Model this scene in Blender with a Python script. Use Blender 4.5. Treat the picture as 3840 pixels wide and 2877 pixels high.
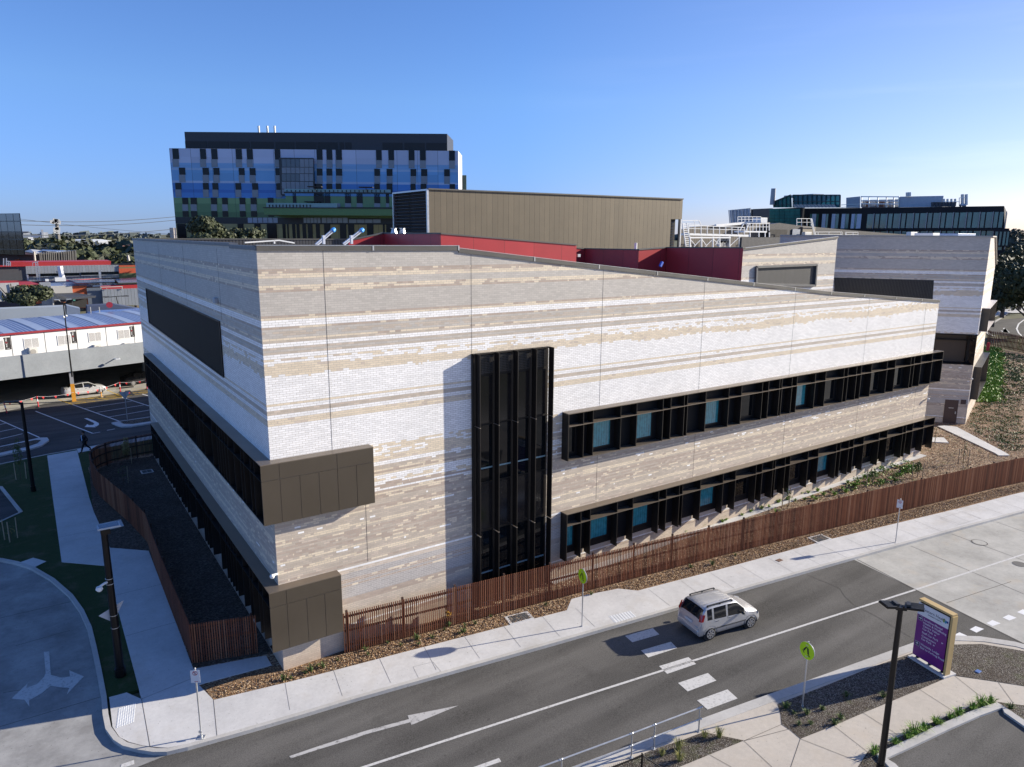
import bpy, bmesh, math, random
from mathutils import Vector, Matrix
for o in list(bpy.data.objects): bpy.data.objects.remove(o)
scn = bpy.context.scene
COL = scn.collection
R = math.radians
# ------------------------------------------------------------------ camera
CAM = Vector((-6.929628, -26.452786, 17.285167))
FW = Vector((0.548514, 0.81129, -0.202341)); RT = Vector((0.829045, -0.559154, 0.005469)); UP = Vector((0.108703, 0.17075, 0.9793))
FP = 2688.869            # focal length in photo pixels (photo 3840 wide)
cd = bpy.data.cameras.new('camera'); cam = bpy.data.objects.new('camera', cd); COL.objects.link(cam)
cd.sensor_width = 36; cd.lens = FP / 3840 * 36; cd.clip_start = .1; cd.clip_end = 30000
m = Matrix.Identity(4)
for i in range(3):
    m[i][0] = RT[i]; m[i][1] = UP[i]; m[i][2] = -FW[i]; m[i][3] = CAM[i]
cam.matrix_world = m
scn.camera = cam
# ------------------------------------------------------------------ sun, sky, exposure
SUNV = Vector((6.31, -1.90, 2.52)).normalized()
SUN_EL = math.asin(SUNV.z)
SUN_ROT = math.atan2(SUNV.x, SUNV.y)
w = bpy.data.worlds.new("World"); scn.world = w; w.use_nodes = True
wn = w.node_tree.nodes; wl = w.node_tree.links
bg = wn['Background']
sky = wn.new('ShaderNodeTexSky'); sky.sky_type = 'NISHITA'; sky.sun_disc = False
sky.sun_elevation = SUN_EL; sky.sun_rotation = SUN_ROT
sky.altitude = 50; sky.air_density = 1.0; sky.dust_density = 0.15; sky.ozone_density = 3.0
bg.inputs[1].default_value = 0.114
# thin cirrus low over the bright side of the sky
tc = wn.new('ShaderNodeTexCoord'); mp = wn.new('ShaderNodeMapping'); mp.inputs['Scale'].default_value = (1.2, 1.2, 14)
nz = wn.new('ShaderNodeTexNoise'); nz.inputs['Scale'].default_value = 1.6; nz.inputs['Detail'].default_value = 6; nz.inputs['Roughness'].default_value = .55
rmp = wn.new('ShaderNodeMapRange'); rmp.inputs[1].default_value = .50; rmp.inputs[2].default_value = .82; rmp.inputs[3].default_value = 0; rmp.inputs[4].default_value = .28
sep = wn.new('ShaderNodeSeparateXYZ')
ml = wn.new('ShaderNodeMapRange'); ml.inputs[1].default_value = .35; ml.inputs[2].default_value = .0; ml.inputs[3].default_value = 0; ml.inputs[4].default_value = 1
mm = wn.new('ShaderNodeMath'); mm.operation = 'MULTIPLY'
mx = wn.new('ShaderNodeMix'); mx.data_type = 'RGBA'; mx.inputs[7].default_value = (6.5, 6.8, 7.4, 1)
wl.new(tc.outputs['Generated'], mp.inputs[0]); wl.new(mp.outputs[0], nz.inputs[0]); wl.new(nz.outputs[0], rmp.inputs[0])
wl.new(tc.outputs['Generated'], sep.inputs[0]); wl.new(sep.outputs[2], ml.inputs[0])
wl.new(rmp.outputs[0], mm.inputs[0]); wl.new(ml.outputs[0], mm.inputs[1]); wl.new(mm.outputs[0], mx.inputs[0])
tint = wn.new('ShaderNodeMix'); tint.data_type = 'RGBA'; tint.blend_type = 'MULTIPLY'; tint.inputs[0].default_value = 1; tint.inputs[7].default_value = (.50, .63, .97, 1)
tdir = wn.new('ShaderNodeVectorMath'); tdir.operation = 'DOT_PRODUCT'; tdir.inputs[1].default_value = (.957, -.288, 0); wl.new(tc.outputs['Generated'], tdir.inputs[0])
tr_ = wn.new('ShaderNodeMapRange'); tr_.inputs[1].default_value = .30; tr_.inputs[2].default_value = .85; wl.new(tdir.outputs['Value'], tr_.inputs[0])
tmx = wn.new('ShaderNodeMix'); tmx.data_type = 'RGBA'; tmx.inputs[6].default_value = (.48, .62, .92, 1); tmx.inputs[7].default_value = (.70, .62, .76, 1)
tel = wn.new('ShaderNodeMapRange'); tel.inputs[1].default_value = .02; tel.inputs[2].default_value = .17; wl.new(sep.outputs[2], tel.inputs[0])
tlo = wn.new('ShaderNodeMix'); tlo.data_type = 'RGBA'; tlo.inputs[6].default_value = (.30, .43, .93, 1); tlo.inputs[7].default_value = (.48, .62, .92, 1); wl.new(tel.outputs[0], tlo.inputs[0]); wl.new(tlo.outputs[2], tmx.inputs[6])
wl.new(tr_.outputs[0], tmx.inputs[0]); wl.new(tmx.outputs[2], tint.inputs[7])
wl.new(sky.outputs[0], tint.inputs[6]); wl.new(tint.outputs[2], mx.inputs[6]); wl.new(mx.outputs[2], bg.inputs[0])
# cirrus only towards the bright (right hand) part of the sky
md = wn.new('ShaderNodeMapRange'); md.inputs[1].default_value = .55; md.inputs[2].default_value = .95; md.inputs[3].default_value = 0; md.inputs[4].default_value = 1
wl.new(sep.outputs[0], md.inputs[0]); m2_ = wn.new('ShaderNodeMath'); m2_.operation = 'MULTIPLY'; wl.new(mm.outputs[0], m2_.inputs[0]); wl.new(md.outputs[0], m2_.inputs[1]); wl.new(m2_.outputs[0], mx.inputs[0])
sd = bpy.data.lights.new('sun', 'SUN'); sun = bpy.data.objects.new('sun', sd); COL.objects.link(sun)
sd.energy = 5.0; sd.angle = R(.53); sd.color = (1, .915, .765)
sun.rotation_euler = SUNV.to_track_quat('Z', 'Y').to_euler(); sun.location = (0, 0, 80)
scn.view_settings.view_transform = 'Standard'; scn.view_settings.look = 'None'
scn.view_settings.exposure = 0.85; scn.view_settings.gamma = 1
scn.render.engine = 'CYCLES'
# ------------------------------------------------------------------ pixel -> world helpers (measured points of the photo laid on real planes)
G0, GX = 0.16, 0.0147
RD = -0.13                      # road level below the kerb tops
def gz(x): return G0 + GX * max(0., min(x, 45.))
def ray(u, v): return FW + RT * ((u - 1920) / FP) - UP * ((v - 1438.5) / FP)
def onz(u, v, z): d = ray(u, v); return CAM + d * ((z - CAM.z) / d.z)
def ony(u, v, y): d = ray(u, v); return CAM + d * ((y - CAM.y) / d.y)
def onx(u, v, x): d = ray(u, v); return CAM + d * ((x - CAM.x) / d.x)
def G(u, v, h=0.):
    z = G0
    for i in range(12):
        P = onz(u, v, z + h); z = gz(P.x)
    return P
def proj(P):
    P = Vector(P) - CAM; z = P.dot(FW)
    return 1920 + FP * P.dot(RT) / z, 1438.5 - FP * P.dot(UP) / z
def zat(v, x, y):
    lo, hi = -50, 200
    for i in range(50):
        mid = (lo + hi) / 2
        if proj((x, y, mid))[1] > v: lo = mid
        else: hi = mid
    return lo
ZM = dict(z3=(0, 1920, 1.7313), z2=(0, 1200, 2.301), z1=(0, 700, 2.301), zL=(0, 1400, 3.563), s=(2440, 2100, 1.58), m=(1200, 2050, 1.4747),
          w=(2050, 1250, 1.427), e=(3140, 1050, 2.0714), k=(3440, 1200, 3.315), r=(2250, 2600, 3.749), c=(2840, 2560, 2.212),
          q=(3400, 1850, 2.55), b=(600, 450, 1.841), t=(2700, 650, 1.9404), l=(0, 760, 3.945), l2=(0, 1150, 3.945), g=(2480, 780, 3.16), p=(1400, 650, 1.7015), d=(0, 0, .57604), f=(1040, 2280, 2.9105))
def zp(z, x, y): o = ZM[z]; return o[0] + x / o[2], o[1] + y / o[2]
def gp(z, x, y, h=0.): P = G(*zp(z, x, y), h); return (P.x, P.y)
def gl(z, pts, h=0.): return [gp(z, x, y, h) for x, y in pts]
# ------------------------------------------------------------------ node material helpers
class NT:
    def __init__(s, name):
        s.m = bpy.data.materials.new(name); s.m.use_nodes = True; s.n = s.m.node_tree.nodes; s.l = s.m.node_tree.links
        s.b = s.n['Principled BSDF']
    def put(s, sock, v):
        if isinstance(v, bpy.types.NodeSocket): s.l.new(v, sock)
        else: sock.default_value = v
    def new(s, t, **k):
        n = s.n.new(t)
        for a, b in k.items(): setattr(n, a, b)
        return n
    def math(s, op, a, b=None, c=None, clamp=False):
        n = s.new('ShaderNodeMath', operation=op, use_clamp=clamp); s.put(n.inputs[0], a)
        if b is not None: s.put(n.inputs[1], b)
        if c is not None: s.put(n.inputs[2], c)
        return n.outputs[0]
    def mix(s, f, a, b, mode='MIX'):
        n = s.new('ShaderNodeMix', data_type='RGBA', blend_type=mode); s.put(n.inputs[0], f)
        s.put(n.inputs[6], a); s.put(n.inputs[7], b); return n.outputs[2]
    def noise(s, vec, scale, detail=3, rough=.5):
        n = s.new('ShaderNodeTexNoise'); s.put(n.inputs['Vector'], vec); n.inputs['Scale'].default_value = scale
        n.inputs['Detail'].default_value = detail; n.inputs['Roughness'].default_value = rough; return n.outputs[0]
    def white(s, vec):
        n = s.new('ShaderNodeTexWhiteNoise', noise_dimensions='3D'); s.put(n.inputs['Vector'], vec); return n.outputs['Value']
    def comb(s, x, y, z=0.):
        n = s.new('ShaderNodeCombineXYZ'); s.put(n.inputs[0], x); s.put(n.inputs[1], y); s.put(n.inputs[2], z); return n.outputs[0]
    def sep(s, v):
        n = s.new('ShaderNodeSeparateXYZ'); s.put(n.inputs[0], v); return n.outputs
    def rng(s, v, a, b, c, d):
        n = s.new('ShaderNodeMapRange'); s.put(n.inputs[0], v)
        for i, q in enumerate((a, b, c, d)): n.inputs[i + 1].default_value = q
        return n.outputs[0]
    def obj(s): return s.new('ShaderNodeTexCoord').outputs['Object']
    def pos(s): return s.new('ShaderNodeNewGeometry').outputs['Position']
    def uv(s): return s.new('ShaderNodeTexCoord').outputs['UV']
    def ramp(s, f, stops, interp='LINEAR'):
        n = s.new('ShaderNodeValToRGB'); r = n.color_ramp; r.interpolation = interp
        while len(r.elements) > 1: r.elements.remove(r.elements[-1])
        r.elements[0].position = stops[0][0]; r.elements[0].color = stops[0][1]
        for p, c in stops[1:]:
            e = r.elements.new(p); e.color = c
        s.put(n.inputs[0], f); return n.outputs
    def bump(s, h, strength=.3, dist=.01):
        n = s.new('ShaderNodeBump'); s.put(n.inputs['Height'], h); n.inputs['Strength'].default_value = strength; n.inputs['Distance'].default_value = dist
        s.l.new(n.outputs[0], s.b.inputs['Normal'])
    def col(s, c): s.put(s.b.inputs['Base Color'], c if isinstance(c, bpy.types.NodeSocket) else (c[0], c[1], c[2], 1))
    def set(s, rough=.6, metal=0., spec=.5, coat=0.):
        s.put(s.b.inputs['Roughness'], rough); s.b.inputs['Metallic'].default_value = metal
        s.b.inputs['Specular IOR Level'].default_value = spec; s.b.inputs['Coat Weight'].default_value = coat; return s.m
MATS = {}
def c4(c, k=1.): return (c[0] * k, c[1] * k, c[2] * k, 1)
def mat(name, c, rough=.6, metal=0., var=.12, scale=2.5, fine=40., spec=.5, coat=0.):
    """plain paint / metal / plastic with soft large and fine colour variation"""
    if name in MATS: return MATS[name]
    t = NT(name); p = t.pos()
    n1 = t.noise(p, scale, 4, .6); n2 = t.noise(p, fine, 2, .5)
    f = t.math('ADD', t.math('MULTIPLY', n1, .6), t.math('MULTIPLY', n2, .4))
    f = t.rng(f, .3, .7, 0, 1)
    t.col(t.mix(f, c4(c, 1 - var), c4(c, 1 + var)))
    rr = t.rng(n1, .3, .7, max(.02, rough - .06), min(1, rough + .06))
    MATS[name] = t.set(rr, metal, spec, coat); return MATS[name]
# ------------------------------------------------------------------ mesh builder
class MB:
    def __init__(s): s.v = []; s.f = []; s.mi = []; s.uv = []
    def face(s, pts, mi=0, uv=None):
        b = len(s.v); s.v += [tuple(p) for p in pts]; s.f.append(tuple(range(b, b + len(pts)))); s.mi.append(mi)
        s.uv.append(uv or [(0, 0)] * len(pts)); return s
    def poly(s, verts, faces, mi=0):
        b = len(s.v); s.v += [tuple(p) for p in verts]
        for f in faces: s.f.append(tuple(b + i for i in f)); s.mi.append(mi); s.uv.append([(0, 0)] * len(f))
        return s
    def box(s, x0, x1, y0, y1, z0, z1, mi=0, M=None):
        v = [Vector(p) for p in ((x0, y0, z0), (x1, y0, z0), (x1, y1, z0), (x0, y1, z0), (x0, y0, z1), (x1, y0, z1), (x1, y1, z1), (x0, y1, z1))]
        if M: v = [M @ p for p in v]
        return s.poly(v, [(0, 3, 2, 1), (4, 5, 6, 7), (0, 1, 5, 4), (1, 2, 6, 5), (2, 3, 7, 6), (3, 0, 4, 7)], mi)
    def bar(s, a, b, w, h=None, mi=0, up=(0, 0, 1)):
        h = h or w; a = Vector(a); b = Vector(b); d = (b - a).normalized(); u = Vector(up)
        if abs(d.dot(u)) > .98: u = Vector((1, 0, 0))
        x = d.cross(u).normalized() * (w / 2); y = x.cross(d).normalized() * (h / 2)
        v = [a - x - y, a + x - y, a + x + y, a - x + y, b - x - y, b + x - y, b + x + y, b - x + y]
        return s.poly(v, [(0, 3, 2, 1), (4, 5, 6, 7), (0, 1, 5, 4), (1, 2, 6, 5), (2, 3, 7, 6), (3, 0, 4, 7)], mi)
    def cyl(s, a, b, r0, r1=None, n=10, mi=0, cap=True):
        r1 = r0 if r1 is None else r1
        a = Vector(a); b = Vector(b); d = (b - a).normalized(); u = Vector((0, 0, 1)) if abs(d.z) < .95 else Vector((1, 0, 0))
        x = d.cross(u).normalized(); y = x.cross(d).normalized(); v = []
        for c, r in ((a, r0), (b, r1)):
            for i in range(n):
                t = 2 * math.pi * i / n; v.append(c + x * (r * math.cos(t)) + y * (r * math.sin(t)))
        f = [(i, (i + 1) % n, n + (i + 1) % n, n + i) for i in range(n)]
        if cap: f += [tuple(range(n))[::-1], tuple(range(n, 2 * n))]
        return s.poly(v, f, mi)
    def tube(s, pts, r, n=8, mi=0):
        for a, b in zip(pts, pts[1:]): s.cyl(a, b, r, r, n, mi)
        return s
    def prism(s, pts, z0, z1, mi=0):
        n = len(pts); zf0 = z0 if callable(z0) else (lambda x, y: z0); zf1 = z1 if callable(z1) else (lambda x, y: z1)
        v = [(x, y, zf0(x, y)) for x, y in pts] + [(x, y, zf1(x, y)) for x, y in pts]
        return s.poly(v, [tuple(range(n))[::-1], tuple(range(n, 2 * n))] + [(i, (i + 1) % n, n + (i + 1) % n, n + i) for i in range(n)], mi)
    def ell(s, c, r, nu=12, nv=8, mi=0, M=None):
        v = []; c = Vector(c)
        for j in range(nv + 1):
            ph = math.pi * j / nv
            for i in range(nu):
                th = 2 * math.pi * i / nu
                p = Vector((r[0] * math.sin(ph) * math.cos(th), r[1] * math.sin(ph) * math.sin(th), r[2] * math.cos(ph)))
                v.append(c + (M @ p if M else p))
        return s.poly(v, [(j * nu + i, (j + 1) * nu + i, (j + 1) * nu + (i + 1) % nu, j * nu + (i + 1) % nu) for j in range(nv) for i in range(nu)], mi)
    def build(s, name, mats, parent=None, world=False, smooth=False, bevel=0., label=None, recalc=False):
        me = bpy.data.meshes.new(name); me.from_pydata(s.v, [], s.f)
        if not isinstance(mats, (list, tuple)): mats = [mats]
        for q in mats: me.materials.append(q)
        me.polygons.foreach_set('material_index', s.mi)
        if any(any(c != (0, 0) for c in u) for u in s.uv):
            ul = me.uv_layers.new(name='UVMap'); flat = [c for u in s.uv for p in u for c in p]; ul.data.foreach_set('uv', flat)
        if recalc:
            b = bmesh.new(); b.from_mesh(me); bmesh.ops.remove_doubles(b, verts=b.verts, dist=1e-5); bmesh.ops.recalc_face_normals(b, faces=b.faces); b.to_mesh(me); b.free()
        if smooth: me.polygons.foreach_set('use_smooth', [True] * len(me.polygons))
        me.update()
        o = bpy.data.objects.new(name, me); COL.objects.link(o)
        if bevel > 0:
            md = o.modifiers.new('bevel', 'BEVEL'); md.width = bevel; md.segments = 2; md.limit_method = 'ANGLE'
        if parent is not None:
            o.parent = parent
            if world: o.matrix_parent_inverse = (Matrix.Translation(parent.location) @ parent.rotation_euler.to_matrix().to_4x4()).inverted()
        if label: o['label'] = label
        return o
def thing(name, label, cat, loc=(0, 0, 0), rz=0., group=None):
    o = bpy.data.objects.new(name, None); COL.objects.link(o); o.location = loc; o.rotation_euler = (0, 0, rz)
    o.empty_display_size = .3; o['label'] = label; o['category'] = cat
    if group: o['group'] = group
    return o
def tag(o, label, cat, group=None, kind=None):
    if label: o['label'] = label
    if cat: o['category'] = cat
    if group: o['group'] = group
    if kind: o['kind'] = kind
    return o
def struct(o): o['kind'] = 'structure'; return o
def dup(root, loc=None, rz=None, label=None, scale=None):
    r = root.copy(); COL.objects.link(r)
    if loc is not None: r.location = loc
    if rz is not None: r.rotation_euler = (0, 0, rz)
    if label: r['label'] = label
    if scale: r.scale = scale
    for ch in list(root.children):
        c = ch.copy(); COL.objects.link(c); c.parent = r
        for g in list(ch.children):
            d = g.copy(); COL.objects.link(d); d.parent = c
    return r
def ground_sheet(name, pts, h, material, thick=0., parent=None):
    """a polygon of ground (x,y) cut along the change of slope and laid on it, optionally with skirts"""
    b = bmesh.new(); vs = [b.verts.new((x, y, 0)) for x, y in pts]
    f = b.faces.new(vs)
    if f.normal.z < 0 or sum((pts[i][0] * pts[(i + 1) % len(pts)][1] - pts[(i + 1) % len(pts)][0] * pts[i][1]) for i in range(len(pts))) < 0: bmesh.ops.reverse_faces(b, faces=[f])
    for cx in (0., 45.):
        bmesh.ops.bisect_plane(b, geom=b.verts[:] + b.edges[:] + b.faces[:], plane_co=(cx, 0, 0), plane_no=(1, 0, 0))
    for v in b.verts: v.co.z = gz(v.co.x) + h
    if thick > 0:
        be = [e for e in b.edges if e.is_boundary]
        r = bmesh.ops.extrude_edge_only(b, edges=be)
        for v in r['geom']:
            if isinstance(v, bmesh.types.BMVert): v.co.z -= thick
    bmesh.ops.recalc_face_normals(b, faces=b.faces)
    up = sum(q.normal.z * q.calc_area() for q in b.faces)
    if up < 0: bmesh.ops.reverse_faces(b, faces=b.faces)
    me = bpy.data.meshes.new(name); b.to_mesh(me); b.free(); me.materials.append(material)
    o = bpy.data.objects.new(name, me); COL.objects.link(o)
    if parent is None: o['kind'] = 'structure'
    else: o.parent = parent
    return o
def strip_poly(line, w0, w1):
    """offset a polyline to both sides (left +)"""
    L = []; Rr = []
    for i, p in enumerate(line):
        a = Vector(line[max(0, i - 1)]); b = Vector(line[min(len(line) - 1, i + 1)]); d = (b - a); d = d / d.length; n = Vector((-d.y, d.x))
        q = Vector(p); L.append(tuple(q + n * w1)); Rr.append(tuple(q + n * w0))
    return Rr + L[::-1]
def text_mesh(body, size, M, material, name, parent, depth=.004, align='LEFT', spacing=1., bold=0., world=True):
    cu = bpy.data.curves.new('t', 'FONT'); cu.body = body; cu.size = size; cu.extrude = depth / 2; cu.align_x = align; cu.space_character = spacing; cu.offset = bold; cu.resolution_u = 2
    to = bpy.data.objects.new('t', cu); COL.objects.link(to); bpy.context.view_layer.update()
    me = bpy.data.meshes.new_from_object(to.evaluated_get(bpy.context.evaluated_depsgraph_get())); bpy.data.objects.remove(to); bpy.data.curves.remove(cu)
    me.transform(M); me.materials.clear(); me.materials.append(material)
    o = bpy.data.objects.new(name, me); COL.objects.link(o); o.parent = parent
    if world: o.matrix_parent_inverse = (Matrix.Translation(parent.location) @ parent.rotation_euler.to_matrix().to_4x4()).inverted()
    return o
def frame_mat(origin, xdir, up=(0, 0, 1)):
    x = Vector(xdir).normalized(); y = Vector(up).normalized(); z = x.cross(y).normalized(); y = z.cross(x)
    M = Matrix.Identity(4)
    for i in range(3): M[i][0] = x[i]; M[i][1] = y[i]; M[i][2] = z[i]; M[i][3] = origin[i]
    return M
# ------------------------------------------------------------------ materials
# -- banded glazed brick: course by course colours, random bricks, mortar joints
BH, BW, BTOP = .0842, .25, 16.055
CC = dict(G=(.50, .465, .42), P=(.45, .365, .30), C=(.70, .60, .46), T=(.50, .43, .355), W=(.85, .84, .83), M=(.70, .60, .46), A=(.43, .40, .38), B=(.58, .49, .405), L=(.58, .50, .41))
ALT = dict(G=('G', 0), P=('C', .34), C=('B', .30), T=('B', .34), W=('W', 0), M=('W', .5), A=('A', 0), B=('T', .4), L=('B', .28), V=('C', .13), K=('P', .32), D=('G', .35), N=('W', .45), Q=('W', .3))
PRI = dict(V='W', K='C', D='T', N='C', Q='T')
SEQ = ("G" * 12 + "PPC" + "GGGG" + "KPC" + "G" * 9 + "TPC" + "WWW" + "PGDG" + "W" + "KT" + "W" + "TTGT" + "V" + "C" + "T" + "V" + "V" + "CCCCC" + "VV" + "W" * 9 +
       "C" + "WVW" + "T" + "W" + "T" + "W" + "CC" + "W" * 16 + "T" + "NNNNNN" + "CCC" + "VV" + "T" + "C" + "TP" + "K" + "V" + "NNN" + "V" + "P" + "W" +
       "TPCPTTQTP" + "CTQTQKTCTPTTPTPTGKQTKCCTTPGT" + "W" + "BAAAA" + "PAPP" + "AAAAAA" + "PP" + "L" * 12 + "W" + "P" + "L" * 24)
def brick_material():
    t = NT('banded_brick'); uv = t.sep(t.uv()); u, v = uv[0], uv[1]
    cf = t.math('DIVIDE', t.math('SUBTRACT', BTOP + 12 * BH, v), BH)
    ci = t.math('FLOOR', cf); fv = t.math('FRACT', cf)
    uf = t.math('ADD', t.math('DIVIDE', u, BW), t.math('MULTIPLY', t.math('MODULO', t.math('ADD', ci, 2000), 2), .5))
    bi = t.math('FLOOR', uf)
    # ragged edges of the colour bands: courses swap colour with their neighbours here and there
    wz = t.math('ADD', t.math('MULTIPLY', t.math('GREATER_THAN', v, 11.3), t.math('LESS_THAN', v, 12.75)), t.math('MULTIPLY', t.math('MULTIPLY', t.math('GREATER_THAN', v, 4.15), t.math('LESS_THAN', v, 8.85)), .5))
    wob = t.math('ADD', t.math('MULTIPLY', t.rng(t.noise(t.comb(t.math('MULTIPLY', u, .16), t.math('MULTIPLY', ci, .12)), 1., 2, .5), .3, .7, -1, 1), 1.5), t.rng(t.white(t.comb(bi, ci, 9.)), 0, 1, -.75, .75))
    cs = t.math('ADD', ci, t.math('ROUND', t.math('MULTIPLY', wz, wob))); fu = t.math('FRACT', uf)
    N = len(SEQ); pos = t.math('DIVIDE', t.math('ADD', cs, .5), N)
    def lookup(fn):
        runs = []
        for i, ch in enumerate(SEQ):
            c = fn(ch)
            if not runs or runs[-1][1] != c: runs.append((i / N, c))
        out = None
        for k in range(0, len(runs), 31):
            ch = runs[k:k + 31]
            st = [(max(0, p + (1e-5 if p > 0 else 0)), c) for p, c in ch]; st[0] = (0., st[0][1])
            o = t.ramp(pos, st, 'CONSTANT')
            if out is None: out = (o[0], o[1])
            else:
                g = t.math('GREATER_THAN', pos, ch[0][0])
                out = (t.mix(g, out[0], o[0]), t.math('ADD', t.math('MULTIPLY', out[1], t.math('SUBTRACT', 1., g)), t.math('MULTIPLY', o[1], g)))
        return out
    a = lookup(lambda ch: CC[PRI.get(ch, ch)] + (1.,)); b = lookup(lambda ch: CC[ALT[ch][0]] + (ALT[ch][1],))
    wn1 = t.white(t.comb(t.math('FLOOR', t.math('DIVIDE', bi, 2.)), ci, 1.)); wn2 = t.white(t.comb(bi, ci, 2.))
    st = t.rng(t.noise(t.comb(t.math('MULTIPLY', u, .7), t.math('MULTIPLY', ci, .8)), 1., 1, .5), .32, .68, 0, 1)
    r = t.math('ADD', t.math('MULTIPLY', t.math('ADD', wn1, wn2), .34), t.math('MULTIPLY', st, .32))
    c = t.mix(t.math('LESS_THAN', r, t.math('MULTIPLY', b[1], .96)), a[0], b[0])
    wn3 = t.white(t.comb(bi, ci, 5.))
    vr = t.math('ADD', t.rng(wn3, 0, 1, .90, 1.06), t.rng(t.noise(t.comb(u, v), .35, 3), .3, .7, -.04, .04))
    c = t.mix(1., c, t.comb(vr, vr, vr), 'MULTIPLY')
    isA = t.math('MULTIPLY', t.math('LESS_THAN', v, 3.87), t.math('GREATER_THAN', v, 2.5))
    mort = t.mix(isA, (.36, .33, .30, 1), (.66, .64, .61, 1))
    mm_ = t.math('MAXIMUM', t.math('LESS_THAN', fu, .04), t.math('LESS_THAN', fv, .115))
    c = t.mix(mm_, c, mort)
    # browner towards the ground
    c = t.mix(t.rng(v, .2, 1.1, .35, 0), c, (.45, .3, .2, 1))
    t.col(c); t.bump(t.math('SUBTRACT', 1., mm_), .35, .01)
    return t.set(t.rng(a[0], .3, .8, .62, .42), 0, .4)
BRICK = brick_material()
DARK = mat('bronze_dark_metal', (.016, .013, .011), .5, .1, .10, .8, spec=.35)
DARKP = mat('bronze_panel_metal', (.080, .065, .047), .45, .3, .08, .6, 90)
FASC = mat('bronze_top_sheet', (.20, .165, .13), .40, .5, .08, .7)
CAPM = mat('grey_cap_flashing', (.10, .095, .085), .5, .2, .1, .8)
CAPL = mat('sill_and_lit_edge', (.55, .55, .54), .35, .7, .1, 2)
GALV = mat('galvanised_steel', (.55, .56, .57), .38, .75, .12, 3)
WHITEP = mat('white_steel_paint', (.78, .78, .76), .5, 0, .05, 3)
BLACK = mat('black_powder_coat', (.006, .005, .005), .4, 0, .15, 2, spec=.3)
RUB = mat('black_rubber', (.02, .02, .02), .8, 0, .15, 5)
GAP = mat('sealant_and_shade', (.05, .045, .04), .85, 0, .1, 2)
ROOFD = mat('grey_roof_sheet', (.22, .22, .23), .6, .2, .15, .4)
def metal_board(name, c, pitch, axis_uv=True, gapw=.05, rough=.5, metal=.3, dark=.35, var=.08, spec=.5):
    if name in MATS: return MATS[name]
    t = NT(name); u = t.sep(t.uv())[0]; f = t.math('DIVIDE', u, pitch); fr = t.math('FRACT', f); i = t.math('FLOOR', f)
    seam = t.math('LESS_THAN', fr, gapw); wv = t.rng(t.white(t.comb(i, 3.)), 0, 1, 1 - var, 1 + var)
    n = t.rng(t.noise(t.pos(), .8, 4, .6), .3, .7, .94, 1.06); k = t.math('MULTIPLY', wv, n)
    cc = t.mix(1., c4(c), t.comb(k, k, k), 'MULTIPLY'); t.col(t.mix(seam, cc, c4(c, dark)))
    t.bump(t.math('SUBTRACT', 1., seam), .6, .02); MATS[name] = t.set(rough, metal, spec); return MATS[name]
OLIVE = metal_board('bronze_standing_seam', (.145, .118, .078), .6, gapw=.07, rough=.5, metal=.2)
CORRD = metal_board('charcoal_corrugated', (.06, .06, .065), .25, gapw=.4, dark=.45)
CORRG = metal_board('grey_board_cladding', (.30, .32, .34), .42, gapw=.1, dark=.3)
REDP = metal_board('red_panel', (.42, .035, .04), 2.4, gapw=.012, rough=.4, metal=0, dark=.3, var=.06)
LOUV = metal_board('dark_louvre_blades', (.05, .046, .042), .12, gapw=.45, dark=.35)
def glass_mat(name, c, rough=.04, spec=1., curtain=False, var=.25):
    if name in MATS: return MATS[name]
    t = NT(name); p = t.pos()
    if curtain:
        q = t.sep(p); wv = t.math('SINE', t.math('MULTIPLY', t.math('ADD', q[0], q[1]), 38.)); k = t.math('ADD', t.math('MULTIPLY', wv, .13), t.rng(t.noise(p, 5., 3), .3, .7, .75, 1.15))
    else: k = t.rng(t.noise(p, .35, 3), .35, .65, 1 - var, 1 + var)
    t.col(t.mix(1., c4(c), t.comb(k, k, k), 'MULTIPLY'))
    t.b.inputs['IOR'].default_value = 1.5; MATS[name] = t.set(rough, 0, spec, .3 if curtain else 0.); return MATS[name]
TEAL = glass_mat('teal_curtained_glass', (.045, .27, .30), .08, .6, True)
GLASSD = glass_mat('dark_window_glass', (.004, .006, .008), .03, .3); BBACK = mat('shade_backing', (.010, .010, .011), .6, spec=.2)  # black backing puts the shade between the window fins into the colour
GLASSB = glass_mat('blue_grey_glass', (.10, .14, .20), .1, 1.)
GLASSG = glass_mat('green_tinted_glass', (.02, .13, .115), .10, 1.)
def asphalt(name, base, crack=False):
    t = NT(name); p = t.pos()
    n1 = t.noise(p, .16, 4, .6); n2 = t.noise(p, 26., 2, .7)
    mp_ = t.new('ShaderNodeMapping'); t.l.new(p, mp_.inputs[0]); mp_.inputs['Rotation'].default_value = (0, 0, R(8.8)); mp_.inputs['Scale'].default_value = (.12, 1.1, 1)
    tr = t.noise(mp_.outputs[0], .9, 2, .5)
    k = t.math('ADD', t.math('ADD', t.rng(n1, .3, .7, -.20, .20), t.rng(n2, .25, .75, -.40, .40)), t.rng(tr, .35, .65, .78, 1.24))
    c = t.mix(1., c4(base), t.comb(k, k, t.math('MULTIPLY', k, .99)), 'MULTIPLY')
    sp = t.noise(p, 60., 1, .5); c = t.mix(t.rng(sp, .66, .74, 0, .5), c, c4((.22, .21, .2)))
    
    pt = t.noise(p, .55, 3, .6); c = t.mix(t.rng(pt, .60, .72, 0, .35), c, c4(base, .62)); dr = t.noise(p, 3.2, 2, .5); c = t.mix(t.rng(dr, .70, .76, 0, .5), c, c4(base, .5))
    t.col(c); t.bump(n2, .25, .01); return t.set(.9, 0, .25)
ASPH = asphalt('asphalt', (.100, .095, .089)); ASPH2 = asphalt('car_park_asphalt', (.072, .069, .068))
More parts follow.
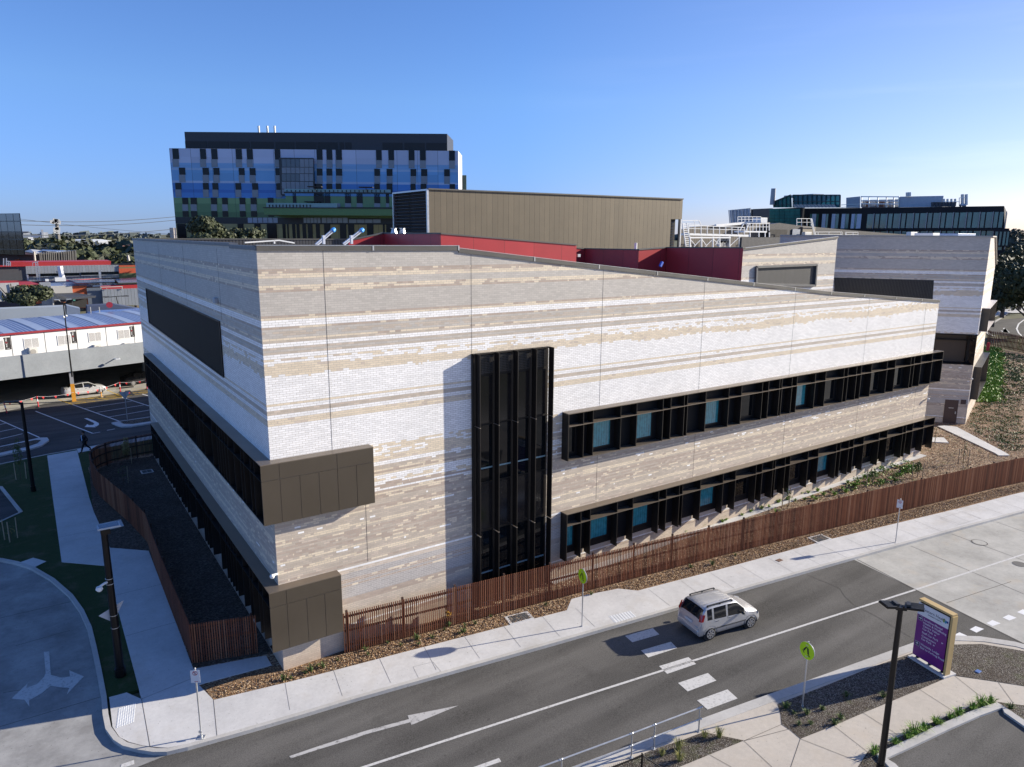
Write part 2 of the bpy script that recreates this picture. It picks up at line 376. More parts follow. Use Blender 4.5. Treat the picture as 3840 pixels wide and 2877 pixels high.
def concrete(name, base, stain=.12, warm=(.42, .37, .30), ws=.25):
    t = NT(name); p = t.pos()
    n1 = t.noise(p, .5, 5, .65); n2 = t.noise(p, 6., 3, .6); n3 = t.noise(p, 45., 1, .5); n4 = t.noise(p, .9, 3, .55)
    k = t.math('ADD', t.math('ADD', t.rng(n1, .3, .7, -stain, stain), t.rng(n2, .3, .7, -.05, .05)), t.rng(n3, .3, .7, .95, 1.05))
    c = t.mix(1., c4(base), t.comb(k, k, k), 'MULTIPLY'); c = t.mix(t.rng(n4, .55, .72, 0, ws), c, c4(warm))
    sp = t.noise(p, 14., 0, .5)
    c = t.mix(t.rng(sp, .80, .84, 0, .5), c, c4((.12, .11, .1)))
    t.col(c); t.bump(n2, .08, .01); return t.set(.8, 0, .3)
CONC = concrete('footpath_concrete', (.56, .55, .54)); CONCW = concrete('warm_path_concrete', (.50, .45, .385), .08, (.5, .42, .32), .3)
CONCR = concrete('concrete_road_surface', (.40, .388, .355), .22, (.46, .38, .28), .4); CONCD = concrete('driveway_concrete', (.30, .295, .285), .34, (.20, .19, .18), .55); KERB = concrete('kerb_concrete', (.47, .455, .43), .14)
CONCF = concrete('grey_deck_concrete', (.27, .29, .31), .10, (.35, .36, .37), .3)
def mulch(name, cols, scale=22., dark=.5, green=0.):
    t = NT(name); p = t.pos(); mp_ = t.new('ShaderNodeMapping'); t.l.new(p, mp_.inputs[0]); mp_.inputs['Scale'].default_value = (1, 1.6, 1); mp_.inputs['Rotation'].default_value = (0, 0, .6)
    vo = t.new('ShaderNodeTexVoronoi'); vo.inputs['Scale'].default_value = scale; vo.inputs['Randomness'].default_value = 1; t.l.new(mp_.outputs[0], vo.inputs['Vector'])
    r = t.sep(vo.outputs['Color'])[0]
    n = len(cols); c = t.ramp(r, [(i / n, c4(q)) for i, q in enumerate(cols)], 'CONSTANT')[0]
    big = t.noise(p, .7, 4, .6); c = t.mix(t.rng(big, .4, .7, 0, dark), c, c4((.06, .042, .03)))
    if green: c = t.mix(t.rng(t.noise(p, 1.3, 5, .7), .54, .66, 0, green), c, c4((.10, .14, .035)))
    t.col(c); t.bump(vo.outputs['Distance'], .9, .05); return t.set(.9, 0, .2)
MULCH = mulch('bark_mulch', [(.34, .20, .10), (.10, .055, .03), (.46, .30, .17), (.21, .10, .045), (.55, .40, .26), (.14, .08, .045)], 30.)
MULCHG = mulch('mulch_with_seedlings', [(.34, .22, .13), (.15, .09, .055), (.42, .30, .20), (.24, .13, .08), (.52, .41, .30), (.15, .10, .065)], 13., .45, .35)
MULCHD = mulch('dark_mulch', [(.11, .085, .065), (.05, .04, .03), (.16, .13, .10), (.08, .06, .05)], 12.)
GRAV = mulch('gravel_soil', [(.12, .10, .085), (.06, .05, .042), (.20, .18, .16), (.09, .07, .055), (.27, .25, .22), (.07, .055, .045)], 26., .6, .25)
SOIL = mulch('reddish_soil', [(.17, .12, .09), (.12, .085, .06), (.22, .165, .125), (.14, .10, .075)], 30., .4, .35)
def lawn_mat():
    t = NT('lawn_grass'); p = t.pos(); n1 = t.noise(p, .8, 5, .7); n2 = t.noise(p, 30, 3, .7)
    c = t.mix(t.rng(n2, .3, .7, 0, 1), c4((.022, .045, .014)), c4((.05, .085, .026)))
    c = t.mix(t.rng(n1, .52, .70, 0, .7), c, c4((.12, .11, .07))); n3 = t.noise(p, 4., 3, .6); c = t.mix(t.rng(n3, .55, .7, 0, .5), c, c4((.02, .035, .012))); t.col(c); t.bump(n2, 1., .05); return t.set(.9, 0, .2)
LAWN = lawn_mat()
def earth_mat():
    t = NT('suburb_ground'); p = t.pos(); n1 = t.noise(p, .02, 5, .6); n2 = t.noise(p, .3, 4, .6)
    c = t.mix(t.rng(n1, .4, .6, 0, 1), c4((.12, .12, .07)), c4((.22, .20, .16))); c = t.mix(t.rng(n2, .4, .6, 0, .5), c, c4((.08, .10, .04))); t.col(c); return t.set(.95, 0, .1)
EARTH = earth_mat()
def paint_mat(name, c, wear=.35, sc=9.):
    t = NT(name); p = t.pos(); n = t.noise(p, sc, 5, .75); t.col(t.mix(t.rng(n, .52, .66, 0, wear), c4(c), c4((.16, .155, .15)))); return t.set(.7, 0, .3)
LINE = paint_mat('road_paint_white', (.58, .57, .55), .6); LINEO = paint_mat('worn_paint_white', (.46, .45, .44), .95, 5.); LINEW = paint_mat('crisp_line_white', (.74, .74, .74), .15); LINEY = paint_mat('line_yellow', (.62, .40, .04), .2)
def leaf_mat(name, a, b, trans=.25):
    if name in MATS: return MATS[name]
    t = NT(name); p = t.pos(); n = t.noise(p, 2.2, 3, .6); n2 = t.noise(p, 19, 2, .6)
    c = t.mix(t.rng(t.math('ADD', t.math('MULTIPLY', n, .5), t.math('MULTIPLY', n2, .5)), .35, .65, 0, 1), c4(a), c4(b)); t.col(c)
    MATS[name] = t.set(.6, 0, .3); return MATS[name]
LEAFD = leaf_mat('eucalypt_leaf', (.028, .038, .018), (.080, .092, .045)); LEAFB = leaf_mat('bright_groundcover_leaf', (.09, .18, .02), (.22, .36, .05)); LEAFM = leaf_mat('shrub_leaf', (.05, .085, .02), (.12, .16, .05))
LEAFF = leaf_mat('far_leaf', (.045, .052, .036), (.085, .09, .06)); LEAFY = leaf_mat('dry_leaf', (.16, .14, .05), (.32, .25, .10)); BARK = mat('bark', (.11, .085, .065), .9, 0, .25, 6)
STAKE = mat('timber_stake', (.42, .33, .22), .85, 0, .2, 8)
# ------------------------------------------------------------------ ground, roads, kerbs
bm_ = bmesh.new()
xs = [-9000, -3000, -1000, -300, -80, 0, 45, 130, 300, 1000, 3000, 12000]; ys = [-400, -100, -20, 60, 120, 300, 1000, 3000, 12000]
gv = [[bm_.verts.new((x, y, gz(x) - .17)) for x in xs] for y in ys]
for j in range(len(ys) - 1):
    for i in range(len(xs) - 1): bm_.faces.new((gv[j][i], gv[j][i + 1], gv[j + 1][i + 1], gv[j + 1][i]))
me_ = bpy.data.meshes.new('ground'); bm_.to_mesh(me_); bm_.free(); me_.materials.append(EARTH)
ground = bpy.data.objects.new('ground', me_); COL.objects.link(ground); struct(ground)
NK = [(-6.22, 4.11), (-6.22, 2.13), (-6.27, .89), (-6.26, 0), (-6.09, -.78), (-5.86, -1.29), (-5.45, -1.79), (-5.04, -2.2), (-4.67, -2.44), (-4.04, -2.58), (-2.3, -2.82), (1.52, -3.27), (5.41, -3.85), (9.72, -4.52), (12.1, -4.87), (16, -5.43), (21.13, -6.19), (25.4, -6.82), (30.5, -7.6), (36.8, -8.6), (60, -12.4)]
NK0 = [(-16, 22), (-12, 20.8), (-9.63, 18.34), (-8.95, 17.45), (-8.28, 16.31), (-7.46, 14.2), (-6.79, 11.78), (-6.46, 9.84), (-6.28, 7.98), (-6.24, 6.07)]
NK = NK0 + NK
SK = [(-30, -5.2), (0, -9.75), (9.5, -11.13), (11.34, -11.4), (13.42, -11.72), (17.6, -12.4), (19.9, -12.76), (22.73, -13.22), (24.43, -13.78), (25.43, -14.57), (26.2, -15.6), (26.8, -17.5), (27, -24)]
road = ground_sheet('road', [(-4.67, -2.44), (-5.58, -2.5), (-7.6, -2.35), (-40, 2.2), (-40, -12), (0, -12.6), (26, -17), (26.4, -24), (26.59, -15.8), (27.55, -10.75), (28.15, -7.2), (21.13, -5.95), (16, -5.2), (5.41, -3.6), (-2.3, -2.6)], RD, ASPH)
croad = ground_sheet('concrete_road', [(28.15, -7.2), (27.55, -10.75), (26.59, -15.8), (26.0, -30), (90, -30), (90, -17), (60, -12), (36.8, -8.4)], RD + .004, CONCR)
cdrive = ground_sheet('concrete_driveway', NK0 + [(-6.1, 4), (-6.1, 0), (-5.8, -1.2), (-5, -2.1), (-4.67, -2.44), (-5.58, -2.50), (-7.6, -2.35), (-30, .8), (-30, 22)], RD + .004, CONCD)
carpark = ground_sheet('car_park', [(-60, 31), (-9.96, 38.05), (-6.92, 39.0), (-4.86, 39.35), (10, 42.5), (80, 60), (80, 90), (-60, 90), (-60, 40)], RD + .002, ASPH2)
cp_strip = ground_sheet('car_park_apron', [(-60, 50), (-10.29, 58.19), (-6.27, 60.1), (3.2, 62.1), (40, 70), (40, 90), (-60, 90)], RD + .008, CONCR)
bay = ground_sheet('parking_bay_asphalt', [(-9.9, 25.1), (-9.9, 31.8), (-8.9, 29), (-8.0, 26.6), (-8.6, 25.7)][:0] or [(-30, 24.2), (-9.72, 24.71), (-8.72, 25.9), (-9.84, 31.97), (-30, 37)], RD + .01, ASPH2)
# raised land: beds and lawns (tops level with the kerbs)
north = [(-6.05, 4), (-6.05, 0), (-5.9, -.75), (-5.65, -1.2), (-5.3, -1.65), (-4.9, -2.0), (-4.6, -2.25), (-4, -2.4), (-2.3, -2.66), (1.52, -3.1), (5.41, -3.68), (9.72, -4.35), (16, -5.26), (21.13, -6.02), (25.4, -6.65), (30.5, -7.42), (36.8, -8.42), (60, -12.2)]
bed = ground_sheet('mulch_bed', north[1:] + [(95, -14), (112, 14), (117, 26), (80, 40), (40, 36), (0, 36), (-4.5, 36), (-4.6, 20), (-4.2, 0)], -.03, MULCHG, .2)
lawn = ground_sheet('lawn', [(-16, 21.9), (-12, 20.7), (-9.5, 18.3), (-8.8, 17.4), (-8.1, 16.2), (-7.3, 14.1), (-6.65, 11.7), (-6.3, 9.8), (-6.12, 8), (-6.08, 6), (-6.05, 4), (-6.07, 1.94), (-4.5, 1.9), (-4.5, 39.4), (-6.92, 38.95), (-9.96, 38.0), (-11.2, 37.6), (-9.7, 31.9), (-8.6, 25.7), (-9.72, 24.6), (-16, 24.4)], -.02, LAWN, .2)
lawn2 = ground_sheet('lawn', [(-4.9, 33.5), (-4.86, 39.3), (-1, 40.1), (10, 42.3), (14, 42.5), (14, 35), (-1, 35)], -.015, LAWN, .2)
# footpaths
fp = ground_sheet('footpath', [(-5.98, 1.94), (-6.05, 0)] + north[2:] + [(60, -10.2), (40.03, -7.08), (29.45, -5.2), (21.15, -4.06), (16.18, -3.30), (15.54, -2.61), (13.9, -2.2), (13.02, -2.10), (12.2, -2.78), (9.43, -2.34), (4.44, -1.55), (1.12, -1.05), (-2.75, -.40), (-3.02, .9), (-2.78, .9), (-.3, .65), (-.3, 1.45), (-.8, 1.62), (-2.99, 2.11), (-2.86, 15.22), (-4.58, 16.82), (-4.88, 23.3), (-4.92, 26.4), (-4.88, 39.0), (-6.92, 38.65), (-6.92, 27.71), (-6.90, 16.22), (-4.98, 14.41), (-4.98, 5), (-4.98, 1.14), (-5.4, 1.9)], 0., CONC, .2)
fp2 = ground_sheet('footpath', [(-4.86, 38.2), (-4.86, 39.4), (-1, 40.2), (10, 42.45), (14, 42.6), (14, 41.2), (10, 41.1), (-1, 39.0)], .004, CONC, .2)
dpath = ground_sheet('footpath', gl('k', [(250, 1325), (330, 1318), (420, 1325), (490, 1335), (1100, 1657), (1150, 1690), (1010, 1690), (960, 1657)]), .045, CONC, .15)
slab1 = ground_sheet('footpath', gl('k', [(170, 1462), (330, 1468), (390, 1532), (160, 1520)]), .05, CONC, .15)
# beds in front of the fence: bark mulch, and shaded mulch to the left
fb = ground_sheet('bark_bed', [(-2.75, -.40), (1.12, -1.05), (4.44, -1.55), (9.43, -2.34), (12.2, -2.78), (13.02, -2.1), (13.9, -2.2), (15.54, -2.61), (16.18, -3.3), (21.15, -4.06), (29.45, -5.2), (40.03, -7.08), (60, -10.2), (60, -8.9), (41.9, -5.9), (31, -4.2), (22.2, -2.7), (11.4, -1.0), (2.4, .3), (-.2, .5), (-2.9, .8)], -.012, MULCH, .15)
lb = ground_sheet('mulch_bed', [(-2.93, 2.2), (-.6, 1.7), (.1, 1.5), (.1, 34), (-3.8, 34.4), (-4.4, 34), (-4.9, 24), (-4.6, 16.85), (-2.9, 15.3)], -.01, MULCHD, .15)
# kerbs
def kerb(name, line, w0=-.02, w1=.16, h=.012, material=KERB): return ground_sheet(name, strip_poly(line, w0, w1), h, material, .2)
nk = kerb('kerb', NK, -.01, .17)
sk = kerb('kerb', SK, -.40, -.0, h=.010)
kerb('kerb', [(-60, 31), (-10.1, 38.10), (-6.92, 39.08), (-4.8, 39.48), (10, 42.6), (14, 43.4)], -.13, .0)
kerb('kerb', [(-30, 24.35), (-9.72, 24.71), (-8.72, 25.82), (-9.84, 31.97), (-14, 36)], -.15, .02)
isl = [(-30, 36.5), (-9.99, 40.75), (-8.02, 41.51), (-7.19, 42.23), (-6.65, 43.72), (-6.75, 44.7), (-7.29, 44.95), (-10.04, 43.7), (-30, 38.5)]
ground_sheet('traffic_island', isl, 0, CONC, .2); ground_sheet('gravel_bed', [(-30, 37.2), (-10, 41.5), (-8.2, 42.3), (-7.5, 43), (-7.2, 44.0), (-7.6, 44.3), (-10, 43.4), (-30, 38.2)], .015, GRAV)
isr = [(-1.67, 47.27), (-1.4, 46.2), (-1.07, 45.4), (-.33, 44.98), (1.42, 45.18), (8, 46.3), (8, 48.7), (1.78, 47.75), (-1.03, 47.51)]
ground_sheet('traffic_island', isr, 0, CONC, .2); ground_sheet('gravel_bed', [(-1.0, 47.2), (-.8, 46.2), (-.1, 45.7), (1.42, 45.8), (8, 46.9), (8, 48.4), (1.78, 47.5), (-.8, 47.3)], .015, GRAV)
# south side: warm concrete path, beds, small car park
ground_sheet('footpath', [(-30, -5.6), (0, -10.12), (9.5, -11.5), (13.42, -12.1), (17.6, -12.8), (22.7, -13.6), (24.2, -14.1), (25.1, -14.85), (25.8, -15.8), (26.3, -17.5), (26.4, -24), (26, -60), (-30, -60)], -.004, CONCW, .2)
ground_sheet('gravel_bed', gl('r', [(1460, 545), (2025, 665), (1620, 830), (1570, 850), (1110, 1039), (600, 1300), (-900, 1900), (-900, 1600), (-300, 1270), (180, 1039), (560, 870), (760, 790), (1180, 650)]), .004, GRAV, 0)
ground_sheet('soil_bed', gl('s', [(752, 855), (800, 835), (1050, 740), (1300, 640), (1560, 548), (1640, 520), (1780, 502), (1960, 498), (2212, 540), (2600, 640), (2600, 850), (2212, 748), (2000, 715), (1800, 686), (1740, 705), (1600, 765), (1260, 907), (1085, 982), (887, 1060), (830, 1012), (775, 975), (770, 920)]), .004, GRAV, 0)
ground_sheet('gravel_bed', gl('s', [(1985, 832), (2212, 862), (2700, 950), (2700, 1150), (2212, 960), (2050, 862), (1900, 935), (1680, 1030), (1400, 1165), (1400, 1300), (1215, 1300), (1228, 1228), (1285, 1137), (1360, 1100), (1560, 1010), (1800, 905)]), .004, GRAV, 0)
ground_sheet('car_park', gl('s', [(1420, 1180), (1700, 1060), (1900, 965), (2055, 880), (2130, 925), (2212, 985), (2800, 1400), (2500, 2000), (1600, 1700), (1405, 1228)], -.1), .010, ASPH, 0)
kerb('kerb', gl('s', [(1480, 1320), (1400, 1228), (1338, 1162), (1480, 1095), (1700, 992), (1900, 905), (2050, 855), (2130, 905), (2212, 962), (2700, 1300)], -.0), -.30, .0, .09)
# ---- markings (children of the road they lie on)
def mark(name, pts, parent, material=LINE, h=None): return ground_sheet(name, pts, (RD + .0085) if h is None else h, material, 0, parent)
def line_mark(name, pts, wd, parent, material=LINE, h=None): return mark(name, strip_poly(pts, -wd / 2, wd / 2), parent, material, h)
line_mark('centre_line', [(-9, -5.25), (.69, -6.66), (8.26, -7.78), (15.45, -8.9), (27.57, -10.78), (34.75, -11.84), (60, -15.6)], .11, croad, LINE)
Rm = RD
for q in ([(1687, 495), (1840, 452), (1877, 487), (1727, 530)], [(1775, 575), (1940, 527), (1975, 562), (1815, 614)], [(1875, 662), (2037, 612), (2080, 650), (1920, 705)], [(1980, 755), (2145, 700), (2192, 742), (2033, 802)]): mark('crossing_block', gl('m', q, Rm), road)
mark('crossing_block', gl('s', [(275, 833), (455, 768), (515, 822), (337, 888)], Rm), road)
mark('lane_arrow', gl('m', [(765, 880), (505, 988), (500, 972), (250, 1040), (190, 1062), (0, 1120), (-160, 1172), (-170, 1160), (0, 1102), (182, 1043), (245, 1022), (492, 955), (485, 935)], Rm), road, LINEO)
mark('lane_dash', gl('m', [(845, 1222), (990, 1170), (1002, 1190), (870, 1236)], Rm), road)
for q in ([(1790, 448), (1830, 430), (1875, 450), (1828, 468)], [(1890, 412), (1925, 393), (1975, 410), (1930, 432)], [(1990, 375), (2025, 357), (2075, 377), (2025, 393)], [(2085, 342), (2120, 325), (2168, 344), (2125, 360)], [(2170, 310), (2205, 293), (2260, 314), (2215, 328)]): mark('give_way_dash', gl('s', q, Rm), croad, LINEW)
mark('turn_arrow', gl('z3', [(285, 910), (320, 908), (330, 1060), (400, 1078), (455, 1070), (450, 1030), (545, 1070), (435, 1185), (450, 1145), (390, 1140), (330, 1130), (270, 1180), (190, 1225), (190, 1265), (160, 1222), (75, 1215), (100, 1190), (180, 1115), (170, 1145), (240, 1120), (285, 1075), (297, 1050)], Rm), cdrive, LINE, RD + .013)
mark('painted_bar', gl('z3', [(790, 1640), (870, 1612), (873, 1640), (820, 1657), (780, 1665)], Rm), cdrive, LINE, RD + .013)
hC = RD + .012
for a, b in ([(475, 508), (1240, 805)], [(970, 420), (1590, 640)], [(1630, 322), (2010, 445)], [(1130, 472), (1765, 372)], [(1290, 525), (1920, 425)], [(1450, 585), (2015, 490)], [(1900, 280), (2100, 340)], [(-200, 540), (528, 860)], [(-60, 700), (80, 668)], [(-60, 795), (215, 737)], [(-60, 895), (300, 810)], [(1240, 805), (1340, 787)], [(1430, 765), (1535, 745)], [(1620, 722), (1710, 710)]):
    line_mark('bay_line', gl('zL', [a, b], Rm), .12, carpark, LINEW, hC)
mark('turn_arrow', gl('zL', [(1125, 605), (1165, 600), (1270, 640), (1320, 668), (1322, 690), (1290, 712), (1265, 712), (1280, 724), (1130, 720), (1165, 682), (1190, 695), (1240, 692), (1262, 678), (1245, 660)], Rm), carpark, LINEW, hC)
yb = gl('zL', [(775, 352), (970, 418), (1640, 320), (1560, 270), (1380, 290), (1000, 345)], Rm)
line_mark('hatching_border', gl('zL', [(775, 352), (970, 418), (1640, 320), (1995, 258)], Rm), .11, cp_strip, LINEY, hC)
for a, b in ([(775, 352), (1000, 345)], [(830, 372), (1150, 390)], [(900, 395), (1080, 402)], [(960, 350), (1560, 330)], [(1000, 345), (1650, 300)], [(1090, 333), (1450, 345)], [(1000, 372), (1280, 372)], [(1180, 318), (1640, 318)], [(1260, 305), (1690, 292)], [(1340, 295), (1560, 272)], [(1430, 225), (1640, 318)], [(1560, 270), (1990, 255)], [(1700, 238), (1990, 228)], [(1760, 215), (1990, 203)], [(1650, 285), (1990, 240)]):
    line_mark('hatching_bar', gl('zL', [a, b], Rm), .10, cp_strip, LINEY, hC)
# joints in the concrete
JO = mat('joint_dark', (.10, .09, .08), .9); JF = mat('fine_joint', (.24, .23, .22), .9)  # dark joint lines, also the crack and manhole rim
def joint(pts, parent, h, wd=.02, nm='joint'): return line_mark(nm, pts, wd, parent, JO, h)
for k, x in enumerate([-.55, 1.35, 3.2, 5.05, 6.9, 8.75, 10.6, 12.35, 16.4, 18.3, 20.2, 22.1, 24, 25.9, 27.8, 29.7, 31.6, 33.5, 35.4, 37.3, 39.2, 41.1, 43, 44.9]):
    ya = -.9 - .157 * x; line_mark('joint', [(x + (.30 if k % 3 else .35), ya - .02), (x, ya - 1.75)], .014, fp, JF, .0045)
for a, b in [((-2.75, -.4), (-3.1, -2.65)), ((-4.98, 1.14), (-5.1, -1.9)), ((-4.98, 1.14), (-3.0, 1.5)), ((-4.95, 6.3), (-2.95, 6.35)), ((-4.98, 10.6), (-2.9, 10.6)), ((-6.9, 20), (-4.75, 20)), ((-6.92, 27.7), (-4.9, 26.4)), ((-6.9, 33), (-4.9, 33))]: joint([a, b], fp, .0045, .018)
for a in ([(887, 1060), (1500, 1300)], [(887, 1060), (830, 1228)], [(553, 1072), (887, 985)], [(775, 975), (553, 1072)], [(1085, 982), (1285, 1137)], [(1260, 907), (1470, 1040)], [(1590, 765), (1800, 900)], [(1800, 686), (1985, 832)], [(2060, 725), (2150, 850)], [(350, 1155), (480, 1228)], [(553, 1072), (720, 1228)]): joint(gl('s', a), [o for o in bpy.data.objects if o.name.startswith('footpath')][-1], .004, .015)
for a in ([(40, 505), (605, 745), (1122, 965)], [(430, 390), (1122, 645)], [(860, 275), (1122, 370)], [(380, 1050), (1000, 845)]): joint(gl('q', a, Rm), croad, RD + .008, .03)
for a in ([(20, 1175), (455, 1105)], [(0, 1395), (660, 1200)], [(100, 870), (455, 770)], [(0, 690), (560, 560)]): joint(gl('z3', a, Rm), cdrive, RD + .008, .025)
joint([(28.3, -7.3), (27.55, -10.75), (26.59, -15.8)], croad, RD + .0085, .05)
# crack in the asphalt, and manholes
line_mark('crack', gl('s', [(930, 88), (985, 112), (1080, 150), (1120, 168), (1150, 215), (1200, 262), (1240, 285), (1330, 330), (1400, 372), (1460, 410), (1545, 460)], Rm), .025, road, JO)
def ring_mark(name, cx, cy, r0, r1, parent, h, material=JO):
    n = 28; b = MB(); z = gz(cx) + h
    for i in range(n):
        t0, t1 = 2 * math.pi * i / n, 2 * math.pi * (i + 1) / n
        b.face([(cx + r0 * math.cos(t0), cy + r0 * math.sin(t0), z), (cx + r1 * math.cos(t0), cy + r1 * math.sin(t0), z), (cx + r1 * math.cos(t1), cy + r1 * math.sin(t1), z), (cx + r0 * math.cos(t1), cy + r0 * math.sin(t1), z)])
    return b.build(name, material, parent)
cx, cy = gp('q', 695, 472, Rm); ring_mark('manhole_cover', cx, cy, .36, .41, croad, RD + .012); ring_mark('manhole_cover', cx, cy, 0, .33, croad, RD + .010, CONCR)
cx, cy = gp('q', 1080, 678, Rm); ring_mark('manhole_cover', cx, cy, 0, .33, croad, RD + .012, mat('iron_cover', (.10, .095, .09), .7))
# tactile paving
def tactile(c4_, lbl):
    P = [Vector((x, y, gz(x) + .004)) for x, y in c4_]; b = MB(); b.face(P); nx, ny = 8, 14
    for i in range(nx):
        for j in range(ny):
            s, t = (i + .5) / nx, (j + .5) / ny
            q = (P[0] * (1 - s) + P[1] * s) * (1 - t) + (P[3] * (1 - s) + P[2] * s) * t
            b.cyl(q, q + Vector((0, 0, .008)), .026, .018, 6)
    o = b.build('tactile_pad', mat('tactile_white', (.66, .67, .68), .5)); tag(o, lbl, 'tactile paving', 'white tactile paving pads at the kerb ramps'); return o
tactile([(-5.76, 1.01), (-5.18, 1.0), (-5.38, -.16), (-5.96, -.17)], 'white dimpled tactile pad on the shaded street corner by the driveway')
tactile([(13.44, -4.28), (14.57, -4.48), (14.41, -5.14), (13.26, -4.95)], 'white dimpled tactile pad at the kerb ramp behind the silver hatchback')
# drains, pits
GRATE = mat('grate_steel', (.30, .31, .31), .5, .6)
def grate(c, lbl, n=12):
    P = [Vector((x, y, gz(x))) for x, y in c]; root = thing('drain_grate', lbl, 'drain', (P[0] + P[1] + P[2] + P[3]) / 4, 0, 'drain pits in the ground')
    f = MB(); up = Vector((0, 0, .02)); wd = .12
    cen = (P[0] + P[1] + P[2] + P[3]) / 4; I = [p + (cen - p) * .22 for p in P]
    for i in range(4):
        j = (i + 1) % 4; f.poly([P[i] + up, P[j] + up, I[j] + up, I[i] + up], [(0, 1, 2, 3)]); f.poly([P[i] - up, P[j] - up, P[j] + up, P[i] + up], [(0, 1, 2, 3)])
    f.build('frame', CONC, root, True)
    d = MB(); d.face([p - Vector((0, 0, .0)) + Vector((0, 0, .006)) for p in I]); d.build('pit', GAP, root, True)
    g = MB()
    for i in range(n):
        s = (i + .5) / n; g.bar(I[0] + (I[1] - I[0]) * s + up * .8, I[3] + (I[2] - I[3]) * s + up * .8, .025, .02)
    for s in (.25, .5, .75): g.bar(I[0] + (I[3] - I[0]) * s + up * .6, I[1] + (I[2] - I[1]) * s + up * .6, .015, .015)
    g.build('grate', GRATE, root, True)
grate(gl('m', [(1018, 390), (1145, 358), (1185, 398), (1052, 434)]), 'galvanised drain grate in a concrete frame between the bark bed and the path', 14)
grate(gl('w', [(1395, 1095), (1470, 1075), (1528, 1102), (1450, 1125)]), 'grated drain pit beside the bark bed further up the street', 12)
grate(gl('z3', [(645, 80), (785, 50), (805, 92), (668, 125)]), 'pale framed pit lid in the shaded mulch beside the left path', 1)
grate(gl('zL', [(1870, 1305), (2030, 1283), (2058, 1318), (1895, 1347)]), 'shaded pit lid inside the fenced bed', 1)
for z, q, lb_ in [('s', (1940, 662), 'small blue lid set in the reddish soil behind the purple sign')]:
    x, y = gp(z, *q); b = MB(); b.box(x - .12, x + .12, y - .08, y + .08, gz(x), gz(x) + .03); tag(b.build('valve_lid', mat('blue_lid', (.08, .16, .40), .5), bevel=.005), lb_, 'valve lid')
x, y = gp('w', 1245, 1215); b = MB(); b.box(x - .18, x + .18, y - .12, y + .12, gz(x), gz(x) + .012); tag(b.build('valve_lid', mat('brown_lid', (.16, .09, .06), .7)), 'small rusty brown valve lid in the pale footpath', 'valve lid')
for q in ([(515, 665), (625, 638), (668, 690), (548, 732)], ):
    for e in range(4): line_mark('lid_outline', gl('m', [q[e], q[(e + 1) % 4]]), .012, fp, mat('faint_joint', (.3, .29, .28), .9), .0055)
for q in ([(320, 240), (540, 175), (710, 240), (480, 305)], [(440, 208), (600, 275)]):
    for e in range(len(q) if len(q) > 2 else 1): line_mark('lid_outline', gl('q', [q[e], q[(e + 1) % len(q)]]), .015, fp, mat('faint_joint', (.3, .29, .28), .9), .0055)
# ------------------------------------------------------------------ main brick building
B1 = thing('health_centre_building', 'long two storey building in banded white, beige and grey brick with projecting dark window boxes', 'building', (0, 0, 0))
def zroof(x):
    P_ = [(0, 16.87), (8.2, 16.83), (8.21, 16.74), (15.2, 15.98), (24.7, 15.0), (34.8, 13.93), (49.17, 12.74)]
    for (a, za), (b, zb) in zip(P_, P_[1:]):
        if x <= b: return za + (zb - za) * (x - a) / (b - a)
    return P_[-1][1]
def wall_panel(b, p0, p1, zb, tops, u0=0., mi=0):
    """vertical wall from p0 to p1 (xy), bottom zb (fn or value), tops = [(s, z)] along it; uv = metres along, height"""
    p0 = Vector(p0); p1 = Vector(p1); L = (p1 - p0).length; d = (p1 - p0) / L
    for (s0, z0), (s1, z1) in zip(tops, tops[1:]):
        a = p0 + d * s0; c = p0 + d * s1
        if s1 - s0 < 1e-3: continue
        b.face([(a.x, a.y, zb), (c.x, c.y, zb), (c.x, c.y, z1), (a.x, a.y, z0)], mi, [(u0 + s0, zb), (u0 + s1, zb), (u0 + s1, z1), (u0 + s0, z0)])
    return b
XW, YF = 49.17, 33.6
fx = [0, 8.2, 8.21, 15.2, 24.7, 34.8, XW]
b = MB(); wall_panel(b, (0, 0), (XW, 0), -.4, [(x, zroof(x)) for x in fx]); front = b.build('brick_wall', BRICK, B1)
b = MB(); wall_panel(b, (0, YF), (0, 0), -.4, [(0, 16.9), (YF, 16.87)], -YF); b.build('brick_wall', BRICK, B1)
b = MB(); wall_panel(b, (XW, 0), (XW, 20), -.4, [(0, 12.74), (20, 12.74)]); wall_panel(b, (XW, 20), (XW, YF), -.4, [(0, 12.74), (YF - 20, 12.74)]); wall_panel(b, (XW, YF), (0, YF), -.4, [(0, 12.74), (XW, 16.9)]); b.build('brick_wall', BRICK, B1)
# cappings
b = MB()
for a, c in zip(fx, fx[1:]):
    if c - a < .1: continue
    b.poly([(a, -.06, zroof(a) - .16 if a != 8.21 else zroof(8.21) - .16), (c, -.06, zroof(c) - .16), (c, .34, zroof(c) - .16), (a, .34, zroof(a + .0) - .16), (a, -.06, zroof(a)), (c, -.06, zroof(c)), (c, .34, zroof(c) + .02), (a, .34, zroof(a) + .02)], [(0, 3, 2, 1), (4, 5, 6, 7), (0, 1, 5, 4), (1, 2, 6, 5), (2, 3, 7, 6), (3, 0, 4, 7)])
b.build('parapet_capping', CAPM, B1)
b = MB()
for a, c in zip(fx, fx[1:]):
    if c - a < .1: continue
    b.bar((a, .0, zroof(a) + .025), (c, .0, zroof(c) + .025), .10, .02)
for x in (4.4, 8.2, 12.1, 15.9, 19.8, 23.6, 27.5, 31.4, 35.2, 39, 43, 46.5): b.box(x - .03, x + .03, -.072, .3, zroof(x) - .17, zroof(x) + .03)
b.build('lit_capping_edge', CAPL, B1)  # pale strip paints the capping's sunlit top edge, plus joint covers
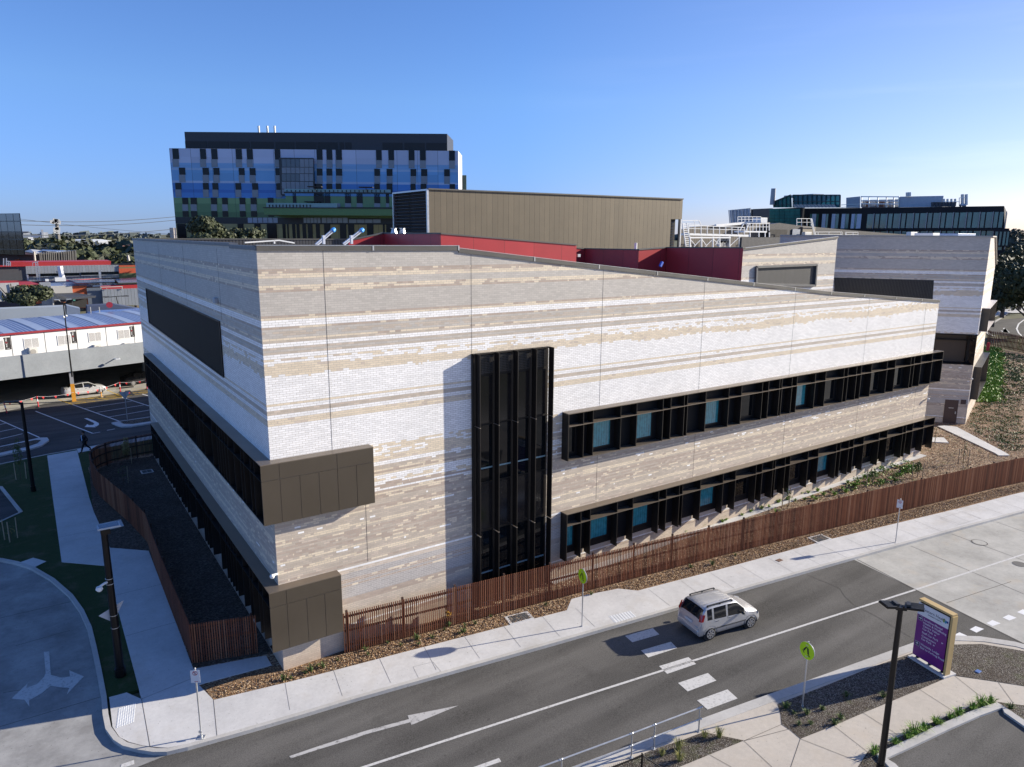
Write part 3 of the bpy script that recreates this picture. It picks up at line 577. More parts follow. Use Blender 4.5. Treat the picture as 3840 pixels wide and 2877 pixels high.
b = MB(); b.box(-.05, .3, -.045, 3.8, 16.725, 16.855); b.box(-.05, .3, 3.8, YF + .05, 16.80, 16.93); b.build('parapet_capping', mat('blue_grey_capping', (.12, .13, .15), .45, .5), B1)
# roof tray and far parapet (inner, ribbed)
b = MB()
for a, c in zip(fx, fx[1:]):
    if c - a < .1: continue
    b.face([(a, .3, zroof(a) - .9), (c, .3, zroof(c) - .9), (c, 11, zroof(c) - .9), (a, 11, zroof(a) - .9)])
b.face([(.3, 11, 15.97), (8.2, 11, 15.97), (14.8, 13.9, 15.97), (14.8, YF - .3, 15.97), (.3, YF - .3, 15.97)]); b.build('roof', ROOFD, B1)
b = MB(); b.prism([(14.9, 16.2), (50, 16.2), (60, 20), (90, 20), (90, 47), (14.9, 47)], 14.4, 14.85); b.build('roof', ROOFD, B1)
b = MB()
for a, c in zip(fx, fx[1:]):
    if c - a > .1 and c > 9: b.face([(a, 11, zroof(a) - .9), (c, 11, zroof(c) - .9), (c, 16.3, zroof(c) - .9), (a, 16.3, zroof(a) - .9)])
b.build('roof', ROOFD, B1)
b = MB(); b.face([(.3, YF - .3, 15.9), (17.5, YF - .3, 15.9), (17.5, YF - .3, 16.83), (.3, YF - .3, 16.83)], 0, [(0, 0), (17, 0), (17, 1), (0, 1)]); b.build('inner_parapet', CORRD, B1)
b = MB(); b.box(0, 17.6, YF - .35, YF + .05, 16.83, 16.93); b.build('parapet_capping', CAPM, B1)
# red panelled parapets and walls above the roof
def vpanel(name, pts, material, parent=B1, pitch=0):
    b = MB()
    for (x0, y0, zb0, zt0), (x1, y1, zb1, zt1) in zip(pts, pts[1:]):
        L = math.hypot(x1 - x0, y1 - y0); b.face([(x0, y0, zb0), (x1, y1, zb1), (x1, y1, zt1), (x0, y0, zt0)], 0, [(0, zb0), (L, zb1), (L, zt1), (0, zt0)])
    return b.build(name, material, parent)
def red(u0, v0, y0, u1, v1, y1, zb=14.):
    P = ony(u0, v0, y0); Q = ony(u1, v1, y1); return (P.x, P.y, zb, P.z), (Q.x, Q.y, zb, Q.z)
RW = []
def redwall(a, c, th=.25):
    (x0, y0, zb, z0), (x1, y1, zb1, z1) = a, c
    vpanel('red_wall', [a, c], REDP)
    d = Vector((x1 - x0, y1 - y0)).normalized(); n = Vector((-d.y, d.x))
    b = MB(); b.bar(Vector((x0, y0, z0 + .03)) + Vector((n.x, n.y, 0)) * .1, Vector((x1, y1, z1 + .03)) + Vector((n.x, n.y, 0)) * .1, .3, .09); b.build('wall_capping', CAPM, B1)
pA = ony(1651.5, 877.5, 14.); xA = pA.x; pA2 = onx(1439, 876, xA); pA3 = ony(1306, 904, pA2.y); pB = ony(2162, 920, 14.)
redwall((pA3.x, pA2.y, 14, pA3.z), (xA, pA2.y, 14, pA2.z)); redwall((xA, pA2.y, 14, pA2.z), (xA, 14, 14, pA.z)); redwall((xA, 14., 14, pA.z), (pB.x, 14., 13, pB.z))
b = MB(); b.face([(pB.x, 14, 13), (pB.x, 16, 13), (pB.x, 16, pB.z), (pB.x, 14, pB.z)]); b.build('red_wall', REDP, B1)
E0 = ony(2783, 931, 7.8); xE = E0.x; E1 = onx(2499, 930, xE); yD = E1.y; D1 = ony(2395, 938, yD); C1 = onx(2193, 934, D1.x)
F1 = ony(2150, 930, C1.y)
redwall((F1.x, C1.y, 12, F1.z), (D1.x, C1.y, 12, C1.z)); redwall((D1.x, C1.y, 12, C1.z), (D1.x, yD, 12, D1.z)); redwall((D1.x, yD, 12, D1.z), (xE, yD, 12, E1.z)); redwall((xE, yD, 12, E1.z), (xE, 7.7, 12, E0.z))
# plant room clad in bronze sheet
PR = thing('rooftop_plant_room', 'long bronze ribbed metal plant room with louvred left end, up on the roof', 'plant room', (22, 31, 16.4))
a = ony(1604.5, 709.5, 31.); c = ony(2561, 747.5, 31.); zt0, zt1 = a.z, c.z; xl, xr = a.x, c.x; yb = onx(1476.5, 724, xl).y
xo = ony(2516, 822, 31.).x; zo = ony(2516, 822, 31.).z
b = MB(); b.face([(xl, 31, 13), (xo, 31, 13), (xo, 31, zt0 + (zt1 - zt0) * (xo - xl) / (xr - xl)), (xl, 31, zt0)], 0, [(0, 0), (xo - xl, 0), (xo - xl, 8), (0, 8)])
b.face([(xo, 31, zo), (xr, 31, zo), (xr, 31, zt1), (xo, 31, zt1 + .03)], 0, [(0, 0), (xr - xo, 0), (xr - xo, 3), (0, 3)]); b.face([(xr, 31, zo), (xr, yb, zo), (xr, yb, zt1), (xr, 31, zt1)], 0, [(0, 0), (7, 0), (7, 3), (0, 3)]); b.build('cladding', OLIVE, PR, True)
b = MB(); b.face([(xl, 31, zt0), (xr, 31, zt1), (xr, yb, zt1), (xl, yb, zt0)]); b.face([(xl, yb, 13), (xl, yb, zt0), (xr, yb, zt1), (xr, yb, 13)]); b.build('roof', ROOFD, PR, True)
b = MB(); b.bar((xl, 30.97, zt0 + .02), (xr, 30.97, zt1 + .02), .2, .12); b.build('roof_edge', CAPM, PR, True)
b = MB(); yl0, yl1 = 31.15, yb - .1; b.face([(xl + .25, yl0, 15), (xl + .25, yl1, 15), (xl + .25, yl1, zt0 - .15), (xl + .25, yl0, zt0 - .15)]); 
nz_ = 17
b.build('louvre_backing', GAP, PR, True); b = MB()
for seg in ((yl0, yl0 + .5 * (yl1 - yl0) - .1), (yl0 + .5 * (yl1 - yl0) + .1, yl1)):
    for i in range(20):
        z = 15.4 + i * .29; b.poly([(xl + .2, seg[0], z), (xl - .05, seg[0], z - .12), (xl - .05, seg[1], z - .12), (xl + .2, seg[1], z), (xl + .2, seg[0], z + .03), (xl - .05, seg[0], z - .09), (xl - .05, seg[1], z - .09), (xl + .2, seg[1], z + .03)], [(0, 1, 2, 3), (7, 6, 5, 4), (1, 5, 6, 2)])
b.build('louvre', mat('louvre_grey', (.07, .07, .072), .5, .3), PR, True)
b = MB(); b.bar((xl - .05, 31.02, 13), (xl - .05, 31.02, zt0), .18); b.bar((xl - .05, yb, 15), (xl - .05, yb, zt0 - .02), .16); b.bar((xl - .05, 31, zt0 - .05), (xl - .05, yb, zt0 - .05), .14); b.build('louvre_frame', GALV, PR, True)
b = MB(); b.box(xo + .25, xr - .5, 31.5, yb, 13, zo); b.build('inner_wall', GAP, PR, True); b = MB()
for i in range(16): b.box(xo + .15, xr - .8, 31.38, 31.46, 14.2 + i * .3, 14.35 + i * .3)
b.bar((xr - .25, 31.1, 13), (xr - .25, 31.1, zo), .2); b.build('louvre', GALV if False else mat('louvre_dark', (.09, .09, .09), .5, .3), PR, True)
b = MB(); b.bar((xr - .12, 31.05, 13), (xr - .12, 31.05, zo), .16); b.build('corner_post', GALV, PR, True)
# movement joints
for x, za, zb_ in ((2.42, 8.97, 16.7), (8.83, 12.26, 16.5), (16.23, 8.98, zroof(16.23) - .2), (23.46, 8.98, zroof(23.46) - .2), (31.6, 8.98, zroof(31.6) - .2), (39.75, 8.98, zroof(39.75) - .2), (3.72, 3.9, 6.6), (16.2, 3.88, 6.58), (23.4, 3.88, 6.58), (31.6, 3.88, 6.58), (39.7, 3.88, 6.58), (47.3, 3.88, 6.58), (47.3, 8.98, 12.6)):
    b = MB(); b.box(x - .007, x + .007, -.004, .02, za, zb_); b.build('movement_joint', GAP, B1)
for y in (6.3, 14.1, 22):
    b = MB(); b.box(-.004, .02, y - .011, y + .011, 13.6, 16.7); b.build('movement_joint', GAP, B1)
# window boxes
DF, DL = .492, .498
def hood(root, x0, x1, zt, zb, bottom, fins, zs, bays, glz):
    """a projecting window box on the front wall"""
    t = .035
    b = MB(); b.box(x0, x1, -DF, .0, zt - t, zt); b.build('top_plate', FASC, root)
    b = MB(); b.box(x0 + t, x1 - t, -DF + .005, -.02, zs - t, zs); b.build('shelf', FASC, root)
    if bottom: b = MB(); b.box(x0 + t, x1 - t, -DF + .01, 0, zb, zb + t); b.build('bottom_plate', FASC, root)
    b = MB(); b.box(x0, x0 + .05, -DF, 0, zb, zt - t); b.build('end_plate', DARK, root); b = MB(); b.box(x1 - .05, x1, -DF, 0, zb, zt - t); b.build('end_plate', DARK, root)
    b = MB(); b.box(x0 + .06, x1 - .06, -.03, .0, (zb + t) if bottom else zb + .18, zt - t); b.build('back_panel', BBACK, root)
    for x in fins:
        b = MB(); b.box(x - .02, x + .02, -DF + .002, -.03, zb + (t if bottom else 0), zs - t); b.box(x - .018, x + .018, -DF + .03, -.03, zs, zt - t); b.build('fin', DARK, root)
    for x_a, x_b, kind in bays:
        f = MB(); za, zb2 = (zb + .28 if bottom else zb + .6), zs - .12
        for (a0, a1, c0, c1) in ((x_a, x_b, za - .06, za), (x_a, x_b, zb2, zb2 + .06), (x_a, x_a + .06, za, zb2), (x_b - .06, x_b, za, zb2)): f.box(a0, a1, -.075, -.03, c0, c1)
        fr = f.build('window', DARK, root); g = MB(); g.box(x_a + .06, x_b - .06, -.055, -.032, za, zb2); g.build('pane', TEAL if kind else GLASSD, fr)
FIN = [14.85, 15.46, 17.28, 18.38, 20.27, 20.85, 21.87, 22.12, 23.58, 25.5, 26.6, 28.48, 29.06, 30.1, 30.33, 31.31, 31.82, 33.7, 34.81, 36.85, 37.3, 38.3, 38.85, 40.1, 42.04, 43.1, 45.2, 45.65, 46.6, 48.2]
def hood_part(name, *a):
    e = bpy.data.objects.new(name, None); COL.objects.link(e); e.parent = B1; return e
hr = hood_part('window_box'); hood(hr, 13.89, 49.77, 8.96, 6.60, True, FIN, 8.33, [(14.1, 14.7, 0), (15.62, 17.0, 1), (18.55, 19.9, 1), (23.75, 25.2, 1), (26.75, 28.2, 0), (31.95, 33.4, 1), (34.95, 36.5, 0), (40.25, 41.8, 0), (43.2, 44.8, 0)], None)
hr2 = hood_part('window_box'); hood(hr2, 13.92, 49.74, 3.866, 1.37, False, FIN, 3.25, [(14.1, 14.7, 1), (15.62, 17.0, 1), (18.55, 19.9, 1), (23.75, 25.2, 1), (26.75, 28.2, 0), (31.95, 33.4, 0), (34.95, 36.5, 1), (40.25, 41.8, 0), (43.2, 44.8, 0)], None)
# plinth below the lower boxes
b = MB(); b.box(13.2, XW, -.16, 0, -.3, .32); b.build('plinth_slab', CONC, B1)
b = MB(); b.prism([(13.2, -.42), (XW + .1, -.42), (XW + .1, -.01), (13.2, -.01)], lambda x, y: gz(x) - .2, lambda x, y: gz(x) + .035); b.build('plinth_path', CONC, B1)
# corner boxes (solid bronze panels on the street side, open fins to the shaded side)
def corner_box(zt, zb, zs, xr_, xs, yo, bottom, fins):
    root = hood_part('corner_box'); t = .03
    b = MB(); b.poly([(-DL, -DF, zt), (xr_, -DF, zt), (xr_, 0, zt), (0, 0, zt), (0, yo, zt), (-DL, yo, zt), (-DL, -DF, zt - t), (xr_, -DF, zt - t), (xr_, 0, zt - t), (0, 0, zt - t), (0, yo, zt - t), (-DL, yo, zt - t)],
                     [(0, 1, 2, 3), (0, 3, 4, 5), (0, 6, 7, 1), (1, 7, 8, 2), (5, 11, 6, 0), (4, 10, 11, 5)]); b.build('top_plate', FASC, root)
    xs = [-DL] + xs + [xr_]; g = .012
    for i in range(len(xs) - 1):
        b = MB(); b.box(xs[i] + (g if i else 0), xs[i + 1] - g, -DF, -DF + .02, zb, zs - g); b.build('panel', DARKP, root)
    xj = [xs[0], xs[1], xr_] if not bottom else [xs[0], xs[1], xs[4], xr_]
    for i in range(len(xj) - 1): b = MB(); b.box(xj[i] + (g if i else 0), xj[i + 1] - g, -DF, -DF + .02, zs + g, zt - t); b.build('panel', DARKP, root)
    b = MB(); b.box(-DL + .03, xr_ - .02, -DF + .021, -DF + .05, zb, zt - t); b.box(xr_ - .03, xr_, -DF + .02, 0, zb, zt - t); b.build('backing', FASC, root)
    b = MB(); b.box(-DL, xr_, -DF, 0, zb, zb + .001) if False else b.box(-DL + .02, xr_ - .04, -DF + .06, -.005, zb + .02, zb + .05); b.build('soffit', DARK, root)
    # shaded side
    b = MB(); b.box(-DL, -.02, -DF + .05, yo, zs - .02, zs); b.build('shelf', DARK, root)
    if bottom: b = MB(); b.box(-DL, -.02, -DF + .06, yo, zb, zb + .03); b.build('bottom_plate', DARK, root)
    b = MB(); b.box(-.03, -.002, .1, yo, zb + (.03 if bottom else .5), zt - t); b.build('back_panel', BBACK, root)
    b = MB(); b.box(-DL, 0, yo - .04, yo, zb, zt - t); b.build('end_plate', DARK, root)
    for y in fins:
        b = MB(); b.box(-DL + .004, -.03, y - .02, y + .02, zb + .03, zs - .02); b.box(-DL + .03, -.03, y - .018, y + .018, zs, zt - t); b.build('fin', DARK, root)
    return root
rr = random.Random(4); fl = [-.44]; y = .6
while y < 29.2: fl.append(y); y += rr.choice([.5, .55, .95, 1.1, 1.9])
corner_box(8.96, 6.60, 8.33, 3.94, [.18, .93, 1.67, 2.41, 3.19], 29.7, True, fl)
corner_box(3.866, 1.37, 3.25, 2.37, [.15, .92, 1.65], 29.7, False, fl)
# recessed dark screen high on the shaded side
b = MB(); b.face([(-.006, 28.9, 11.2), (-.006, 6.66, 11.03), (-.006, 6.66, 13.51), (-.006, 28.9, 13.56)], 0, [(0, 0), (22, 0), (22, 2), (0, 2)]); b.build('louvre_screen', metal_board('screen_ribs', (.030, .025, .020), .16, gapw=.3, dark=.5, rough=.7, metal=0, spec=.12), B1)
b = MB()
for a, c in (((-.03, 28.9, 11.2), (-.03, 6.66, 11.03)), ((-.03, 6.66, 11.03), (-.03, 6.66, 13.51)), ((-.03, 6.66, 13.51), (-.03, 28.9, 13.56)), ((-.03, 28.9, 13.56), (-.03, 28.9, 11.2))): b.bar(a, c, .05)
b.build('screen_frame', DARK, B1)
P = onx(1875 / 2.301, 700 + 982 / 2.301, 0); b = MB(); b.box(-.16, 0, P.y - .2, P.y + .2, P.z - .12, P.z + .12); b.build('wall_light', mat('pale_blue_grey', (.35, .38, .42), .5), B1, bevel=.03)
# tall fin screen over the stair glazing
T = hood_part('stair_screen')
zt = 12.24; zb = .35
b = MB(); b.box(8.80, 12.98, -.02, .0, zb, zt - .02); b.build('back_panel', DARK, T)
for i, (x0, x1) in enumerate(((9.12, 9.86), (10.12, 10.86), (11.12, 11.86), (12.12, 12.86))):
    for z0, z1 in ((.45, 1.82), (1.90, 3.87), (6.30, 6.92), (7.0, 8.95)):
        g = MB(); g.box(x0, x1, -.05, -.025, z0, z1); g.build('pane', GLASSD, T)
    
    for z0, z1 in ((4.0, 6.22), (9.05, 11.2)): g = MB(); g.box(x0, x1, -.045, -.022, z0, z1); g.build('spandrel', glass_mat('black_spandrel', (.016, .014, .014), .12, .5), T)

    g = MB()
    n = 11
    for k in range(n):
        g.bar((x0, -.06, 11.35 + k * .075), (x1, -.06, 11.35 + k * .075), .012)
        g.bar((x0 + k * (x1 - x0) / (n - 1), -.06, 11.3), (x0 + k * (x1 - x0) / (n - 1), -.06, 12.1), .012)
    g.build('mesh_grille', mat('grille_grey', (.12, .12, .12), .4, .5), T)
    
    for z0 in (6.96, 1.86): g = MB(); g.bar((x0, -.06, z0), (x1, -.06, z0), .02, .07); g.build('transom', mat('pale_blue_rail', (.22, .36, .42), .3, .2), T)
for x in (8.98, 9.965, 10.97, 12.0, 12.965):
    for z0, z1 in ((zb, 3.87), (3.90, 8.96), (8.99, zt)):
        b = MB(); b.box(x - .018, x + .018, -.466, -.10, z0, z1); b.build('fin', DARK, T)
    b = MB(); b.box(x - .03, x + .03, -.466, -.02, 3.86, 3.885); b.box(x - .03, x + .03, -.466, -.02, 8.965, 8.985); b.build('fin_bracket', mat('bracket_light', (.42, .36, .30), .4, .4), T)
b = MB(); b.box(8.80, 12.98, -.14, .0, zt - .06, zt); b.box(8.80, 8.84, -.14, 0, zb, zt); b.build('frame', DARK, T)
# fixings: camera domes
def dome_cam(P, parent=None, lbl=None):
    r = thing('security_camera', lbl, 'security camera', P, 0, 'security cameras on walls and poles')
    b = MB(); b.bar((0, 0, 0), (-.22, -.12, .05), .06); b.build('bracket', WHITEP, r); b = MB(); b.cyl((-.24, -.13, .0), (-.24, -.13, .06), .10, .09, 12); b.ell((-.24, -.13, 0), (.09, .09, .09), 12, 6); b.build('dome', WHITEP, r, smooth=True); return r
dome_cam((.0, -.0, 4.35), None, 'white camera on the brick corner just above the lower bronze box')
P = ony(3477, 1500, 0); dome_cam((XW, -.05, 5.3), None, 'white camera on the far street corner of the long brick wall')
# ------------------------------------------------------------------ generic flat facade measured from two corners
class Fac:
    def __init__(s, A, B):
        s.A = Vector((A[0], A[1])); s.B = Vector((B[0], B[1])); s.d = (s.B - s.A).normalized(); n = Vector((s.d.y, -s.d.x))
        if n.dot(Vector((CAM.x, CAM.y)) - s.A) < 0: n = -n
        s.n = n
    def sz(s, u, v):
        r = ray(u, v); t = s.n.dot(s.A - Vector((CAM.x, CAM.y))) / s.n.dot(Vector((r.x, r.y))); P = CAM + r * t
        return (Vector((P.x, P.y)) - s.A).dot(s.d), P.z
    def P(s, a, z, off=0.): q = s.A + s.d * a + s.n * off; return Vector((q.x, q.y, z))
    def zsz(s, zm, x, y): return s.sz(*zp(zm, x, y))
    def box(s, b, a0, a1, z0, z1, o0, o1, mi=0):
        v = [s.P(a0, z0, o0), s.P(a1, z0, o0), s.P(a1, z0, o1), s.P(a0, z0, o1), s.P(a0, z1, o0), s.P(a1, z1, o0), s.P(a1, z1, o1), s.P(a0, z1, o1)]
        return b.poly(v, [(0, 3, 2, 1), (4, 5, 6, 7), (0, 1, 5, 4), (1, 2, 6, 5), (2, 3, 7, 6), (3, 0, 4, 7)], mi)
    def zrect(s, b, zm, x0, y0, x1, y1, o0=0., o1=.05, mi=0):
        """rectangle given by picture coordinates of its centre lines"""
        xm, ym = (x0 + x1) / 2, (y0 + y1) / 2
        a0, _ = s.zsz(zm, x0, ym); a1, _ = s.zsz(zm, x1, ym); _, z1 = s.zsz(zm, xm, y0); _, z0 = s.zsz(zm, xm, y1)
        return s.box(b, a0, a1, z0, z1, o0, o1, mi)
    def quad(s, b, zm, pts, off=0., mi=0):
        q = [s.zsz(zm, *p) for p in pts]; return b.face([s.P(a, z, off) for a, z in q], mi, q)
# ------------------------------------------------------------------ neighbouring brick wings
B2 = thing('brick_wing_building', 'further brick wing with sloping parapet, dark louvre panels and angled grey shaded wall', 'building', (58, 10, .8))
Y2 = 7.8; xw0 = E0.x; W2r = ony(3141, 892, Y2); W2l = ony(2783, 937, Y2); xw0 = W2l.x
b = MB(); wall_panel(b, (xw0, Y2), (W2r.x, Y2), 10, [(0, W2l.z), (W2r.x - xw0, W2r.z)], xw0); wall_panel(b, (xw0, Y2 + 4), (xw0, Y2), 10, [(0, W2l.z), (4, W2l.z)]); wall_panel(b, (W2r.x, Y2), (W2r.x, Y2 + .35), 10, [(0, W2r.z), (.35, W2r.z)]); b.build('brick_wall', BRICK, B2, True)
b = MB(); b.bar((xw0, Y2 + .1, W2l.z + .03), (W2r.x, Y2 + .1, W2r.z + .03), .36, .14); b.build('parapet_capping', CAPM, B2, True)
b = MB(); b.bar((xw0, Y2 - .02, W2l.z + .11), (W2r.x, Y2 - .02, W2r.z + .11), .10, .03); b.build('lit_capping_edge', CAPL, B2, True)  # pale strip paints the sunlit edge of this capping
F2 = Fac((xw0, Y2), (W2r.x, Y2)); q4 = [zp('g', 1115, 700), zp('g', 1826, 672), zp('g', 1808, 920), zp('g', 1108, 900)]
b = MB(); b.face([F2.P(*F2.sz(*p), -.0) + Vector((0, -.02, 0)) for p in q4], 0, [F2.sz(*p) for p in q4]); b.build('louvre_screen', metal_board('grey_screen_ribs', (.075, .075, .075), .14, gapw=.35, dark=.5), B2, True)
b = MB(); pq = [F2.P(*F2.sz(*p)) + Vector((0, -.1, 0)) for p in q4]
for i in range(4): b.bar(pq[i], pq[(i + 1) % 4], .16)
b.build('screen_frame', mat('screen_frame_grey', (.13, .13, .13), .5, .3), B2, True)
K = Vector((62.2, 2.6)); DK = Vector((math.cos(R(128.5)), math.sin(R(128.5)))); DR = Vector((math.cos(R(19.6)), math.sin(R(19.6))))
F3 = Fac(K, K + DK * 10)
kt = zat(889, K.x, K.y); ktb = 8.95; Lf = 17.
far = K + DK * Lf
b = MB(); a0 = ktb
b.face([F3.P(0, a0), F3.P(0, kt), F3.P(Lf, kt), F3.P(Lf, a0)], 0, [(0, a0 - .2), (0, kt - .2), (Lf, kt - .2), (Lf, a0 - .2)])
b.face([F3.P(0, -.2), F3.P(0, 6.2), F3.P(6, 6.2), F3.P(6, -.2)], 0, [(0, -.3), (0, 6.1), (6, 6.1), (6, -.3)])
b.build('brick_wall', BRICK, B2, True)
FR = Fac(K, K + DR * 12); e1 = K + DR * 5; e2 = K + DR * 12; z2_ = zat(992, e2.x, e2.y)
b = MB(); b.face([(K.x, K.y, a0), (e2.x, e2.y, a0), (e2.x, e2.y, z2_), (e1.x, e1.y, kt), (K.x, K.y, kt)], 0, [(0, a0 - .2), (12, a0 - .2), (12, z2_ - .2), (5, kt - .2), (0, kt - .2)])
b.face([(K.x, K.y, -.2), (e2.x, e2.y, -.2), (e2.x, e2.y, a0), (K.x, K.y, a0)], 0, [(0, -.3), (12, -.3), (12, a0 - .2), (0, a0 - .2)])
b.face([(e2.x, e2.y, -.2), (e2.x - 10, e2.y + 14, -.2), (e2.x - 10, e2.y + 14, z2_), (e2.x, e2.y, z2_)], 0, [(0, 0), (17, 0), (17, 12), (0, 12)]); b.build('brick_wall', BRICK, B2, True)
b = MB(); b.bar(F3.P(0, kt + .04, -.1), F3.P(Lf, kt + .04, -.1), .36, .12); b.bar((K.x, K.y, kt + .04), (e1.x, e1.y, kt + .04), .3, .1); b.bar((e1.x, e1.y, kt + .04), (e2.x, e2.y, z2_ + .04), .3, .1); b.build('parapet_capping', mat('pale_parapet', (.35, .34, .32), .5, .3), B2, True)
b = MB(); b.face([F3.P(0, kt - .3), (e1.x, e1.y, kt - .3), (e2.x, e2.y, z2_ - .2), (e2.x - 10, e2.y + 14, z2_), F3.P(Lf, kt - .3)]); b.build('roof', ROOFD, B2, True)
b = MB(); q4 = [(3128, 1041), (3502, 1051), (3497, 1128), (3128, 1128)]; qq = [F3.sz(*p) for p in q4]; b.face([F3.P(a, z, .03) for a, z in qq], 0, qq); b.build('louvre_screen', LOUV, B2, True)
b = MB(); F3.box(b, -.02, Lf, ktb - .12, ktb, -1.3, .04); F3.box(b, 0, 6, 6.2, 6.26, -1.3, .03); b.build('soffit_edge', DARK, B2, True)
b = MB(); F3.box(b, .05, Lf, 6.26, ktb - .12, -1.4, -1.3); b.build('recess_wall', mat('recess_bronze', (.085, .062, .045), .5, .3), B2, True)
for a_ in (.3, 3.1, 5.4): b = MB(); F3.box(b, a_, a_ + .12, 6.26, ktb - .12, -1.3, -1.0); b.build('recess_rib', DARK, B2, True)
b = MB(); F3.box(b, .05, Lf, 8.25, 8.33, -1.3, -.9); b.build('recess_rail', DARK, B2, True)
dz = zat(1506, *(K + DK * 1.6)); 
dr0, _ = F3.sz(3588, 1555); dr1, _ = F3.sz(3538, 1552); b = MB(); F3.box(b, dr0, dr1, .7, 2.95, 0, .05); dr = b.build('door', mat('brown_door', (.075, .045, .035), .5), B2, True)
b = MB(); F3.box(b, dr0 + .12, dr0 + .2, 1.7, 1.9, .05, .12); b.build('handle', GALV, dr, False)
b = MB(); F3.box(b, (dr0 + dr1) / 2 - .2, (dr0 + dr1) / 2 + .2, 2.18, 2.25, .05, .06); b.build('door_plate', mat('plate', (.5, .45, .4)), dr, False)
sx, sz_ = F3.sz(3612, 1507); b = MB(); F3.box(b, sx - .2, sx + .2, sz_ - .2, sz_ + .2, 0, .12); b.build('wall_box', mat('brown_door', (.1, .06, .05)), B2, True)
# boxes on the sunlit street side of the wing
for zt_, zb_ in ((11.2, 9.1), (5.9, 2.9)):
    r_ = bpy.data.objects.new('window_box', None); COL.objects.link(r_); r_.parent = B2; r_.matrix_parent_inverse = Matrix.Translation(-B2.location)
    b = MB(); FR.box(b, 1.2, 11.8, zt_ - .05, zt_, 0, .6); FR.box(b, 1.2, 11.8, zb_, zb_ + .05, 0, .6); b.build('plate', mat('pale_box_plate', (.50, .46, .44), .5, .2) if zt_ > 8 else DARK, r_)
    b = MB(); FR.box(b, 1.2, 1.26, zb_ + .05, zt_ - .05, 0, .6); b.build('end_plate', DARKP, r_); b = MB(); FR.box(b, 11.7, 11.78, zb_ + .05, zt_ - .05, 0, .6); b.build('end_plate', DARKP, r_)
dome_cam((K.x, K.y, 5.0), None, 'white camera on the sunlit corner of the further brick wing')
# ------------------------------------------------------------------ steel plant platforms, screens and plant on the roofs behind
YP = 40.
def gpt(x, y, yy=YP): return ony(*zp('g', x, y), yy)
def grect(b, x0, y0, x1, y1, yy=YP, th=.2, mi=0):
    p = gpt(x0, y0, yy); q = gpt(x1, y1, yy); return b.box(min(p.x, q.x), max(p.x, q.x), yy, yy + th, min(p.z, q.z), max(p.z, q.z), mi)
def gbar(b, x0, y0, x1, y1, w_=.1, yy=YP): return b.bar(gpt(x0, y0, yy), gpt(x1, y1, yy), w_)
PL = thing('plant_platform', 'white steel walkway platform with guard rails, stair and braced legs on the roof', 'platform', (70, 40, 16))
b = MB(); b.poly([gpt(340, 300), gpt(1045, 318), gpt(1045, 318) + Vector((0, 2, 0)), gpt(340, 300) + Vector((0, 2, 0)), gpt(340, 325), gpt(1045, 342), gpt(1045, 342) + Vector((0, 2, 0)), gpt(340, 325) + Vector((0, 2, 0))], [(0, 1, 2, 3), (4, 5, 1, 0), (0, 3, 7, 4), (1, 5, 6, 2)]); gbar(b, 330, 352, 820, 352, .18); b.build('deck', WHITEP, PL, True)
for yy in (YP, YP + 2):
    b = MB(); gbar(b, 320, 205, 990, 232, .09, yy); gbar(b, 320, 243, 990, 262, .07, yy)
    for i in range(10): gbar(b, 325 + i * 73, 206 + i * 2.8, 325 + i * 73, 300 + i * 2, .08, yy)
    b.build('guard_rail', WHITEP, PL, True)
for x in (340, 475, 610, 690, 808, 925): b = MB(); gbar(b, x, 340, x, 478, .16); b.build('leg', WHITEP, PL, True)
for x0, y0, x1, y1 in ((475, 365, 385, 460), (475, 365, 540, 455), (610, 370, 520, 460), (610, 365, 700, 450), (925, 345, 815, 448), (925, 345, 980, 400), (340, 370, 400, 440), (690, 350, 640, 440)): b = MB(); gbar(b, x0, y0, x1, y1, .08); b.build('brace', WHITEP, PL, True)
b = MB(); gbar(b, 250, 180, 290, 458, .12); gbar(b, 300, 178, 350, 462, .12)
for i in range(12): gbar(b, 252 + i * 3.4, 200 + i * 23, 305 + i * 4, 200 + i * 23, .09)
b.build('stair', WHITEP, PL, True)
b = MB(); gbar(b, 245, 150, 445, 148, .08); gbar(b, 445, 148, 470, 200, .1); gbar(b, 390, 150, 395, 200, .06); gbar(b, 255, 185, 470, 196, .06); b.build('guard_rail', WHITEP, PL, True)
b = MB(); grect(b, 1000, 272, 1250, 292, YP, 2); b.build('deck', WHITEP, PL, True)
b = MB(); gbar(b, 1010, 185, 1280, 182, .09); gbar(b, 1010, 225, 1280, 225, .07)
for x in (1015, 1050, 1085, 1125, 1165, 1205, 1245, 1278): gbar(b, x, 185, x, 272, .08)
gbar(b, 990, 290, 1040, 185, .1); gbar(b, 930, 270, 975, 185, .1); b.build('guard_rail', WHITEP, PL, True)
for x in (1050, 1155, 1228, 1280): b = MB(); gbar(b, x, 290, x, 345, .13); b.build('leg', WHITEP, PL, True)
def simple(name, lbl, cat, rects, material, yy=YP, th=.5, grp=None, bev=0):
    b = MB()
    for r in rects: grect(b, *r, yy, th)
    o = b.build(name, material, bevel=bev); tag(o, lbl, cat, grp); return o
def ribwall(name, lbl, pts, material, yy, parent=None):
    P = [gpt(x, y, yy) for x, y in pts]; b = MB(); b.face(P, 0, [(p.x, p.z) for p in P]); P2 = [p + Vector((0, .3, 0)) for p in P]
    n = len(P); 
    for i in range(n): b.face([P[i], P2[i], P2[(i + 1) % n], P[(i + 1) % n]])
    o = b.build(name, material, parent); 
    if lbl: tag(o, lbl, 'plant screen')
    return o
CORRB = metal_board('brown_ribbed_screen', (.115, .10, .085), .5, gapw=.25, dark=.5)
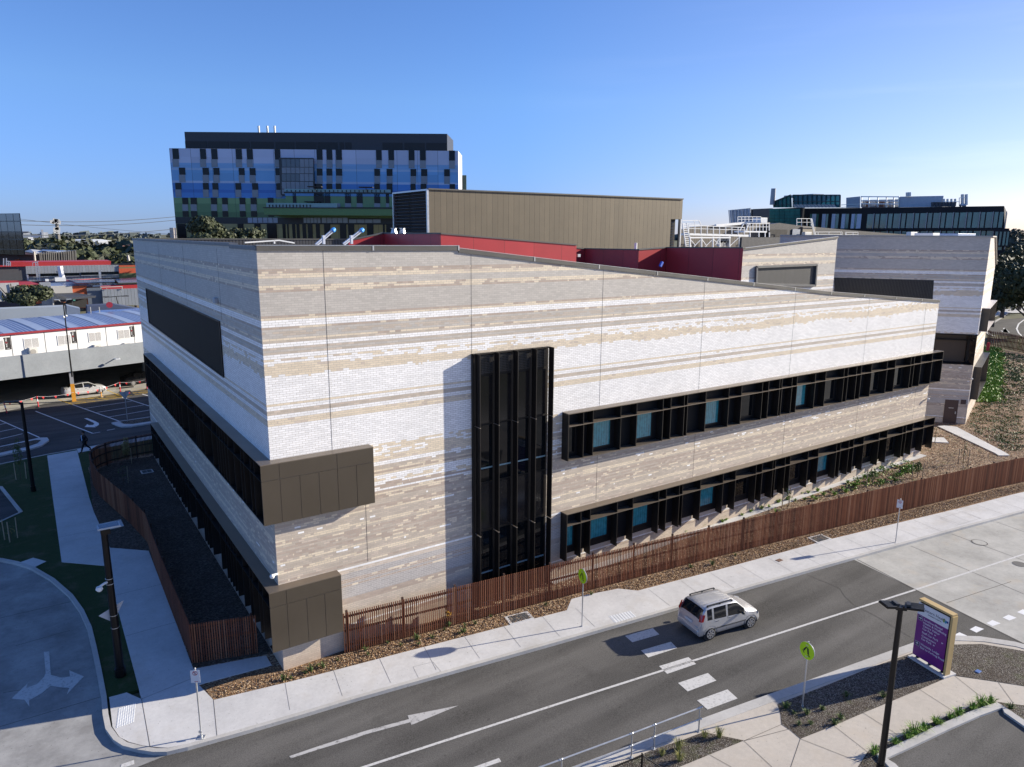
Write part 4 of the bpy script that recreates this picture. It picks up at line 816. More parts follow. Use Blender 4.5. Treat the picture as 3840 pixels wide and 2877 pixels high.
ribwall('plant_screen', 'brown ribbed plant screen wall rising behind the white steel platform', [(230, 480), (230, 260), (330, 230), (640, 205), (1120, 165), (1290, 170), (1290, 480)], CORRB, YP + 6)
b = MB(); gbar(b, 640, 210, 1130, 168, .35, YP + 5.8); o = b.build('pipe_run', WHITEP); tag(o, 'pale steel beam running along the top of the brown plant screen', 'beam')
for k, (x0, x1) in enumerate(((695, 727), (735, 768), (775, 806))):
    e = thing('condenser_unit', ['left', 'middle', 'right'][k] + ' one of three white condenser units under the steel platform', 'condenser', gpt((x0 + x1) / 2, 455), 0, 'row of white condensers below the platform')
    b = MB(); grect(b, x0, 350, x1, 455, YP + .6, .5); b.build('casing', mat('condenser_white', (.6, .6, .58), .5), e, True, bevel=.03)
    for yy_ in (378, 425):
        c = gpt((x0 + x1) / 2, yy_, YP + .59); b = MB(); b.cyl(c, c - Vector((0, .05, 0)), .42, .42, 14); b.build('fan', mat('condenser_fan', (.3, .3, .3), .6), e, True)
simple('roof_unit', 'pale blue fronted air unit standing on the roof by the upper platform', 'air unit', [(1183, 115, 1255, 180)], mat('unit_grey', (.62, .64, .66), .5), YP + 4, 1.5, bev=.04)
RLg = 'guard rails on the roofs'
def rail(lbl, xs_, yt, yb, yy=YP + 3, slope=0, w_=.07):
    r_ = thing('roof_guard_rail', lbl, 'guard rail', gpt(xs_[0], yb, yy), 0, RLg); b = MB(); x0, x1 = xs_[0], xs_[-1]
    gbar(b, x0, yt, x1, yt + slope, w_, yy); gbar(b, x0, (yt + yb) / 2, x1, (yt + yb) / 2 + slope, w_ * .8, yy); b.build('rail', WHITEP, r_, True); b = MB()
    for x in xs_: gbar(b, x, yt + slope * (x - x0) / (x1 - x0), x, yb + slope * (x - x0) / (x1 - x0), w_, yy)
    b.build('posts', WHITEP, r_, True)
rail('white guard rail left of the pale blue air unit on the roof', [905, 950, 990, 1035, 1080, 1130, 1180], 105, 165)
rail('white guard rail box above the beige plant wall on the roof', [1605, 1660, 1725, 1775], 127, 213)
rail('long low white guard rail on the dark roof right of the beige wall', [1825, 1857, 1985, 2125, 2142], 285, 342)
rail('short white guard rail at the right end of the dark roof', [2180, 2190, 2270, 2330], 288, 342)
rail('low white hooped rail in front of the grey roof door', [1450, 1480, 1560, 1640, 1665], 322, 345)
b = MB(); gbar(b, 1768, 125, 1815, 340, .09, YP + 2.5); gbar(b, 1782, 125, 1828, 340, .09, YP + 2.5)
for i in range(9): gbar(b, 1768 + i * 5.4, 130 + i * 24, 1784 + i * 5.3, 130 + i * 24, .06, YP + 2.5)
tag(b.build('roof_ladder', WHITEP), 'white ladder leaning down from the guard rail box to the beige wall', 'ladder')
PH = thing('roof_plant_house', 'dark plant house with grey door and beige end wall behind the brick wings', 'plant house', gpt(1500, 345, YP + 5))
b = MB(); P = [gpt(x, y, YP + 5) for x, y in ((1270, 480), (1270, 195), (1400, 178), (1600, 205), (2212, 262), (2700, 300), (3100, 330), (3100, 480))]; b.face(P, 0, [(p.x, p.z) for p in P]); P2 = [p + Vector((0, 9, 0)) for p in P]; [b.face([P[i], P2[i], P2[(i + 1) % len(P)], P[(i + 1) % len(P)]]) for i in range(len(P))]; b.build('wall', CORRD, PH, True)
b = MB(); grect(b, 1285, 255, 1490, 345, YP + 4.9, .1); b.build('opening', GAP, PH, True)
b = MB(); grect(b, 1558, 250, 1640, 335, YP + 4.85, .1); b.build('door', mat('grey_blue_door', (.28, .31, .36), .5), PH, True)
b = MB(); grect(b, 1680, 232, 1822, 345, YP + 4.8, .2); b.build('end_wall', mat('beige_render', (.30, .26, .20), .8), PH, True)
b = MB(); grect(b, 1678, 224, 1830, 233, YP + 4.6, .5); b.build('fascia', mat('pale_fascia', (.40, .37, .33), .6), PH, True)
simple('condenser_unit', 'white condenser unit standing against the beige roof wall', 'condenser', [(1705, 285, 1778, 340)], mat('condenser_white', (.6, .6, .58), .5), YP + 4, .6, bev=.03)
ribwall('low_plant_screen', 'low charcoal ribbed screen running behind the sloping brick parapet', [(945, 520), (955, 350), (1700, 345), (2120, 348), (2120, 520)], CORRD, YP - 8)
simple('roof_unit', 'small white roof unit behind the angled grey brick wall', 'air unit', [(2960, 285, 3030, 345)], WHITEP, YP - 2, .8, bev=.03)
for lb_, q, mm_2 in (('pale skylight box above the angled grey brick parapet', [(1730, 440, 1862, 460)], mat('pale_blue_box', (.35, .45, .62), .4)), ('small vented white unit on the parapet of the grey wing', [(1548, 436, 1600, 462)], WHITEP)):
    b = MB(); p0 = onz(*zp('t', q[0][0], q[0][3]), 17.2 if False else 17.15) if False else ony(*zp('t', q[0][0], q[0][3]), 14.); p1 = ony(*zp('t', q[0][2], q[0][1]), 14.); b.box(p0.x, p1.x, 14, 16, min(p0.z, p1.z), max(p0.z, p1.z)); tag(b.build('roof_box', mm_2, bevel=.02), lb_, 'roof box')
# davit arms, frame and small vents at the front parapet
def davit(px0, px1, lbl):
    a_ = ony(*px0, 6.); c_ = ony(*px1, 6.); r_ = thing('roof_davit_arm', lbl, 'davit arm', a_, 0, 'white davit arms at the front parapet'); d_ = (c_ - a_).normalized()
    b = MB(); b.bar(a_ - d_ * .35, c_, .13, .13); b.build('arm', mat('davit_white', (.60, .63, .70), .4), r_, True)
    b = MB(); b.bar(a_ - d_ * .35 + Vector((0, -.075, 0)), c_ - d_ * .1 + Vector((0, -.075, 0)), .012, .01); b.build('stripe', mat('grey_text', (.2, .2, .25)), r_, True)
    b = MB(); b.ell(c_, (.11, .11, .11), 14, 8); b.cyl(c_ - d_ * .1, c_, .10, .11, 14); b.build('cap', mat('blue_cap', (.02, .13, .62) if 'deep' in lbl else (.06, .32, .80), .35), r_, True, smooth=True)
    b = MB(); b.bar(a_ + d_ * .12 + Vector((0, 0, -.25)), a_ + d_ * .12 + Vector((0, 0, .14)), .16, .1); b.build('bracket', mat('davit_white', (.62, .64, .70)), r_, True)
    ang = math.atan2(d_.z, d_.x); M = frame_mat(a_ + d_ * .28 + Vector((0, -.068, -.03)), d_, Vector((-d_.z, 0, d_.x))); text_mesh('RAPTOR', .085, M, mat('grey_text', (.2, .2, .25)), 'lettering', r_, .002)
davit((1206, 901), (1251, 862), 'left white davit arm with light blue cap on the roof edge')
davit((1310, 900), (1358, 863), 'right white davit arm with deep blue cap on the roof edge')
b = MB(); 
fr = [(918, 910), (1047, 901.5), (1104, 911.5)]; Pf = [ony(u, v, 3.5) for u, v in fr]
for p, q_ in zip(Pf, Pf[1:]): b.bar(p, q_, .05)
b.bar(ony(1029.5, 903, 3.5), ony(1029.5, 914, 3.5), .05); tag(b.build('roof_frame', WHITEP), 'low white metal frame lying along the roof near the brick corner', 'frame')
for k, (x0, x1) in enumerate(((1598, 1632), (1655, 1692))):
    b = MB(); p = ony(600 + (x0 + x1) / 2 / 1.841, 450 + 783 / 1.841, 15.5); b.cyl(p, p + Vector((0, 0, .28)), .22, .13, 8); b.cyl(p + Vector((0, 0, .28)), p + Vector((0, 0, .32)), .2, .2, 8)
    tag(b.build('roof_vent', GALV), ['left', 'right'][k] + ' one of two small galvanised vents on the red wall by the louvres', 'roof vent', 'galvanised roof vents')
P = ony(1400 + 1830 / 1.7015, 650 + 595 / 1.7015, 10); b = MB(); b.bar(P, P + Vector((.2, 0, .32)), .16); tag(b.build('davit_socket', mat('blue_cap2', (.03, .1, .5))), 'small dark blue capped fitting in front of the dark red wall', 'davit cap')
P = ony(1400 + 1312 / 1.7015, 650 + 525 / 1.7015, 14.2); b = MB(); b.box(P.x - .1, P.x + .15, P.y, P.y + .2, P.z - .1, P.z + .1); tag(b.build('floodlight', GALV), 'small grey floodlight at the end of the bright red wall', 'floodlight')
b = MB(); p = ony(*zp('p', 1673, 490), 19); b.cyl(p, p + Vector((0, 0, .6)), .12, .12, 8); tag(b.build('roof_pipe', WHITEP), 'short white pipe standing on the dark red wall', 'pipe')
# ------------------------------------------------------------------ blue and green hospital tower
A = onz(634, 556, 40.); Bc = onz(1718, 566, 40.); FB = Fac((A.x, A.y), (Bc.x, Bc.y)); WB = (Vector((Bc.x, Bc.y)) - FB.A).length; ZB = 40.
BT = thing('hospital_tower', 'tall hospital block with blue, pale violet and green chequered cladding and a black plant storey', 'building', (A.x, A.y, 0))
def tz(y, x=1000): return FB.zsz('b', x, y)[1]
def ts(x, y=400): return FB.zsz('b', x, y)[0]
def paneled(name, c, px=5.6, var=.1):
    t = NT(name); uv = t.sep(t.uv()); f = t.math('DIVIDE', uv[0], px); fr = t.math('FRACT', f); i = t.math('FLOOR', f)
    seam = t.math('LESS_THAN', fr, .02); k = t.rng(t.white(t.comb(i, t.math('FLOOR', t.math('DIVIDE', uv[1], 2.1)))), 0, 1, 1 - var, 1 + var)
    cc = t.mix(1., c4(c), t.comb(k, k, k), 'MULTIPLY'); t.col(t.mix(seam, cc, c4(c, .4))); return t.set(.3, 0, .5)
def band(y0, y1, c, nm, x0=62, x1=2058):
    b = MB(); pts = [(x0, y0), (x1, y0 + 13 * (1 if y0 < 560 else .3)), (x1, y1 + 13 * (1 if y1 < 560 else .3)), (x0, y1)]
    s0, s1 = 0., WB; z1, z0 = tz(y0, 62), tz(y1, 62)
    b.face([FB.P(s0, z0), FB.P(s1, z0), FB.P(s1, z1), FB.P(s0, z1)], 0, [(s0, z0), (s1, z0), (s1, z1), (s0, z1)]); return b.build('cladding_band', paneled(nm, c), BT, True)
yL = lambda y: y
band(196, 295, (.50, .55, .70), 'clad_violet'); band(295, 330, (.22, .42, .68), 'clad_violet_blue'); band(330, 345, (.34, .50, .70), 'clad_mid'); band(345, 418, (.17, .40, .68), 'clad_sky'); band(418, 434, (.42, .52, .70), 'clad_line')
band(434, 478, (.06, .23, .58), 'clad_blue'); band(478, 500, (.035, .15, .46), 'clad_deep_blue'); band(500, 536, (.06, .23, .58), 'clad_blue2'); band(536, 575, (.18, .31, .13), 'clad_green'); band(575, 634, (.12, .23, .09), 'clad_green_mid'); band(634, 670, (.08, .16, .06), 'clad_green_dark')
band(670, 715, (.012, .012, .014), 'clad_black'); band(715, 1050, (.32, .27, .11), 'clad_olive')
BK = mat('tower_black_window', (.008, .008, .010), .15, 0, .2, .3, spec=.25); GR = mat('tower_grey_glass', (.22, .24, .27), .15, 0, .2, .3, spec=.4)
def win(x0, x1, y0, ym, y1, flip=False, g=True):
    b = MB(); FB.zrect(b, 'b', x0, y0, x1, ym if g else y1, 0, .15); w_ = b.build('window', BK if not flip else GR, BT, True)
    if g: b = MB(); FB.zrect(b, 'b', x0, ym, x1, y1, 0, .12); b.build('pane', GR if not flip else BK, w_, False); 
ax = lambda x: (x - 62) / 1996
r1 = [(88, 130), (278, 318), (356, 397), (524, 566), (600, 640), (793, 831), (1082, 1122), (1150, 1190), (1215, 1256), (1492, 1531), (1577, 1616), (1717, 1757), (1795, 1835), (1996, 2036)]
for x0, x1 in r1: o = 14 * ax(x0); win(x0, x1, 198 + o, 270 + o * .8, 323 + o * .9)
for x0, x1 in [(133, 175), (296, 338), (370, 411), (545, 584), (620, 660), (797, 836), (1083, 1122), (1150, 1190), (1215, 1258), (1480, 1519), (1565, 1605), (1730, 1769), (1803, 1845), (1962, 2001)]: o = 12 * ax(x0); win(x0, x1, 329 + o, 378 + o, 430 + o)
for x0, x1 in [(107, 148), (298, 337), (363, 403), (522, 561), (637, 678), (803, 843), (1215, 1252), (1480, 1518), (1730, 1765), (1800, 1840), (2000, 2037)]: o = 9 * ax(x0); win(x0, x1, 434 + o, 480 + o, 532 + o)
for x0, x1 in [(1075, 1122), (1150, 1190), (1565, 1605)]: win(x0, x1, 440, 460, 500, g=False)
for x0, x1 in [(155, 195), (213, 255), (353, 394), (430, 468), (550, 590), (627, 668), (745, 784)]:
    win(x0, x1, 537, 583, 628); win(x0 + 3, x1 + 3, 630, 630, 669, g=False)
for x0, x1 in [(122, 182), (540, 580), (655, 697), (740, 808), (848, 868), (880, 890), (915, 935), (945, 965), (985, 1010), (1022, 1055), (1078, 1105), (1135, 1178), (1243, 1287), (1300, 1343), (1430, 1475), (1540, 1553), (1563, 1605)]: win(x0, x1, 717, 760, 830, g=False)
for x0, x1, n in [(605, 815, 6), (990, 1110, 5), (1115, 1298, 5), (1303, 1525, 4)]:
    for i in range(n): b = MB(); FB.zrect(b, 'b', x0 + (x1 - x0) * i / n + 2, 675 + (12 if x0 > 1300 else 0), x0 + (x1 - x0) * (i + 1) / n - 2, 711, 0, .12); b.build('window', mat('tower_pale_glass', (.20, .25, .35), .15, 0, .25, .2, spec=.8), BT, True)
# framed bay window
b = MB(); FB.zrect(b, 'b', 836, 265, 1070, 522, 0, 1.3); bay_ = b.build('bay_frame', mat('bay_black', (.015, .017, .022), .3), BT, True)
for i in range(7):
    for j, (ya, yb_) in enumerate(((275, 328), (332, 372), (376, 425), (430, 478), (482, 515))):
        b = MB(); FB.zrect(b, 'b', 850 + i * 31 + 1.5, ya, 850 + (i + 1) * 31 - 1.5, yb_, 1.3, 1.36); b.build('pane', mat('bay_glass_dark', (.05, .06, .08), .1, spec=.8) if (j in (0, 2) and i < 4) else GR, bay_, False)
# stepped terraces
def terr(name, x0, x1, y0, y1, o1, c, nm): b = MB(); FB.zrect(b, 'b', x0, y0, x1, y1, .05, o1); return b.build(name, mat(nm, c, .4), BT, True)
terr('terrace_wall', 918, 2080, 513, 522, 9, (.02, .02, .025), 'terr_edge'); terr('terrace_wall', 925, 2080, 522, 540, 8.8, (.10, .28, .55), 'terr_blue'); terr('terrace_wall', 930, 2080, 540, 612, 8.7, (.15, .27, .12), 'terr_green')
terr('terrace_wall', 810, 2080, 618, 624, 13, (.02, .02, .025), 'terr_edge'); terr('terrace_wall', 815, 2080, 624, 668, 12.8, (.10, .20, .07), 'terr_green2')
for x0, x1, g_ in [(975, 998, 0), (1115, 1182, 0), (1185, 1223, 0), (1320, 1360, 1), (1397, 1437, 1), (1513, 1553, 1), (1590, 1612, 1), (1247, 1290, 2)]:
    b = MB(); FB.zrect(b, 'b', x0, 518, x1, 585 if g_ != 2 else 583, 8.7, 8.8)
    if g_ != 2: b.build('window', BK, BT, True)
    if g_: b = MB(); FB.zrect(b, 'b', x0, 585, x1, 611, 8.7, 8.79); b.build('window', GR, BT, True)
b = MB(); FB.zrect(b, 'b', 920, 492, 1620, 514, 8.6, 8.7); b.build('glass_balustrade', mat('balustrade_glass', (.12, .26, .28), .12, spec=.8), BT, True)
b = MB(); FB.zrect(b, 'b', 830, 588, 1285, 617, 12.6, 12.7); b.build('glass_balustrade', mat('balustrade_glass', (.12, .26, .28), .12), BT, True)
for i in range(24): b = MB(); x = 935 + i * 28; FB.zrect(b, 'b', x, 497, x + 5, 514, 8.75, 8.85); b.build('post', BK, BT, True)
for i in range(13): b = MB(); x = 848 + i * 22; FB.zrect(b, 'b', x, 598, x + 6, 617, 12.8, 12.9); b.build('post', BK, BT, True)
for x, y in ((1130, 478), (1465, 482), (1110, 577)): b = MB(); FB.zrect(b, 'b', x - 45, y - 3, x + 45, y + 3, 9, 11); FB.zrect(b, 'b', x - 2, y, x + 2, y + 30, 9.9, 10.1); b.build('parasol', mat('dark_parasol', (.03, .025, .025), .7), BT, True)
# sides, roof and plant storey
n3 = Vector((-FB.n.x, -FB.n.y)); sd_ = (ony(1737, 590, 1e3) if False else None)
b = MB(); b.face([FB.P(WB, 0), FB.P(WB + .6, 0, -12), FB.P(WB + .6, ZB, -12), FB.P(WB, ZB)]); b.build('side_wall', mat('tower_white_side', (.62, .65, .70), .5), BT, True)
b = MB(); FB.box(b, WB + .4, WB + 1.8, 0, 34.5, -15, -12); b.build('side_wall', mat('tower_black_side', (.03, .05, .04), .3), BT, True)
b = MB(); b.face([FB.P(0, 0), FB.P(0, ZB), FB.P(0, ZB, -40), FB.P(0, 0, -40)]); b.face([FB.P(0, ZB), FB.P(WB, ZB), FB.P(WB + .6, ZB, -12), FB.P(0, ZB, -12)]); b.build('roof', ROOFD, BT, True)
b = MB(); s0 = FB.zsz('b', 168, 150)[0]; s1 = FB.zsz('b', 1990, 150)[0]
FPn = Fac((FB.P(0, 0, -3).x, FB.P(0, 0, -3).y), (FB.P(WB, 0, -3).x, FB.P(WB, 0, -3).y)); b = MB(); q0 = FPn.zsz('b', 168, 82); q1 = FPn.zsz('b', 1982, 96)
b.poly([FPn.P(q0[0], ZB), FPn.P(q1[0], ZB), FPn.P(q1[0], q1[1]), FPn.P(q0[0], q0[1]), FPn.P(q0[0], ZB, -14), FPn.P(q1[0] + 1, ZB, -14), FPn.P(q1[0] + 1, q1[1], -14), FPn.P(q0[0], q0[1], -14)], [(0, 1, 2, 3), (1, 5, 6, 2), (3, 2, 6, 7), (0, 3, 7, 4)]); b.build('plant_storey', mat('plant_black', (.035, .037, .045), .45), BT, True)
for x0, x1 in ((175, 325), (333, 475), (483, 618), (628, 785), (798, 928), (938, 1080), (1088, 1228), (1240, 1270), (1280, 1323), (1537, 1675), (1688, 1828), (1838, 1980)):
    b = MB(); o = 14 * ax(x0); FPn.zrect(b, 'b', x0, 147 + o, x1, 196 + o, 0, .1); b.build('louvre', mat('plant_louvre', (.012, .012, .013), .5), BT, True)
for x in (660, 720, 771): b = MB(); P = FPn.P(*FPn.zsz('b', x, 83), -3); b.cyl(P, P + Vector((0, 0, 2.0)), .3, .3, 10); b.build('flue', mat('flue_pale', (.7, .7, .68), .4, .3), BT, True)
# ------------------------------------------------------------------ teal glazed building at the right
def atd(zm, x, y, depth): u, v = zp(zm, x, y); return CAM + ray(u, v) * depth
a = atd('t', 1065, 255, 152); c = atd('t', 2068, 238, 139); FT = Fac((a.x, a.y), (c.x, c.y))
TB = thing('teal_office_building', 'dark building with rows of green tinted windows, glazed corner and rooftop plant', 'building', (a.x, a.y, 0))
def tb(name, x0, y0, x1, y1, o0, o1, m_, F=FT, zm='t'): b = MB(); F.zrect(b, zm, x0, y0, x1, y1, o0, o1); return b.build(name, m_, TB, True)
TBK = mat('teal_building_black', (.012, .013, .018), .5, 0, .15, .3, spec=.2); TGL = GLASSG; TW = mat('pale_strip', (.42, .50, .66), .3); TFN = mat('grey_fin', (.24, .25, .27), .4, .4)
b = MB(); FT.quad(b, 't', [(225, 262), (590, 255), (1065, 252), (2068, 238), (2075, 560), (1900, 700), (60, 560), (230, 400)], 0); b.build('wall', TBK, TB, True)
b = MB(); q = [FT.zsz('t', x, y) for x, y in ((2068, 238), (2110, 262))]; z0_, z1_ = FT.zsz('t', 2060, 560)[1], q[0][1]
b.face([FT.P(q[0][0], z0_), FT.P(q[0][0] + .8, z0_, -8), FT.P(q[0][0] + .8, z1_ - 1.2, -8), FT.P(q[0][0], z1_)]); b.face([FT.P(FT.zsz('t', 225, 262)[0], z1_ - .5), FT.P(q[0][0], z1_ - .3), FT.P(q[0][0], z1_ - .3, -15), FT.P(FT.zsz('t', 225, 262)[0], z1_ - .5, -15)]); b.build('side_wall', TBK, TB, True)
x = 1070; 
i = 0
while x < 2055:
    wd = 44 if i % 2 == 0 else 28; k = (x - 1070) / 990; y0, y1 = 297 - 16 * k, 400 - 4 * k
    w_ = tb('window', x, y0, min(x + wd, 2058), y1, .0, .12, TGL); tb('window', x, 423 - 4 * k, min(x + wd, 2058), 560 - 40 * (1 - k), 0, .12, TGL)
    if i % 2 == 0: tb('fin', x + wd + 1, y0 - 3, x + wd + 8, y1 + 2, .1, .6, TFN); tb('fin', x + wd + 1, 420 - 4 * k, x + wd + 8, 555 - 40 * (1 - k), .1, .6, TFN)
    x += wd + (14 if i % 2 == 0 else 10); i += 1
tb('floor_band', 1062, 402, 2105, 416, .15, .9, TBK)
for x0, x1 in ((668, 697), (742, 768), (812, 838), (884, 910), (955, 978), (995, 1027)): tb('light_strip', x0, 296, x1, 402, .0, .2, TW)
for x0, x1 in ((652, 666), (698, 715), (770, 785), (840, 862), (912, 935), (980, 993)): tb('window', x0, 296, x1, 402, .0, .1, TGL)
# glazed corner pavilion below, and glass box on top
g0 = atd('t', 360, 255, 158); g1 = atd('t', 585, 255, 150); FG = Fac((g0.x, g0.y), (g1.x, g1.y))
for i in range(6):
    for j in range(5): tb('window', 362 + i * 37.5, 258 + j * 24, 362 + (i + 1) * 37.5 - 2, 258 + (j + 1) * 24 - 2, .0, .1, TGL, FG)
tb('wall', 358, 254, 590, 560, -.5, -.05, TBK, FG)
tb('wall', 228, 258, 360, 560, -.5, -.05, mat('dark_wall', (.05, .05, .06), .5), FG)
b = MB(); FG.quad(b, 't', [(66, 268), (222, 253), (232, 560), (90, 560)], -.1); b.build('glass_screen', mat('blue_glass_screen', (.30, .36, .46), .25, 0, .25, .4, spec=.8), TB, True)
b = MB()
for i in range(7): k = i / 6; gb0 = FG.P(*FG.zsz('t', 66 + 156 * k, 268 - 15 * k), .1); gb1 = FG.P(*FG.zsz('t', 90 + 142 * k, 560), .1); b.bar(gb0, gb1, .12)
b.build('screen_mullions', mat('mull_grey', (.2, .24, .3)), TB, True)
b = MB(); FG.quad(b, 't', [(405, 250), (405, 210), (535, 158), (540, 250)], .6); b.build('roof_glazing', TGL, TB, True)
b = MB(); FG.quad(b, 't', [(535, 250), (535, 157), (880, 158), (878, 250)], .0); b.build('roof_glazing', mat('teal_roof_glass', (.02, .115, .14), .15, spec=.8), TB, True)
b = MB(); FG.quad(b, 't', [(730, 228), (815, 170), (875, 166), (875, 210), (872, 225)], .05); b.build('roof_glazing', mat('teal_bright', (.05, .30, .26), .2), TB, True)
b = MB()
for i in range(11): x = 535 + i * 34; b.bar(FG.P(*FG.zsz('t', x, 158), .15), FG.P(*FG.zsz('t', x, 250), .15), .14)
for y in (158, 205): b.bar(FG.P(*FG.zsz('t', 535, y), .15), FG.P(*FG.zsz('t', 878, y), .15), .16)
for i in range(5): x = 410 + i * 30; b.bar(FG.P(*FG.zsz('t', x, 208 - i * 12), .75), FG.P(*FG.zsz('t', x, 250), .75), .14)
b.bar(FG.P(*FG.zsz('t', 405, 210), .75), FG.P(*FG.zsz('t', 535, 158), .75), .2); b.bar(FG.P(*FG.zsz('t', 405, 235), .75), FG.P(*FG.zsz('t', 535, 225), .75), .1); b.build('mullions', mat('mull_teal', (.02, .05, .06)), TB, True)
tb('roof_core', 440, 155, 650, 170, -4, -1, mat('core_grey', (.35, .38, .42)), FG)
b = MB(); P = FG.P(*FG.zsz('t', 412, 230), 1.2); b.cyl(P, P + Vector((0, 0, 3.4)), .55, .5, 10); b.build('flue', mat('flue_dark', (.30, .31, .33), .4, .4), TB, True)
for i in range(12): b = MB(); x0 = 565 + i * 26; FG.quad(b, 't', [(x0, 228), (x0 + 22, 229), (x0 + 44, 252), (x0 + 20, 251)], 1.5); b.build('solar_panel', mat('grey_solar', (.30, .31, .32), .35), TB, True)
g0 = atd('t', 918, 200, 158); g1 = atd('t', 1622, 200, 149); FQ = Fac((g0.x, g0.y), (g1.x, g1.y)); PGR = mat('plant_pale_grey', (.42, .46, .52), .6)
b = MB(); FQ.quad(b, 't', [(918, 252), (918, 178), (1020, 168), (1020, 252)], 0); b.build('plant_wall', mat('plant_pale_left', (.34, .37, .42), .6), TB, True)
tb('plant_wall', 1305, 167, 1622, 246, -.2, 0, PGR, FQ); tb('plant_wall', 1020, 185, 1305, 246, -5, -4.8, mat('plant_dark_back', (.10, .10, .11)), FQ)
for x0, x1, c_ in ((1035, 1055, (.4, .4, .4)), (1062, 1080, (.16, .08, .06)), (1090, 1125, (.5, .5, .5)), (1132, 1150, (.3, .32, .35)), (1157, 1190, (.14, .07, .05)), (1198, 1222, (.5, .5, .5)), (1230, 1250, (.3, .3, .32)), (1262, 1300, (.42, .44, .46))): tb('chiller', x0, 196, x1, 242, -2, -1, mat('chiller%d' % x0, c_, .5), FQ)
b = MB()
for y in (170, 200, 222): b.bar(FQ.P(*FQ.zsz('t', 1025, y), .1), FQ.P(*FQ.zsz('t', 1305, y + 2), .1), .2)
for x in (1030, 1085, 1150, 1212, 1265, 1303): b.bar(FQ.P(*FQ.zsz('t', x, 168), .1), FQ.P(*FQ.zsz('t', x, 248), .1), .2)
b.bar(FQ.P(*FQ.zsz('t', 885, 232), 1), FQ.P(*FQ.zsz('t', 1020, 225), 1), .12); b.bar(FQ.P(*FQ.zsz('t', 885, 250), 1), FQ.P(*FQ.zsz('t', 1010, 240), 1), .12); b.build('plant_frame', GALV, TB, True)
for x, y0, y1, r_ in ((1365, 140, 168, .35), (1379, 140, 168, .35), (1629, 187, 240, .22), (1655, 187, 240, .22), (1683, 187, 240, .22), (1710, 187, 240, .22), (1763, 154, 238, .3), (1791, 154, 232, .3)):
    b = MB(); b.cyl(FQ.P(*FQ.zsz('t', x, y1), .5), FQ.P(*FQ.zsz('t', x, y0), .5), r_, r_, 8); b.build('flue', mat('flue_steel', (.42, .43, .45), .3, .6), TB, True)
b = MB(); b.tube([FQ.P(*FQ.zsz('t', 1745, 228), .5), FQ.P(*FQ.zsz('t', 1760, 236), .5), FQ.P(*FQ.zsz('t', 1791, 234), .5)], .35); 
for x, y0, x1, y1 in ((1740, 180, 1795, 180), (1740, 180, 1740, 240), (1622, 208, 1745, 208)): b.bar(FQ.P(*FQ.zsz('t', x, y0), .8), FQ.P(*FQ.zsz('t', x1, y1), .8), .1)
b.build('ductwork', GALV, TB, True)
for x in (1548, 1575, 1600, 1625, 1645, 1667, 1690, 1700): b = MB(); P = FQ.P(*FQ.zsz('t', x, 245), 1.5); b.cyl(P, P + Vector((0, 0, .9)), .3, .45, 8); b.build('roof_vent', mat('vent_dark', (.08, .08, .09)), TB, True)
# lower part of the building seen beside the brick wing
b = MB(); FT.zrect(b, 't', 1985, 415, 2105, 535, .5, 1.0); b.build('wall', TBK, TB, True)
for x0, x1 in ((1998, 2018), (2030, 2045), (2058, 2075), (2084, 2098)): tb('window', x0, 425, x1, 525, 1.0, 1.1, TGL)
# ------------------------------------------------------------------ black glass block at the left edge
q0 = CAM + ray(73.5, 800) * 118; q1 = CAM + ray(-700, 800) * 150; FLk = Fac((q0.x, q0.y), (q1.x, q1.y)); zt_ = q0.z
LB = thing('black_glass_building', 'black glass box building cut off by the left edge of the view', 'building', (q0.x, q0.y, 0)); WLk = 45; z0_ = FLk.sz(60, 955)[1]
def lprism(o0, z0, z1, a0=0.):
    rd = Vector((q0.x - CAM.x, q0.y - CAM.y)).normalized() * 22; rd = Matrix.Rotation(R(4), 2) @ rd
    P0 = FLk.P(a0, 0, o0); P1 = FLk.P(WLk, 0, o0); bb = MB(); bb.prism([(P0.x, P0.y), (P1.x, P1.y), (P1.x + rd.x, P1.y + rd.y), (P0.x + rd.x, P0.y + rd.y)], z0, z1); return bb
lprism(-.05, z0_, zt_).build('body', mat('black_glass_body', (.02, .022, .024), .25), LB, True)
rows = [zt_]
for y in (275, 432, 540, 690, 770): rows.append(FLk.zsz('l', 200, y)[1])
sx = []
for x in (290, 195, 90, -10, -110, -210, -310): sx.append(FLk.zsz('l', x, 200)[0])
for i in range(len(sx) - 1):
    for j in range(5):
        b = MB(); FLk.box(b, sx[i] + .06, sx[i + 1] - .06, rows[j + 1] + .06, rows[j] - .08, -.05, .02); b.build('pane', mat('mirror_glass', (.12, .15, .15), .06, spec=1.) if j < 2 else mat('dark_tinted', (.016, .018, .022), .08, spec=.7), LB, True)
lprism(-2, 0, z0_ - .02, 1.2).build('base', mat('maroon_base', (.06, .02, .02), .7), LB, True)
